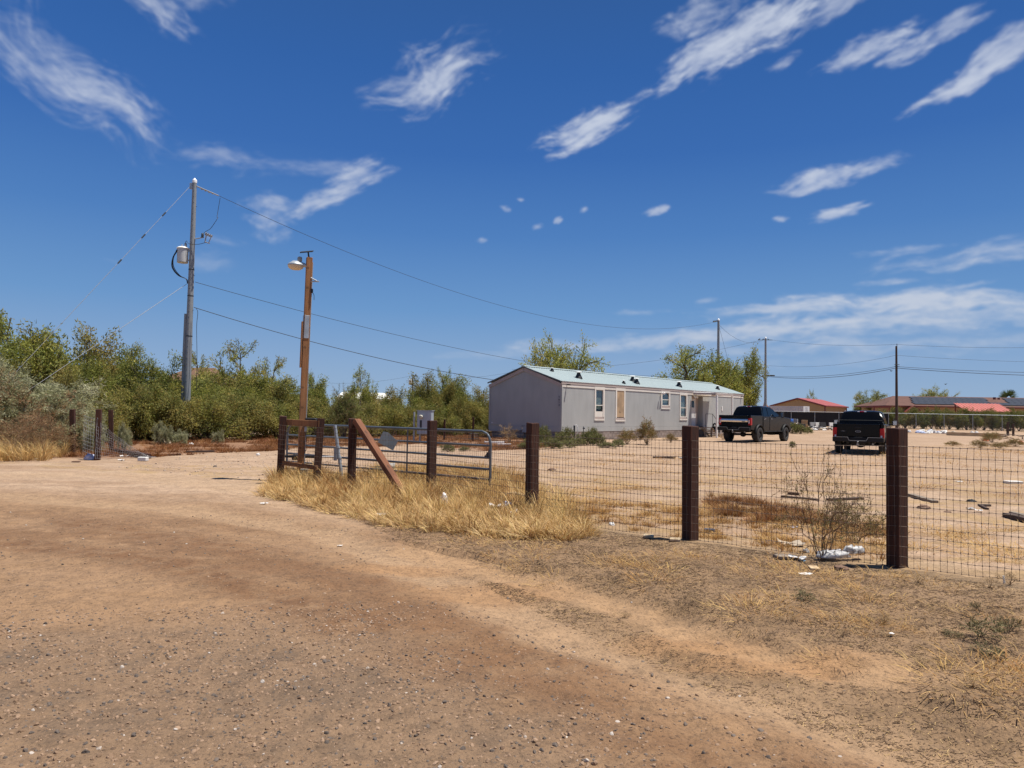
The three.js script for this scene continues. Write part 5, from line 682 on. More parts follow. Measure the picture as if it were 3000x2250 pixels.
    part('spokes', [...Array.from({ length: 8 }, (_, k) => box(0.03, rr * 0.92, 0.055, 0, rr * 0.46, 0).rotateX(k / 8 * 6.2832).translate(xo, R, z)), new THREE.CylinderGeometry(0.07, 0.08, 0.06, 14).rotateZ(Math.PI / 2).translate(xo, R, z)], o.rim, wheel);
  }
  return t;
}
{
  const a = GL(2133, 1297), b = GL(2231, 1300), c = a.clone().lerp(b, 0.5); c.set(14.05, 0, -43.0); set(c);
  pickup('pickup_truck', 'lifted black crew cab pickup with chrome tailgate band beside the porch', c, rad(42), { WB: 4.06, lift: 0.17, tall: 0.08, W: 2.03, paint: M.paint, tyre: 0.455, tyreW: 0.33, poke: 0.06, rimK: 0.55, rim: M.rim, arch: 0.54, flare: 0.055, mirror: 0.36, band: true, brightHandles: true, steps: true, plate: 'CA7S01H', plateColor: '#5a6a72' });
  const d = D(2521, 1300, 31.2); set(d);
  pickup('pickup_truck', 'black pickup with oval tailgate emblem parked alone on the lot', d, rad(30.5), { WB: 3.68, lift: 0.0, tall: -0.07, W: 2.0, paint: M.paint2, tyre: 0.40, tyreW: 0.28, poke: 0.0, rimK: 0.6, rim: M.rimBright, arch: 0.47, flare: 0.02, mirror: 0.24, band: false, bar: true, plate: '7KA U8U1', plateColor: '#6d6f68' });
}
// ------------------------------------------------------------------ utility pole with transformer
const sagWire = (a, b, sag, n = 40) => { const pts = []; for (let i = 0; i <= n; i++) { const t = i / n; pts.push(a.clone().lerp(b, t).add(V(0, -4 * sag * t * (1 - t), 0))); } return pts; };
function wire(name, label, pts, r, m, category = 'wire', group) { return solo(name, new THREE.TubeGeometry(new THREE.CatmullRomCurve3(pts), pts.length * 2, r, 5, false), m, label, category, group); }
const PD = 34, poleTop = D(570.5, 528, PD), poleLow = D(548, 1140, PD), lean = (poleTop.x - poleLow.x) / (poleTop.y - poleLow.y), poleBase = V(poleTop.x - lean * poleTop.y, 0, -PD);
const onPole = (py) => { const t = D(555, py, PD).y; return V(poleBase.x + lean * t, t, -PD); };
{
  const H = poleTop.y, pole = thing('utility_pole', 'tall grey steel utility pole with transformer rising from the thicket', 'utility pole', poleBase); const at = (y) => V(lean * y, y, 0);
  part('shaft', bar(V(0, 0, 0), at(H - 0.1), 0.185, 0.098, 24), M.poleSteel, pole); part('cap', lathe([[0.105, -0.12], [0.11, 0.0], [0.09, 0.04], [0, 0.14]], 16).translate(lean * H, H - 0.02, 0), M.whiteCap, pole);
  const bolts = []; for (let y = H * 0.22; y < H - 0.3; y += 0.28) { const p = at(y), r = lerp(0.185, 0.098, y / H); bolts.push(new THREE.CylinderGeometry(0.014, 0.014, 0.02, 6).rotateX(Math.PI / 2).translate(p.x + 0.02, y, r), new THREE.CylinderGeometry(0.011, 0.011, 0.1, 6).rotateZ(Math.PI / 2).translate(p.x + r, y + 0.1, 0)); }
  Object.assign(part('step_holes', bolts.filter((_, i) => i % 2 === 0 || i % 12 === 1), M.gateDark, pole).userData, { kind: 'stuff' });
  const y1 = D(548, 920, PD).y; part('riser_pipe', bar(V(lean * 1 - 0.2, 0, 0.06), V(lean * y1 - 0.165, y1, 0.06), 0.075, 0.07, 12), M.poleSteel, pole);
  [790, 867, 985].forEach((py) => { const p = onPole(py).sub(poleBase), y = p.y, r = lerp(0.185, 0.098, y / H) + 0.006; part('band', new THREE.CylinderGeometry(r, r, 0.05, 20).translate(p.x, y, 0), M.gateDark, pole); });
  // transformer
  const tc = D(536, 748, PD).sub(poleBase), tr = part('transformer', lathe([[0, -0.37], [0.24, -0.37], [0.25, -0.34], [0.255, 0.3], [0.24, 0.33], [0, 0.33]], 28).translate(tc.x, tc.y, 0.02), M.tank, pole);
  part('tank_lid', lathe([[0, 0.42], [0.2, 0.4], [0.285, 0.34], [0.285, 0.31], [0, 0.31]], 28).translate(tc.x, tc.y, 0.02), M.whiteCap, tr); part('bushing', lathe([[0.05, 0.38], [0.07, 0.42], [0.045, 0.45], [0.07, 0.49], [0.045, 0.52], [0.065, 0.56], [0.03, 0.6], [0, 0.64]], 12).translate(tc.x + 0.12, tc.y, 0.02), M.porcelain, tr); part('valve', lathe([[0.03, 0.38], [0.025, 0.5], [0, 0.52]], 8).translate(tc.x - 0.02, tc.y, 0.1), M.porcelain, tr);
  part('mount_bracket', [box(0.22, 0.06, 0.05, tc.x + 0.32, tc.y + 0.22, 0), box(0.22, 0.06, 0.05, tc.x + 0.32, tc.y - 0.24, 0)], M.galv, tr);
  const lug = V(tc.x - 0.3, tc.y + 0.2, 0.08); part('terminal', [rbox(0.08, 0.1, 0.06, 0.01, lug.x + 0.04, lug.y, lug.z), rbox(0.07, 0.06, 0.06, 0.01, lug.x + 0.13, lug.y + 0.02, lug.z + 0.1)], M.gateDark, tr);
  const jn = onPole(826).sub(poleBase); [0, 0.035, 0.08].forEach((k, i) => part('cable', tube([V(lug.x + 0.03 + k * 1.2, lug.y, 0.1 + k), V(lug.x - 0.14 + k, tc.y - 0.15, 0.1 + k), V(lug.x - 0.16 + k * 1.5, tc.y - 0.6, 0.1 + k), V(lug.x + 0.15 + k, tc.y - 1.0, 0.1), V(jn.x - 0.16, jn.y + 0.1, 0.08 + k), V(jn.x - 0.12, jn.y - 0.1, 0.1)], 0.018, 40, 6), M.cable, pole));
  // cut-out arm
  const am = onPole(701).sub(poleBase); const arm = part('cutout_arm', bar(V(am.x, am.y, 0), V(am.x + 0.56, am.y + 0.08, 0.1), 0.03, 0.025, 8), M.galv, pole);
  part('arrester', lathe([[0.05, 0], [0.07, 0.04], [0.05, 0.08], [0.07, 0.12], [0.05, 0.16], [0.06, 0.2], [0, 0.24]], 12).translate(am.x + 0.52, am.y + 0.06, 0.1), M.gateDark, arm);
  const fc = V(am.x + 0.82, am.y + 0.14, 0.1); part('fuse_cutout', [...[0, 1, 2, 3].map((k) => new THREE.CylinderGeometry(0.075, 0.075, 0.025, 12).rotateZ(Math.PI / 2 - 0.45).translate(fc.x - 0.14 + 0.09 * k, fc.y + 0.12 - 0.04 * k, 0.1))], M.porcelain, arm); part('fuse_tube', [bar(V(fc.x - 0.1, fc.y + 0.1, 0.12), V(fc.x - 0.16, fc.y - 0.28, 0.12), 0.028), bar(V(fc.x + 0.14, fc.y, 0.12), V(fc.x + 0.02, fc.y - 0.32, 0.12), 0.02), bar(V(fc.x - 0.18, fc.y - 0.28, 0.12), V(fc.x + 0.06, fc.y - 0.35, 0.12), 0.025)], M.porcelain, arm);
  part('jumper', tube([V(fc.x - 0.1, fc.y - 0.3, 0.1), V(fc.x - 0.5, am.y - 0.26, 0.1), V(am.x - 0.1, am.y - 0.25, 0.16), V(tc.x + 0.2, tc.y + 0.68, 0.1), V(tc.x + 0.12, tc.y + 0.63, 0.04)], 0.012, 30, 5), M.cable, pole);
  // dead end hardware at the top
  const dt = onPole(545).sub(poleBase), e = D(640, 573, PD + 1.2).sub(poleBase); part('strain_insulator', [bar(V(dt.x + 0.1, dt.y, 0), e, 0.032, 0.03, 8), ...[0.3, 0.45, 0.6, 0.75].map((t) => new THREE.SphereGeometry(0.05, 8, 6).translate(...V(dt.x, dt.y, 0).lerp(e, t).toArray()))], M.porcelain, pole); part('guy_hook', rbox(0.14, 0.3, 0.08, 0.02, dt.x - 0.16, dt.y, 0), M.galv, pole);
  const tapp = D(645, 580, PD + 1.2).sub(poleBase); part('tap_lead', tube([tapp, V(tapp.x - 0.02, tapp.y - 1.0, tapp.z * 0.8), V(fc.x + 0.35, fc.y + 0.9, 0), V(fc.x + 0.05, fc.y + 0.35, 0.1), V(fc.x - 0.1, fc.y + 0.26, 0.1), V(am.x + 0.55, am.y + 0.26, 0.1)], 0.012, 40, 5), M.cable, pole);
  const dl = D(577, 905, PD).sub(poleBase), dl2 = D(583, 1080, PD).sub(poleBase); part('down_lead', tube([V(dl.x, dl.y + 0.02, 0.1), V(dl.x + 0.08, dl.y - 0.1, 0.1), V(dl.x + 0.07, dl.y - 0.8, 0.12), V(dl2.x - 0.06, dl2.y + 0.5, 0.12), V(dl2.x, dl2.y - 1, 0.2)], 0.012, 30, 5), M.cable, pole);
}
// far steel poles, dark timber pole
function farPole(name, label, px, topY, d, r, m, extra) { const t = D(px, topY, d), b = V(t.x, landHeight(t.x, t.z), t.z), H = t.y - b.y, o = thing(name, label, 'utility pole', b); part('shaft', bar(V(0, 0, 0), V(0, H, 0), r, r * 0.62, 14), m, o); extra?.(o, H); return { b, H, at: (py) => V(b.x, D(px, py, d).y, b.z) }; }
const pA = farPole('steel_pole', 'far steel pole rising behind the trees of the mobile home', 2105, 937, 82, 0.2, M.poleSteel, (o, H) => { part('cap', lathe([[0.13, -0.1], [0.14, 0.05], [0, 0.18]], 12).translate(0, H, 0), M.whiteCap, o); part('insulator', bar(V(-0.05, H - 0.15, 0), V(-0.7, H - 0.3, 0.2), 0.05), M.gateDark, o); part('insulator', bar(V(-0.05, H - 0.1, 0), V(-0.6, H - 0.14, -0.2), 0.05), M.gateDark, o); });
const pB = farPole('steel_pole', 'far steel pole with side insulators beside the leafy corner tree', 2243, 990, 96, 0.2, M.poleSteel, (o, H) => { part('cap', lathe([[0.13, -0.1], [0.14, 0.05], [0, 0.18]], 12).translate(0, H, 0), M.whiteCap, o); for (const x of [-1, -0.4, 0.4]) part('insulator', bar(V(x, H - 0.3, 0), V(x * 0.75, H - 0.1, 0), 0.07, 0.05), M.gateDark, o); part('top_pin', box(1.9, 0.05, 0.05, 0, H - 0.28, 0), M.gateDark, o); });
const pC = farPole('timber_pole', 'dark brown timber pole standing alone before the hedge', 2626, 1014, 72, 0.15, M.darkWood, (o, H) => { part('top_pin', bar(V(0.06, H, 0), V(0.06, H + 0.25, 0), 0.03), M.gateDark, o); for (const y of [H - 1.9, H - 2.1]) part('wire_clamp', rbox(0.5, 0.06, 0.1, 0.02, 0, y, 0.1), M.gateDark, o); });
const pD = farPole('timber_pole', 'far timber pole with a small transformer behind the thicket', 1210, 1098, 120, 0.15, M.darkWood, (o, H) => { part('transformer', lathe([[0, -0.5], [0.28, -0.5], [0.3, 0.3], [0.25, 0.4], [0, 0.42]], 14).translate(-0.42, H - 1.2, 0), M.tank, o); part('cross_arm', box(1.1, 0.12, 0.12, 0.2, H - 0.2, 0), M.darkWood, o); part('insulator', lathe([[0.08, 0], [0.1, 0.15], [0, 0.3]], 8).translate(0.5, H - 0.15, 0), M.gateDark, o); });
const pE = farPole('timber_pole', 'short dark timber pole close to the gable of the mobile home', 1416, 1144, 120, 0.14, M.darkWood);
// wires
const w0 = D(640, 573, PD + 1.2);
wire('overhead_wire', 'high thin power wire from the steel pole top to the far pole', sagWire(w0, pA.at(945).add(V(-0.7, 0, 0)), 3.0, 60), 0.011, M.cable, 'wire');
wire('overhead_wire', 'middle power wire from the steel pole running behind the mobile home', sagWire(onPole(826).add(V(0.2, 0, 0)), pA.at(1100), 1.6, 60), 0.012, M.cable, 'wire');
{ const e = HOUSE.o.clone().addScaledVector(hz, -5.3).addScaledVector(hx, 0.3).add(V(0, 3.5, 0)); wire('service_wire', 'dark service wire from the steel pole to the mobile home eave', sagWire(onPole(900).add(V(0.18, 0, 0)), e, 0.35, 40), 0.016, M.cable, 'wire'); }
wire('overhead_wire', 'thin wire hanging between the two far steel poles', sagWire(pA.at(950), pB.at(993), 1.2, 30), 0.013, M.cable, 'wire');
wire('overhead_wire', 'thin guy wire down the side of the first far steel pole', [pA.at(950), D(2138, 1075, 80)], 0.014, M.cable, 'wire');
wire('overhead_wire', 'long wire from the far steel pole dipping behind the palo verde', sagWire(pB.at(993), D(1500, 1082, 100), 1.2, 40), 0.014, M.cable, 'wire');
const off = (y) => D(3300, y, 62);
wire('overhead_wire', 'highest wire passing over the dark timber pole', [...sagWire(pB.at(993), pC.at(1009), 0.4, 20), ...sagWire(pC.at(1009), off(1010), 0.3, 20).slice(1)], 0.012, M.cable, 'wire');
wire('overhead_wire', 'second highest wire at the dark timber pole', [...sagWire(pB.at(1070), pC.at(1041), 0.6, 20), ...sagWire(pC.at(1041), off(1064), 0.2, 20).slice(1)], 0.011, M.cable, 'wire');
wire('overhead_wire', 'thick paired cable with a splice box at the dark timber pole, upper strand', [...sagWire(pB.at(1101), pC.at(1074), 0.5, 20), ...sagWire(pC.at(1074), off(1094), 0.2, 20).slice(1)], 0.02, M.cable, 'wire');
wire('overhead_wire', 'thick lower cable strand at the dark timber pole', [...sagWire(pB.at(1102.5), pC.at(1078.5), 0.6, 20), ...sagWire(pC.at(1078.5), off(1105), 0.2, 20).slice(1)], 0.026, M.cable, 'wire');
{ const a = D(2258, 1100, 94.5); solo('splice_box', rbox(1.2, 0.16, 0.16, 0.05), M.cable, 'black splice box on the cable beside the far steel pole', 'splice box', null, a, 0.25); }
wire('overhead_wire', 'thin wire over the thicket from the far pole with transformer', [...sagWire(D(960, 1122, 125), pD.at(1100), 0.5, 12), ...sagWire(pD.at(1100), D(1560, 1076, 115), 1, 16).slice(1)], 0.013, M.cable, 'wire');
wire('overhead_wire', 'lower dark cable over the thicket to the short timber pole', [...sagWire(D(1130, 1149, 122), pD.at(1141), 0.3, 10), ...sagWire(pD.at(1146), pE.at(1146), 0.3, 14).slice(1), D(1470, 1148, 121)], 0.02, M.cable, 'wire');
// guy wires
const anchor = D(-152, 1302, 27);
{
  const g1 = thing('guy_wire', 'guy wire with insulators from the steel pole top down left', 'guy wire', anchor), a = V(0, 0, 0), b = onPole(545).add(V(-0.2, 0, 0)).sub(anchor); part('strand', bar(a, b, 0.0095, 0.0095, 5), M.guy, g1); [0.865, 0.765, 0.655].forEach((t) => part('insulator', bar(a.clone().lerp(b, t - 0.008), a.clone().lerp(b, t + 0.008), 0.032, 0.032, 8), M.gateDark, g1));
  const g2 = thing('guy_wire', 'lower guy wire from the middle of the steel pole', 'guy wire', anchor), c = onPole(832).add(V(-0.2, 0, 0)).sub(anchor); part('strand', bar(a, c, 0.011, 0.011, 5), M.guy, g2);
}
// ------------------------------------------------------------------ wooden lamp post by the gate
{
  const d = 15.35, b = D(878, 1412, d); b.y = landHeight(b.x, b.z); const t = D(906, 755, d), H = t.y - b.y, lamp = thing('lamp_post', 'wooden lamp post with dusk light and splice plate by the gate', 'lamp post', b); const tilt = (t.x - b.x) / H, at = (y) => V(tilt * y, y, 0); const yOf = (py) => D(893, py, d).y - b.y;
  const q = new THREE.Quaternion().setFromUnitVectors(V(0, 1, 0), at(1).normalize()), g = new THREE.Group(); lamp.rotation.set(0, 0, -Math.atan(tilt)); 
  const turn = (geo) => geo.rotateY(0.42), P = (n, gs, m, parent = lamp) => part(n, gs, m, parent), ys = yOf(960), S = 0.125;
  P('lower_post', turn(rbox(S, ys, S, 0.008, 0, ys / 2, 0)), M.lampWood); P('upper_post', turn(rbox(S, H - ys - 0.004, S, 0.008, 0.004, (H + ys) / 2 + 0.004, 0)), M.lampWood);
  P('splice_plate', turn(rbox(0.1, 0.5, 0.008, 0.003, 0, yOf(958), S / 2 + 0.006)), M.galv); P('splice_plate', turn(rbox(0.008, 0.5, 0.1, 0.003, -S / 2 - 0.006, yOf(958), 0)), M.galv); P('splice_board', turn(rbox(0.03, 1.0, 0.11, 0.006, -S / 2 - 0.025, yOf(1010), 0)), M.lampWood);
  const y = yOf(779), L = P('dusk_light', lathe([[0, 0.1], [0.08, 0.09], [0.16, 0.03], [0.175, 0], [0.16, -0.015], [0, -0.01]], 24).translate(-0.28, y, 0.02), M.galv); P('light_arm', [bar(V(-0.16, y + 0.03, 0.02), V(0.0, y - 0.02, 0.01), 0.05, 0.035, 10)], M.galv, L); P('photocell', lathe([[0.05, 0.08], [0.05, 0.16], [0.035, 0.18], [0, 0.18]], 14).translate(-0.2, y + 0.01, 0.02), mat([0.3, 0.31, 0.3], 0.6), L); P('lens', lathe([[0.17, -0.012], [0.15, -0.06], [0.1, -0.09], [0, -0.095]], 24).translate(-0.28, y, 0.02), mat([0.62, 0.54, 0.42], 0.4), L);
  const sp = P('solar_panel', box(0.27, 0.02, 0.14, 0, 0, 0, 0.35, 0.1, 0.1).translate(-0.06, H + 0.13, 0), M.dark); P('panel_stem', bar(V(0.0, H - 0.05, 0), V(-0.03, H + 0.13, 0), 0.022, 0.016, 8), M.black, sp);
  const ya = yOf(822); P('bracket', [bar(V(S / 2, ya + 0.06, 0.03), V(0.2, ya - 0.01, 0.05), 0.014), bar(V(S / 2, ya - 0.02, 0.03), V(0.25, ya - 0.02, 0.05), 0.014)], M.galv); const yc = yOf(852); const cb = P('cable_box', rbox(0.05, 0.09, 0.05, 0.012, S / 2 + 0.03, yc, 0.02), M.black); P('cable', tube([V(S / 2 + 0.04, yc - 0.03, 0.03), V(S / 2 + 0.08, yc - 0.08, 0.03), V(S / 2 + 0.09, yc - 0.2, 0.03)], 0.006, 12, 5), M.cable, cb); P('conduit', bar(V(S / 2 + 0.02, 0.3, 0), V(S / 2 + 0.02, H - 0.1, 0), 0.011, 0.011, 6), M.guy);
  const yb = yOf(1384); P('control_box', [rbox(0.15, 0.17, 0.1, 0.012, 0.11, yb, 0.08)], mat([0.25, 0.26, 0.25], 0.6, 0.2)); const yh = yOf(1228); P('gate_box', rbox(0.24, 0.06, 0.14, 0.02, 0.2, yh, 0.03), M.black); const yk = yOf(1257); P('key_box', rbox(0.05, 0.1, 0.05, 0.01, S / 2 + 0.04, yk, 0.07), M.galv); P('slack_wire', tube([V(0.1, yk - 0.05, 0.06), V(0.14, yk - 0.4, 0.06), V(0.09, yOf(1330), 0.06), V(0.11, yb + 0.08, 0.08)], 0.006, 20, 5), M.cable);
}
// ------------------------------------------------------------------ electric meter cabinet
{
  const b = D(1245, 1290, 35); b.y = landHeight(b.x, b.z); const y0 = D(1245, 1272, 35).y, y1 = D(1245, 1204, 35).y, w = 0.74, o = thing('meter_cabinet', 'pale grey electric meter cabinet behind the metal gate', 'meter cabinet', b, -0.25);
  part('cabinet', rbox(w, y1 - y0, 0.34, 0.012, 0, (y0 + y1) / 2, 0), M.boxGrey, o); const dl = part('meter_door', rbox(w * 0.5, y1 - y0 - 0.1, 0.02, 0.006, -w * 0.19, (y0 + y1) / 2, 0.175), M.boxGrey, o); part('breaker_door', rbox(w * 0.42, y1 - y0 - 0.1, 0.016, 0.006, w * 0.27, (y0 + y1) / 2, 0.172), M.boxGrey, o);
  part('meter', lathe([[0, 0.13], [0.06, 0.13], [0.095, 0.11], [0.1, 0], [0, 0]], 20).rotateX(Math.PI / 2).translate(-w * 0.19, y1 - 0.29, 0.185), mat([0.5, 0.47, 0.38], 0.25), dl); part('slot_plate', rbox(0.11, 0.4, 0.012, 0.05, -w * 0.22, y1 - 0.66, 0.188), M.gateDark, dl); part('hood', box(w + 0.05, 0.03, 0.4, 0, y1 + 0.016, 0.0), M.boxGrey, o); part('leg', box(0.06, y0 + 0.1, 0.06, -w / 2 + 0.1, (y0 - 0.06) / 2, 0), M.galv, o); part('leg', box(0.06, y0 + 0.1, 0.06, w / 2 - 0.1, (y0 - 0.06) / 2, 0), M.galv, o);
  const cb = D(1212, 1290, 35); cb.y = landHeight(cb.x, cb.z); solo('riser_pipe', bar(V(0, -0.05, 0), V(0, D(1212, 1207, 35).y, 0), 0.05, 0.045, 12), M.galv, 'grey riser pipe standing beside the meter cabinet', 'pipe', null, cb);
}
// ------------------------------------------------------------------ lot boundary: screened and open chain link
{
  const d = FAR1.clone().sub(FAR0), L = Math.hypot(d.x, d.z), ang = Math.atan2(-d.z, d.x), gy = (t) => { const p = FAR0.clone().addScaledVector(d, t); return landHeight(p.x, p.z); }, H = 1.86, tS = (() => { const p = farAt(2603); return Math.hypot(p.x - FAR0.x, p.z - FAR0.z) / L; })();
  const mk = (name, label, t0, t1, screen) => {
    const o = thing(name, label, 'fence', FAR0.clone().addScaledVector(d, t0), ang), y0 = gy(t0), y1 = gy(t1), len = L * (t1 - t0), n = Math.round(len / 3.05), s = new Soup();
    for (let i = 0; i <= n; i++) { const x = len * i / n, y = lerp(y0, y1, i / n); part('post', bar(V(x, y - 0.1, 0.05), V(x, y + H, 0.05), 0.032, 0.032, 8), M.galv, o); if (screen && i < n) { const g = new THREE.PlaneGeometry(len / n - 0.03, H - 0.1, 14, 6), p = g.attributes.position; for (let k = 0; k < p.count; k++) p.setZ(k, 0.03 * n3(p.getX(k) * 1.4 + i * 5, p.getY(k) * 2, 3)); g.computeVertexNormals(); g.translate(x + len / n / 2, y + (H - 0.1) / 2 + 0.04, 0); part('screen_panel', g, mat('#fff', 0.8, 0, { map: screenTex }), o); } }
    part('top_rail', bar(V(0, y0 + H, 0.05), V(len, y1 + H, 0.05), 0.026, 0.026, 8), M.galv, o);
    if (!screen) { for (let x = 0; x < len; x += 0.1) for (const q of [-1, 1]) { const x1 = x + q * 0.9; if (x1 < 0 || x1 > len) continue; s.stick(V(x, y0 + 0.05, 0.04), V(x1, y0 + H, 0.04), 0.0022, 0.0022, [1, 1, 1]); } const m = new THREE.Mesh(s.geo(), M.galv); m.name = 'wire_mesh'; o.add(m); }
    return o;
  };
  const screenTex = stainTex([0.012, 0.012, 0.014], 0.6, 151, 1.2);
  mk('screened_fence', 'chain link fence covered with black privacy screen before the shed', 0, tS, true); mk('chain_link_fence', 'open chain link fence with pale top rail before the hedge', tS, 1, false);
}
// ------------------------------------------------------------------ red roofed metal shed, container, houses beyond
function ribbed(w, h, pitch, depth, m) { const pos = [], idx = [], n = Math.round(w / pitch); for (let k = 0; k <= n; k++) { const x = w * k / n; for (const [dx, z] of [[-0.3, 0], [-0.2, depth], [0.2, depth], [0.3, 0]]) for (const y of [0, h]) pos.push(clamp(x + dx * pitch, 0, w), y, z); } for (let k = 0; k < (n + 1) * 4 - 1; k++) idx.push(k * 2, k * 2 + 2, k * 2 + 1, k * 2 + 1, k * 2 + 2, k * 2 + 3); const g = new THREE.BufferGeometry(); g.setAttribute('position', new THREE.Float32BufferAttribute(pos, 3)); g.setIndex(idx); const q = g.toNonIndexed(); q.computeVertexNormals(); return q; }
const B = {
  red: mat('#fff', 0.5, 0.1, { map: stainTex([0.36, 0.075, 0.07], 0.25, 161, 5) }), tan: mat('#fff', 0.7, 0, { map: stainTex([0.40, 0.255, 0.12], 0.12, 166, 4) }), redTrim: mat([0.17, 0.035, 0.028], 0.6),
  shingle: mat('#fff', 0.95, 0, { map: texture(512, 4, (u, v) => tint([0.115, 0.055, 0.04], 0.7 + 0.35 * pn(u, v, 60, 30, 1) + 0.3 * pn(u, v, 7, 7, 2)), true) }), stucco: mat('#fff', 0.9, 0, { map: stainTex([0.44, 0.29, 0.17], 0.15, 171, 4) }), contShade: mat('#fff', 0.6, 0.1, { map: stainTex([0.55, 0.535, 0.53], 0.25, 176, 3) }), contLit: mat('#fff', 0.6, 0.1, { map: stainTex([0.62, 0.62, 0.63], 0.2, 179, 3) }), solar: mat([0.03, 0.034, 0.042], 0.45, 0, { specularIntensity: 0.6 }), solarFrame: mat([0.05, 0.05, 0.055], 0.4, 0.5), salmon: mat('#fff', 0.55, 0.1, { map: stainTex([0.46, 0.13, 0.10], 0.2, 181, 3) }), orange: mat([0.6, 0.22, 0.035], 0.5), awhite: mat('#fff', 0.7, 0, { map: stainTex([0.72, 0.71, 0.66], 0.15, 186, 3) }),  // container side greyer, door end whiter: shade and sunlight put into the colours
};
const place = (px, d) => { const p = D(px, 1240, d); p.y = landHeight(p.x, p.z); return p; };
{
  const d = 108, c = place(2416, d), W = 8.1, L = 10.6, eave = D(2416, 1188, d).y - c.y, ridge = eave + 1.12, o = thing('metal_shed', 'tan metal shed with red ribbed roof behind the screened fence', 'shed', c, HOUSE.turn);
  part('side_wall', ribbed(L, eave, 0.3, 0.03).translate(0, 0, 0), B.tan, o); part('gable_wall', prism([[0, 0], [W, 0], [W, eave], [W / 2, ridge - 0.05], [0, eave]], 0.05).rotateY(Math.PI / 2).translate(0, 0, 0), B.tan, o); part('far_wall', box(0.05, eave, W, L, eave / 2, -W / 2), B.tan, o); part('back_wall', box(L, eave, 0.05, L / 2, eave / 2, -W), B.tan, o);
  const sl = Math.hypot(W / 2 + 0.3, ridge - eave), an = Math.atan2(ridge - eave, W / 2); const rf = part('roof', [ribbed(L + 0.4, sl, 0.32, 0.035).rotateX(-Math.PI / 2 + an).translate(-0.2, eave - 0.06, 0.3), ribbed(L + 0.4, sl, 0.32, 0.035).rotateX(-Math.PI / 2 + an).rotateY(Math.PI).translate(L + 0.2, eave - 0.06, -W - 0.3)], B.red, o);
  part('eave_trim', box(L + 0.4, 0.2, 0.05, L / 2, eave - 0.1, 0.31), B.redTrim, rf); const rk = (s) => box(0.06, 0.2, sl, 0, 0, 0).rotateX(s * an).translate(-0.22, (eave + ridge) / 2 - 0.12, s > 0 ? -W / 4 + 0.15 : -W * 0.75 - 0.15); part('rake_trim', rk(1), B.redTrim, rf); part('rake_trim', rk(-1), B.redTrim, rf);
  part('corner_trim', box(0.2, eave, 0.12, 0.06, eave / 2, 0.04), B.redTrim, o); part('corner_trim', box(0.2, eave, 0.12, L - 0.06, eave / 2, 0.04), B.redTrim, o); const w = part('window', box(1.3, 0.8, 0.1, L * 0.8, eave - 1.5, 0.02), M.white, o); part('pane', box(1.1, 0.65, 0.03, L * 0.8, eave - 1.5, 0.075), M.tinted, w); part('wall_lamp', rbox(0.25, 0.2, 0.2, 0.05, L * 0.9, eave - 0.7, 0.12), M.white, o);
}
{
  const d = 100, c = place(2353, d), H = 2.6, W = 2.44, L = 6.06, o = thing('shipping_container', 'pale ribbed shipping container beside the red roofed shed', 'container', c, HOUSE.turn);
  part('long_side', ribbed(L, H, 0.28, 0.035).rotateY(-Math.PI / 2).translate(0, 0, -L).rotateY(0).scale(1, 1, 1), B.contShade, o); part('body', box(W - 0.05, H - 0.04, L - 0.05, W / 2 + 0.03, H / 2, -L / 2 - 0.03), B.contShade, o);
  part('door', rbox(W / 2 - 0.12, H - 0.2, 0.04, 0.01, W * 0.27, H / 2, 0.01), B.contLit, o); part('door', rbox(W / 2 - 0.12, H - 0.2, 0.04, 0.01, W * 0.74, H / 2, 0.01), B.contLit, o); part('door_frame', [box(W + 0.06, 0.12, 0.06, W / 2, H - 0.06, 0.0), box(W + 0.06, 0.12, 0.06, W / 2, 0.06, 0.0), box(0.1, H, 0.06, 0.02, H / 2, 0.001), box(0.1, H, 0.06, W - 0.02, H / 2, 0.001)], B.contLit, o); part('lock_box', box(0.3, 0.3, 0.06, W * 0.72, H - 0.95, 0.05), M.gateDark, o);
  for (const x of [0.3, 0.45, 0.58, 0.72]) part('lock_rod', bar(V(W * x, 0.1, 0.05), V(W * x, H - 0.1, 0.05), 0.02, 0.02, 6), B.contLit, o);
}
{
  const c = place(2246, 97), o = thing('orange_machine', 'orange machine arm sticking up behind the lifted truck', 'machine', c), k = 97 / FOCAL, y = (py) => D(2246, py, 97).y - c.y;
  part('arm', [bar(V(-0.5, y(1200), 0), V(-0.25, y(1174), 0), 0.08), bar(V(-0.25, y(1174), 0), V(0.3, y(1199), 0), 0.06), bar(V(-0.5, y(1200), 0), V(0.3, y(1199), 0), 0.06)], B.orange, o); part('bucket', prism([[-0.5, y(1207)], [0.4, y(1207)], [0.45, y(1196)], [-0.1, y(1193)], [-0.45, y(1197)]], 0.6, 0.03), B.orange, o); part('chassis', rbox(1.6, y(1215) - 0.5, 1, 0.1, 0, (y(1215) + 0.3) / 2, -0.3), B.orange, o); for (const x of [-0.6, 0.6]) part('wheel', new THREE.CylinderGeometry(0.45, 0.45, 0.35, 18).rotateX(Math.PI / 2).translate(x, 0.43, 0.3), M.rubber, o);
}
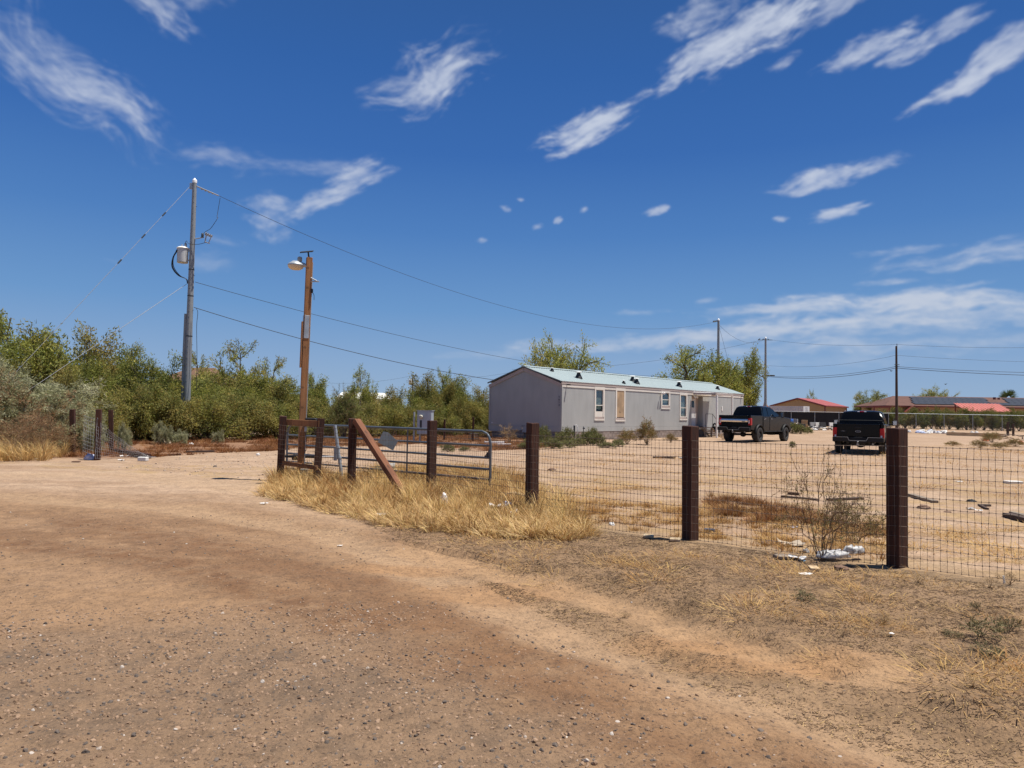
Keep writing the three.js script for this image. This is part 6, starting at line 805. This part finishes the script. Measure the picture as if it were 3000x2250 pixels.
{   // long house with hipped shingle roof and solar panels
  const d = 116, c = place(2597, d), k = d / FOCAL, L = 44, eave = D(2597, 1188, d).y - c.y, ridge = eave + 1.75, D2 = 11, o = thing('shingle_house', 'long tan house with brown shingle roof carrying solar panels', 'house', c, -0.06);
  part('wall', box(L - 1, eave, D2 - 1, L / 2, eave / 2, -D2 / 2 - 0.1), B.stucco, o);
  const P = [V(-0.4, eave, 0.5), V(L, eave, 0.5), V(L, eave, -D2 - 0.5), V(-0.4, eave, -D2 - 0.5), V(3.6, ridge, -D2 / 2), V(L - 4, ridge, -D2 / 2)], f = [[0, 1, 5], [0, 5, 4], [3, 0, 4], [1, 2, 5], [2, 3, 4], [2, 4, 5]], g = new THREE.BufferGeometry(); g.setAttribute('position', new THREE.Float32BufferAttribute(f.flat().flatMap((i) => P[i].toArray()), 3)); g.computeVertexNormals(); const rf = part('roof', g, B.shingle, o); part('fascia', [box(L + 0.4, 0.2, 0.06, L / 2 - 0.2, eave - 0.08, 0.5), box(0.06, 0.2, D2 + 1, -0.42, eave - 0.08, -D2 / 2)], B.redTrim, rf);
  const an = Math.atan2(ridge - eave, D2 / 2 + 0.5), pg = boxUV(join(rbox(0.98, 0.04, 1.5, 0.01))), onRoof = (x, s) => V(x, eave + s * Math.sin(an) + 0.1, 0.5 - s * Math.cos(an));
  const put = (x, s) => { const q = new THREE.Mesh(pg, B.solar); q.name = 'solar_panel'; q.position.copy(onRoof(x, s)); q.rotation.x = an; rf.add(q); };
  for (let r = 0; r < 3; r++) for (let i = 0; i < 12; i++) put(5.2 + i * 1.02 + r * 0.55, 1.6 + r * 1.53); for (let r = 0; r < 3; r++) for (let i = 0; i < 15; i++) { if (i < 3 && r > 0) continue; if (i > 7 && r === 0) continue; put(17.6 + i * 1.02 + r * 0.4, 1.6 + r * 1.53); }
  part('chimney_vents', [box(0.3, 0.5, 0.3, 19.6, eave + 1.5, -D2 / 2 + 1.2), box(0.25, 0.4, 0.25, 20.3, eave + 1.45, -D2 / 2 + 1.2)], B.redTrim, rf);
  for (const [x, w] of [[8.2, 1.5], [14.2, 1.6], [21.6, 2.2], [3, 0.8]]) { const wn = part('window', [box(w, 1.1, 0.08, x, 1.75, -0.56 + 0.0)], M.white, o); for (let q = 0; q < 3; q++) part('pane', box(w / 3 - 0.1, 0.95, 0.03, x - w / 2 + w / 3 * (q + 0.5), 1.75, -0.51), M.tinted, wn); }
  part('entry_gable', prism([[-1.3, 0], [1.3, 0], [0, 1.0]], 1.2).translate(3.8, eave - 0.95, 0.2), B.redTrim, o); part('entry_wall', box(2, eave - 0.9, 0.5, 3.8, (eave - 0.9) / 2, 0.2), B.stucco, o);
  const cp = thing('carport', 'flat dark carport roof between the red shed and the house', 'carport', place(2552, 114)); part('flat_roof', box(2.9, 0.25, 4, 1.3, 2.75, -1), B.redTrim, cp); for (const x of [0.1, 2.5]) part('post', box(0.15, 2.65, 0.15, x, 1.32, 0.8), B.redTrim, cp);
}
{   // small ramada with salmon standing seam roof
  const d = 101, c = place(2832, d), k = d / FOCAL, w = 136 * k, y0 = D(2832, 1205, d).y - c.y, y1 = D(2820, 1182, d + 3).y - c.y, o = thing('ramada', 'salmon red standing seam roof shelter behind the hedge', 'shelter', c), r = part('roof', ribbed(w, Math.hypot(y1 - y0, 3), 0.52, 0.07).rotateX(-Math.PI / 2 + Math.atan2(y1 - y0, 3)).translate(0, y0, 0), B.salmon, o); part('fascia', box(w, 0.16, 0.06, w / 2, y0 - 0.08, 0.02), B.redTrim, r); for (const [x, z, h] of [[0.2, -0.1, y0], [w - 0.2, -0.1, y0], [0.2, -2.9, y1], [w - 0.2, -2.9, y1]]) part('post', box(0.15, h, 0.15, x, h / 2 - 0.05, z), B.redTrim, o);
}
{   // white arched roof beyond the thicket
  const d = 74, c = place(985, d), k = d / FOCAL, w = 160 * k, h = D(1050, 1168, d).y, t = D(1050, 1148, d).y, o = thing('white_building', 'low building with white arched roof beyond the thicket', 'building', c, 0.1);
  part('wall', box(w - 0.3, h, 4.6, w / 2, h / 2, -2.5), B.awhite, o); const n = 14, pos = []; const prof = (q) => V(0, h + (t - h) * Math.sin(q * Math.PI), -5.2 * q + 0.1), rows = []; for (let i = 0; i <= n; i++) { const p = prof(i / n), ins = (p.y - h) / (t - h) * 1.1; rows.push([V(ins * 0.3 - 0.1, p.y, p.z), V(w + 0.1 - ins, p.y, p.z)]); } for (let i = 0; i < n; i++) for (const [a, b, e] of [[rows[i][0], rows[i][1], rows[i + 1][0]], [rows[i][1], rows[i + 1][1], rows[i + 1][0]]]) pos.push(...a.toArray(), ...b.toArray(), ...e.toArray()); const g = new THREE.BufferGeometry(); g.setAttribute('position', new THREE.Float32BufferAttribute(pos, 3)); g.computeVertexNormals(); part('roof', g, B.awhite, o); part('gutter', box(w + 0.2, 0.08, 0.06, w / 2, h - 0.02, 0.12), M.galv, o);
}
{   // brown roofed house behind the utility pole
  const d = 62, c = place(440, d), k = d / FOCAL, w = 190 * k, h = D(520, 1125, d).y, t = D(520, 1070, d).y, o = thing('brown_house', 'house with faded brown hipped roof behind the utility pole', 'house', c), P = [V(-0.3, h, 0.3), V(w + 0.3, h, 0.3), V(w + 0.3, h, -7), V(-0.3, h, -7), V(w * 0.33, t, -3.3), V(w * 0.72, t, -3.3)], f = [[0, 1, 5], [0, 5, 4], [3, 0, 4], [1, 2, 5], [2, 3, 4], [2, 4, 5]], g = new THREE.BufferGeometry(); g.setAttribute('position', new THREE.Float32BufferAttribute(f.flat().flatMap((i) => P[i].toArray()), 3)); g.computeVertexNormals(); part('roof', g, mat('#fff', 0.95, 0, { map: woodTex([0.19, 0.105, 0.06], [0.11, 0.06, 0.035], 191, 3) }), o); part('wall', box(w, h, 6.4, w / 2, h / 2, -3.35), B.stucco, o);
}
// birds
[[2611, 1087, 62, 'dark small bird flying below the cables by the timber pole'], [2770, 1126, 66, 'dark small bird flying over the solar panel roof']].forEach(([px, py, d, label], i) => { const o = thing('bird', label, 'bird', D(px, py, d), i * 1.3 + 0.4), body = lathe([[0, -0.1], [0.03, -0.05], [0.035, 0.02], [0.02, 0.08], [0, 0.12]], 10).rotateX(Math.PI / 2); part('body', body, M.dark, o); for (const s of [-1, 1]) { const g = prism([[0, -0.04], [0.1, -0.02], [0.19, -0.06], [0.12, 0.03], [0, 0.05]], 0.008).rotateX(-Math.PI / 2); if (s < 0) g.scale(-1, 1, 1); part('wing', g.rotateZ(s * 0.45), M.dark, o); } });
// ------------------------------------------------------------------ rubbish and loose things
const C = (r, g, b, rough = 0.8, more) => mat([r, g, b], rough, 0, more);
const K = { bag: C(0.72, 0.72, 0.73, 0.45), clear: C(0.55, 0.55, 0.54, 0.25), paper: C(0.62, 0.60, 0.57), card: C(0.42, 0.27, 0.14), blue: C(0.03, 0.12, 0.42, 0.5), pale: C(0.42, 0.34, 0.25), dark: C(0.03, 0.03, 0.032), grey: C(0.28, 0.28, 0.28), orange: C(0.55, 0.13, 0.05), red: C(0.4, 0.03, 0.03), brown: C(0.16, 0.09, 0.055), foam: C(0.66, 0.64, 0.6), bluewhite: C(0.45, 0.5, 0.66), sky: C(0.2, 0.42, 0.6), film: C(0.6, 0.59, 0.58, 0.5, { transmission: 0.35, thickness: 0 }) };
function crumple(w, h, d, seed, rough = 0.35, det = 3) { const g = mergeVertices(new THREE.IcosahedronGeometry(1, det).deleteAttribute('uv').deleteAttribute('normal')), p = g.attributes.position; for (let i = 0; i < p.count; i++) { const x = p.getX(i), y = p.getY(i), z = p.getZ(i), k = 1 + rough * (n3(x * 1.3 + seed, y * 1.3, z * 1.3) + 0.6 * Math.abs(n3(x * 3 + seed, y * 3, z * 3)) - 0.2); p.setXYZ(i, x * k * w / 2, Math.max(-0.25, y * k) * h * 0.62, z * k * d / 2); } g.computeVertexNormals(); return g.translate(0, h * 0.16, 0); }
function flap(w, d, seed, curl = 0.25) { const g = new THREE.PlaneGeometry(w, d, 8, 8).rotateX(-Math.PI / 2), p = g.attributes.position, m = Math.min(w, d); for (let i = 0; i < p.count; i++) { const x = p.getX(i) / m, z = p.getZ(i) / m; p.setY(i, 0.012 + m * curl * (0.5 + 0.5 * n2(x * 1.3 + seed, z * 1.3)) * (0.3 + x * x + z * z)); } g.computeVertexNormals(); return g; }
const rr = rngOf(909);
function litter(name, category, label, px, py, wPx, hPx, m, kind = 'crumple', group, depth) {
  const p = depth ? D(px, py, depth) : G(px, py); p.y = landHeight(p.x, p.z); const k = -p.z / FOCAL, w = wPx * k, h = Math.max(0.02, hPx * k), seed = px * 0.013 + py * 0.07;
  const g = kind === 'crumple' ? crumple(w, h, w * 0.75, seed) : kind === 'flap' ? flap(w, w * 0.7, seed, clamp(h / w, 0.05, 0.6)) : kind === 'box' ? rbox(w, h, w * 0.6, Math.min(0.02, h / 5), 0, h / 2, 0) : kind === 'slab' ? rbox(w, h, Math.min(0.15, w * 0.2), 0.02, 0, h / 2, 0).rotateX(-0.12) : rbox(w, Math.max(0.03, h * 0.4), 0.14, 0.006, 0, Math.max(0.02, h * 0.2), 0);
  return solo(name, g, m, label, category, group, p, kind === 'board' ? (rr() - 0.5) * 0.7 : kind === 'slab' ? 0.35 : rr() * 1.2 - 0.6);
}
// along the verge and the fence
litter('paper_sheet', 'paper', 'crumpled white paper sheet in the dry grass beside the cardboard', 1466, 1512, 56, 26, K.paper, 'flap').position.y += 0.13; litter('paper_sheet', 'paper', 'torn bluish printed paper in the dry grass', 1484, 1503, 32, 15, K.bluewhite, 'crumple').position.y += 0.13; litter('cardboard', 'cardboard', 'bent tan cardboard flap beside the fence post', 1520, 1520, 36, 22, K.card, 'flap').position.y += 0.11; litter('paper_sheet', 'paper', 'white paper folded under the cardboard flap', 1508, 1523, 28, 16, K.paper, 'flap').position.y += 0.09;
litter('plastic_tray', 'tray', 'clear plastic tray at the grass edge by the road', 1118, 1522, 36, 14, K.clear, 'box').position.y += 0.02; litter('plastic_bag', 'bag', 'thin clear bag standing in the dry grass', 1300, 1482, 22, 44, K.bag); litter('plastic_bag', 'bag', 'small pale bag low in the dry grass by the fence', 1332, 1500, 22, 18, K.clear); litter('plastic_tray', 'tray', 'crushed pale food tray at the road side of the grass', 1362, 1526, 30, 10, K.foam, 'crumple'); litter('drink_can', 'can', 'small dark can on the dirt beside the grass', 1312, 1531, 14, 8, K.dark); litter('paper_scrap', 'paper', 'small white paper scrap on the dirt below the cardboard', 1506, 1548, 14, 8, K.paper, 'flap'); litter('red_wrapper', 'wrapper', 'small red and white wrapper at the foot of the brace', 1186, 1462, 14, 16, K.red); litter('paper_scrap', 'paper', 'white scrap at the foot of the first gate post', 832, 1419, 14, 8, K.paper);
litter('paper_scrap', 'paper', 'flat white scrap alone on the dirt road', 773, 1477, 22, 6, K.paper, 'flap'); litter('paper_scrap', 'paper', 'tiny white scrap in the middle of the road', 996, 1589, 14, 5, K.paper, 'flap'); litter('paper_scrap', 'paper', 'white plastic scrap near the grass end post', 1792, 1543, 16, 12, K.paper); litter('stone_lump', 'stone', 'dark lump in the dry grass right of the post', 1617, 1530, 18, 16, K.brown); litter('dark_lump', 'litter', 'pair of dark clods at the grass edge', 1727, 1575, 14, 10, K.brown); litter('wood_scrap', 'wood', 'pale wood scrap at the foot of the fence post', 1978, 1598, 30, 7, M.paleWood, 'board'); litter('wood_scrap', 'wood', 'flat pale scrap in the dirt beside the post', 1900, 1585, 30, 7, M.paleWood, 'board');
{ const a = GL(1453, 1478), b = GL(1556, 1484), m = a.clone().lerp(b, 0.45).add(V(0, 0.22, 0)); a.y += 0.01; b.y += 0.12; wire('palm_stalk', 'pale curved palm stalk arching through the dry grass', [a, a.clone().lerp(m, 0.6).add(V(0, 0.04, 0)), m, m.clone().lerp(b, 0.6).add(V(0, 0.03, 0)), b], 0.02, M.paleWood, 'stalk'); }
litter('dark_packet', 'packet', 'dark blue packet lying behind the fence wire', 2078, 1558, 30, 12, C(0.04, 0.05, 0.08), 'box'); litter('leaflet', 'leaflet', 'white leaflet with a blue corner below the twiggy bush', 2335, 1655, 48, 16, K.paper, 'flap'); litter('leaflet', 'leaflet', 'pale blue leaflet strip by the white one', 2352, 1660, 18, 8, K.sky, 'flap'); litter('crate_wood', 'wood', 'pale broken plank beside the white leaflet', 2290, 1652, 38, 10, M.greyWood, 'board'); litter('cardboard', 'cardboard', 'dirty pale cardboard heap behind the twiggy bush', 2318, 1606, 66, 26, K.pale, 'flap'); litter('dark_rag', 'rag', 'dark rag before the pale cardboard heap', 2255, 1600, 52, 14, K.brown); litter('dark_cup', 'cup', 'grey cup under the twiggy bush', 2362, 1632, 16, 16, K.grey); litter('shoe_sole', 'rubber strip', 'brown rubber strip curled under the twiggy bush', 2462, 1685, 44, 16, K.brown); litter('wood_scrap', 'wood', 'short tan tube scrap on the verge', 2384, 1687, 26, 7, M.paleWood, 'board'); litter('paper_scrap', 'paper', 'thin white strip on the verge below the bush', 2360, 1705, 34, 4, K.paper, 'flap'); litter('blue_scrap', 'litter', 'small bluish scrap behind the wire in the dry weeds', 2320, 1550, 26, 8, K.bluewhite, 'flap'); litter('bottle', 'bottle', 'white scrap standing at the right fence corner', 2943, 1735, 8, 22, K.paper, 'slab');
{ const p = D(2440, 1632, 7.55); const o = thing('plastic_bag', 'torn white plastic bag caught in the twiggy bush', 'bag', p, 0.15); part('bag_body', crumple(0.36, 0.10, 0.16, 5.3, 0.22), K.film, o); part('bag_tail', crumple(0.15, 0.10, 0.1, 9.1, 0.4).translate(0.2, 0.04, 0), K.film, o); part('bag_handle', crumple(0.10, 0.09, 0.08, 2.2, 0.4).translate(0.3, 0.04, 0), K.film, o); }
litter('paper_scrap', 'paper', 'white scrap by the dry sprig on the verge', 2612, 1896, 16, 6, K.paper, 'flap');
// driveway side
litter('plastic_bag', 'bag', 'blue and white bag at the broken fence post', 266, 1346, 30, 22, K.bluewhite); litter('plastic_tray', 'tray', 'white foam box at the end of the fallen post', 419, 1352, 26, 12, K.foam, 'box'); litter('paper_sheet', 'paper', 'white paper beside the fallen post', 362, 1338, 22, 8, K.paper, 'flap'); litter('paper_scrap', 'paper', 'white scraps before the fallen post', 356, 1351, 20, 6, K.paper, 'flap'); litter('paper_sheet', 'paper', 'pale sheets in the straw at the road edge', 105, 1347, 32, 6, K.paper, 'flap'); litter('wood_scrap', 'wood', 'short dark board scrap on the road edge', 223, 1353, 20, 5, K.brown, 'board');
litter('sand_lump', 'rubble', 'pale broken concrete slab in the weeds before the thicket', 478, 1300, 40, 18, K.pale); litter('sand_lump', 'rubble', 'pale rubble trailing from the concrete slab', 525, 1305, 50, 6, K.pale, 'flap'); litter('paper_scrap', 'paper', 'white scrap at the end of the pale rubble', 560, 1303, 12, 8, K.paper); litter('pale_stone', 'stone', 'white round stone at the driveway edge', 756, 1334, 10, 8, K.paper); litter('dark_rag', 'rag', 'small dark rag on the bare driveway', 630, 1366, 12, 4, K.dark); litter('plastic_bag', 'bag', 'red wrapper in the weeds by the thicket', 785, 1294, 18, 5, K.red, 'flap');
litter('tarpaulin', 'tarpaulin', 'black tarpaulin heap behind the diagonal brace', 1120, 1402, 80, 34, K.dark).position.y += 0.06; litter('tarpaulin', 'tarpaulin', 'grey crumpled plastic on the black tarpaulin', 1140, 1396, 40, 30, K.grey).position.y += 0.12; litter('plastic_bag', 'bag', 'bluish white bag lying behind the second post', 908, 1416, 30, 14, K.bluewhite, 'flap'); litter('plastic_bag', 'bag', 'white bag by the foot of the leaning pipe', 958, 1416, 24, 8, K.bag, 'flap');
// before the mobile home
litter('plastic_pipe', 'pipe', 'white plastic channel lying by the dry stalky weed', 1448, 1299, 60, 14, M.white, 'board'); litter('plastic_pipe', 'pipe', 'second white channel nearer the yard', 1477, 1304, 40, 12, M.white, 'board');
{ const p = GL(1387, 1292), o = thing('wire_crate', 'black wire crate tipped over in the dry weeds', 'crate', p, 0.5), b = []; for (const y of [0, 0.13, 0.26, 0.38]) for (const s of [-1, 1]) b.push(bar(V(-0.2, y, s * 0.15), V(0.2, y, s * 0.15), 0.014), bar(V(s * 0.2, y, -0.15), V(s * 0.2, y, 0.15), 0.014)); for (const x of [-0.2, -0.07, 0.07, 0.2]) for (const s of [-1, 1]) b.push(bar(V(x, 0, s * 0.15), V(x, 0.38, s * 0.15), 0.014)); part('crate_frame', b, M.black, o); }
{ const a = GL(1965, 1342), o = thing('picture_frame', 'dark frame with bluish pane lying flat on the yard', 'frame', a, 0.15), k = -a.z / FOCAL; part('frame_board', rbox(62 * k, 0.06, 0.28, 0.01, -0.25, 0.03, 0), M.darkWood, o); part('pane', rbox(0.6, 0.025, 0.3, 0.006, 0.62, 0.02, 0.05), C(0.35, 0.4, 0.45, 0.2), o); }
[[1975, 1341, 'dark clod'], [1617, 1378, 'dry brown clod'], [2035, 1367, 'brown twig']].slice(1).forEach(([px, py, n]) => litter('dry_clod', 'clod', n + ' on the bare yard seen through the wire', px, py, 22, 8, K.brown));
// bent boards and scrap in the yard right of the twiggy bush
lying('loose_board', GL(2290, 1454), GL(2395, 1464), 0.1, 0.03, M.darkWood, 'long thin dark board curving over the yard', 'board'); lying('loose_board', GL(2425, 1466), GL(2525, 1463), 0.1, 0.04, M.darkWood, 'dark board end to end with the thin one', 'board'); lying('loose_board', GL(2308, 1448), GL(2342, 1450), 0.1, 0.05, M.darkWood, 'short dark board behind the thin one', 'board'); lying('loose_board', GL(2668, 1452), GL(2740, 1472), 0.12, 0.05, M.greyWood, 'grey split board by the tall fence post', 'board');
litter('black_lump', 'bag', 'black plastic lump on the bare yard', 2846, 1468, 24, 10, K.dark); litter('white_rag', 'rag', 'white torn rag beside the grey strips', 2868, 1502, 18, 22, K.paper, 'flap'); litter('grey_rag', 'rag', 'grey rag next to the white torn one', 2845, 1492, 24, 8, K.grey, 'flap'); lying('loose_board', GL(2866, 1480), GL(2902, 1481), 0.06, 0.04, M.greyWood, 'grey strip lying behind the white rag', 'board'); lying('loose_board', GL(2872, 1482), GL(2892, 1491), 0.05, 0.04, M.darkWood, 'dark strip crossing the grey one', 'board');
lying('loose_board', GL(2950, 1515), GL(3060, 1545), 0.14, 0.07, M.darkWood, 'dark heavy plank in the shallow hollow', 'board'); lying('loose_board', GL(2965, 1510), GL(3080, 1540), 0.1, 0.07, M.greyWood, 'grey plank beside the dark heavy one', 'board'); litter('foam_sheet', 'panel', 'white foam panel lying on the open lot', 2968, 1416, 42, 8, K.foam, 'box'); litter('foam_sheet', 'panel', 'long thin white strip on the open lot', 2808, 1411, 26, 3, K.paper, 'flap'); litter('rust_clod', 'clod', 'rusty soil clods heaped behind the tall post', 2705, 1492, 34, 14, K.brown); litter('rust_clod', 'clod', 'scatter of brown clods beside the heaped ones', 2775, 1502, 20, 6, K.brown); litter('dark_stone', 'stone', 'small dark stone on the sandy yard', 2803, 1572, 10, 4, K.dark);
// heap by the screened fence
const HEAP = 'rubbish heaped along the screened fence', hz0 = 84;
{ const p = place(2316, 84); const o = thing('blue_barrel', 'blue plastic barrel in front of the lifted truck', 'barrel', p); part('barrel_body', lathe([[0, 0], [0.29, 0.02], [0.32, 0.2], [0.34, 0.5], [0.32, 0.85], [0.28, 1.02], [0, 1.03]], 20), K.blue, o); part('rim', new THREE.TorusGeometry(0.28, 0.02, 6, 20).rotateX(Math.PI / 2).translate(0, 1.02, 0), K.blue, o); }
litter('grey_bin', 'bin', 'grey square bin behind the blue barrel', 2328, 1250, 17, 24, K.grey, 'box', HEAP, 85.5); litter('white_jug', 'jug', 'white jug on the ground before the grey bin', 2324, 1250, 8, 9, K.paper, 'box', HEAP, 83);
litter('black_sofa', 'sofa', 'black sofa carcass in the rubbish heap', 2342, 1255, 30, 12, K.dark, 'box', HEAP, 83); litter('paper_sheet', 'paper', 'white paper on the black sofa carcass', 2334, 1247, 14, 8, K.paper, 'flap', HEAP, 82.6).position.y += 0.45;
litter('cardboard_box', 'box', 'tall brown cardboard box in the rubbish heap', 2357, 1255, 15, 22, K.card, 'box', HEAP, 84.5); litter('cardboard_box', 'box', 'small tan cardboard box at the foot of the tall one', 2362, 1256, 10, 9, K.card, 'box', HEAP, 83); litter('black_sack', 'sack', 'black sack beside the tan box', 2377, 1256, 14, 8, K.dark, 'crumple', HEAP, 83);
[[2382, 20, 'grey'], [2396, 15, 'foam'], [2411, 22, 'grey'], [2436, 15, 'foam']].forEach(([px, w, c], i) => litter('foam_sheet', 'panel', ['grey appliance panel leaning on the black screen', 'white appliance panel between two grey ones', 'dark television casing leaning on the black screen', 'white square panel at the end of the leaning row'][i], px, 1250, w, 15, i === 2 ? K.dark : K[c], 'slab', HEAP, 85.5));
{ const cols = [['foam', 'white plastic scrap in the heap by the screened fence'], ['paper', 'crumpled white sheet in the heap by the screened fence'], ['pale', 'pale fabric lump in the heap by the screened fence'], ['grey', 'grey scrap in the heap by the screened fence'], ['brown', 'brown wood scrap in the heap by the screened fence']]; for (let i = 0; i < 30; i++) { const c = cols[i % 5]; litter('heap_scrap', 'scrap', c[1], 2384 + rr() * 66, 1258 + rr() * 6, 8 + rr() * 9, 3 + rr() * 5, K[c[0]], ['crumple', 'flap', 'crumple', 'box', 'board'][i % 5], HEAP, 74 + rr() * 9); } lying('heap_board', D(2380, 1262, 76).setY(0.25), D(2410, 1260, 76).setY(0.3), 0.2, 0.06, M.paleWood, 'pale board on the front of the rubbish heap', 'board', HEAP); }
{ const cols = [['foam', 'white sack in the row of rubbish before the hedge'], ['paper', 'white crumpled bag in the row of rubbish before the hedge'], ['bluewhite', 'bluish white bag in the row of rubbish before the hedge'], ['pale', 'tan lump in the row of rubbish before the hedge']]; for (let i = 0; i < 24; i++) { const c = cols[Math.floor(rr() * 4)], px = 2685 + rr() * 85; litter('hedge_sack', 'sack', c[1], px, 1252, 9 + rr() * 10, 5 + rr() * 6, K[c[0]], 'crumple', 'rubbish before the hedge', 70 + rr() * 6); } }
[[2620, 1250, 20, 'pale'], [2650, 1251, 16, 'brown'], [2664, 1254, 10, 'paper'], [2793, 1248, 14, 'pale'], [2848, 1252, 9, 'paper'], [2861, 1254, 9, 'paper'], [2760, 1250, 12, 'pale']].forEach(([px, py, w, c], i) => litter('hedge_sack', 'sack', ['pale sandy heap right of the parked truck', 'brown heap by the dark timber pole', 'white scrap by the dark timber pole', 'tan upright cushion before the hedge', 'round white bucket before the hedge', 'white flat bag beside the white bucket', 'tan sack next to the upright cushion'][i], px, py, w, 9, K[c], 'crumple', 'rubbish before the hedge', 72));
// scrap wood heap on the right
{ const c = GL(2985, 1290); for (let i = 0; i < 26; i++) { const a = V(c.x + (rr() - 0.4) * 3.2, landHeight(c.x, c.z) + rr() * 0.45, c.z + (rr() - 0.5) * 1.6), b = a.clone().add(V((rr() - 0.5) * 2.2, (rr() - 0.5) * 0.35, (rr() - 0.5) * 1.2)); a.y = Math.max(0.02, a.y); b.y = Math.max(0.02, b.y); lying('scrap_plank', a, b, 0.09, 0.04, [M.greyWood, M.darkWood, M.paleWood][i % 3], ['grey plank in the scrap wood heap', 'dark plank in the scrap wood heap', 'pale plank in the scrap wood heap'][i % 3], 'plank', 'scrap wood heap'); } litter('orange_rag', 'rag', 'orange cloth beside the golden weeds', 2888, 1292, 16, 8, K.orange); litter('red_cloth', 'rag', 'red cloth under the scrap wood heap', 2990, 1297, 14, 7, K.red); litter('white_scrap', 'scrap', 'white scrap before the golden weeds', 2890, 1303, 14, 5, K.paper, 'flap'); litter('white_scrap', 'scrap', 'bluish scrap beside the white one on the lot', 2903, 1305, 12, 5, K.bluewhite, 'flap'); litter('white_scrap', 'scrap', 'grey pale scrap line on the open lot', 2830, 1278, 18, 4, K.paper, 'flap'); litter('white_scrap', 'scrap', 'pale scrap further along the open lot', 2800, 1279, 14, 4, K.pale, 'flap'); }
lying('pale_log', D(2775, 1262, 66).setY(0.1), D(2950, 1262, 62).setY(0.1), 0.35, 0.3, M.paleWood, 'long pale log lying on the open lot before the hedge', 'log');
lying('old_post_row', place(2952, 60).setY(0.2), place(2952, 60).add(V(0.02, 1.35, 0)), 0.16, 0.14, M.darkWood, 'dark weathered stump post by the long pale log', 'post'); lying('old_post_row', place(2968, 60).setY(0.2), place(2968, 60).add(V(0.02, 1.2, 0)), 0.13, 0.13, M.darkWood, 'thinner dark stump post beside the weathered one', 'post');
scene.traverse((c) => { if (c.isMesh) { c.castShadow = true; c.receiveShadow = true; } });
renderer.render(scene, camera);
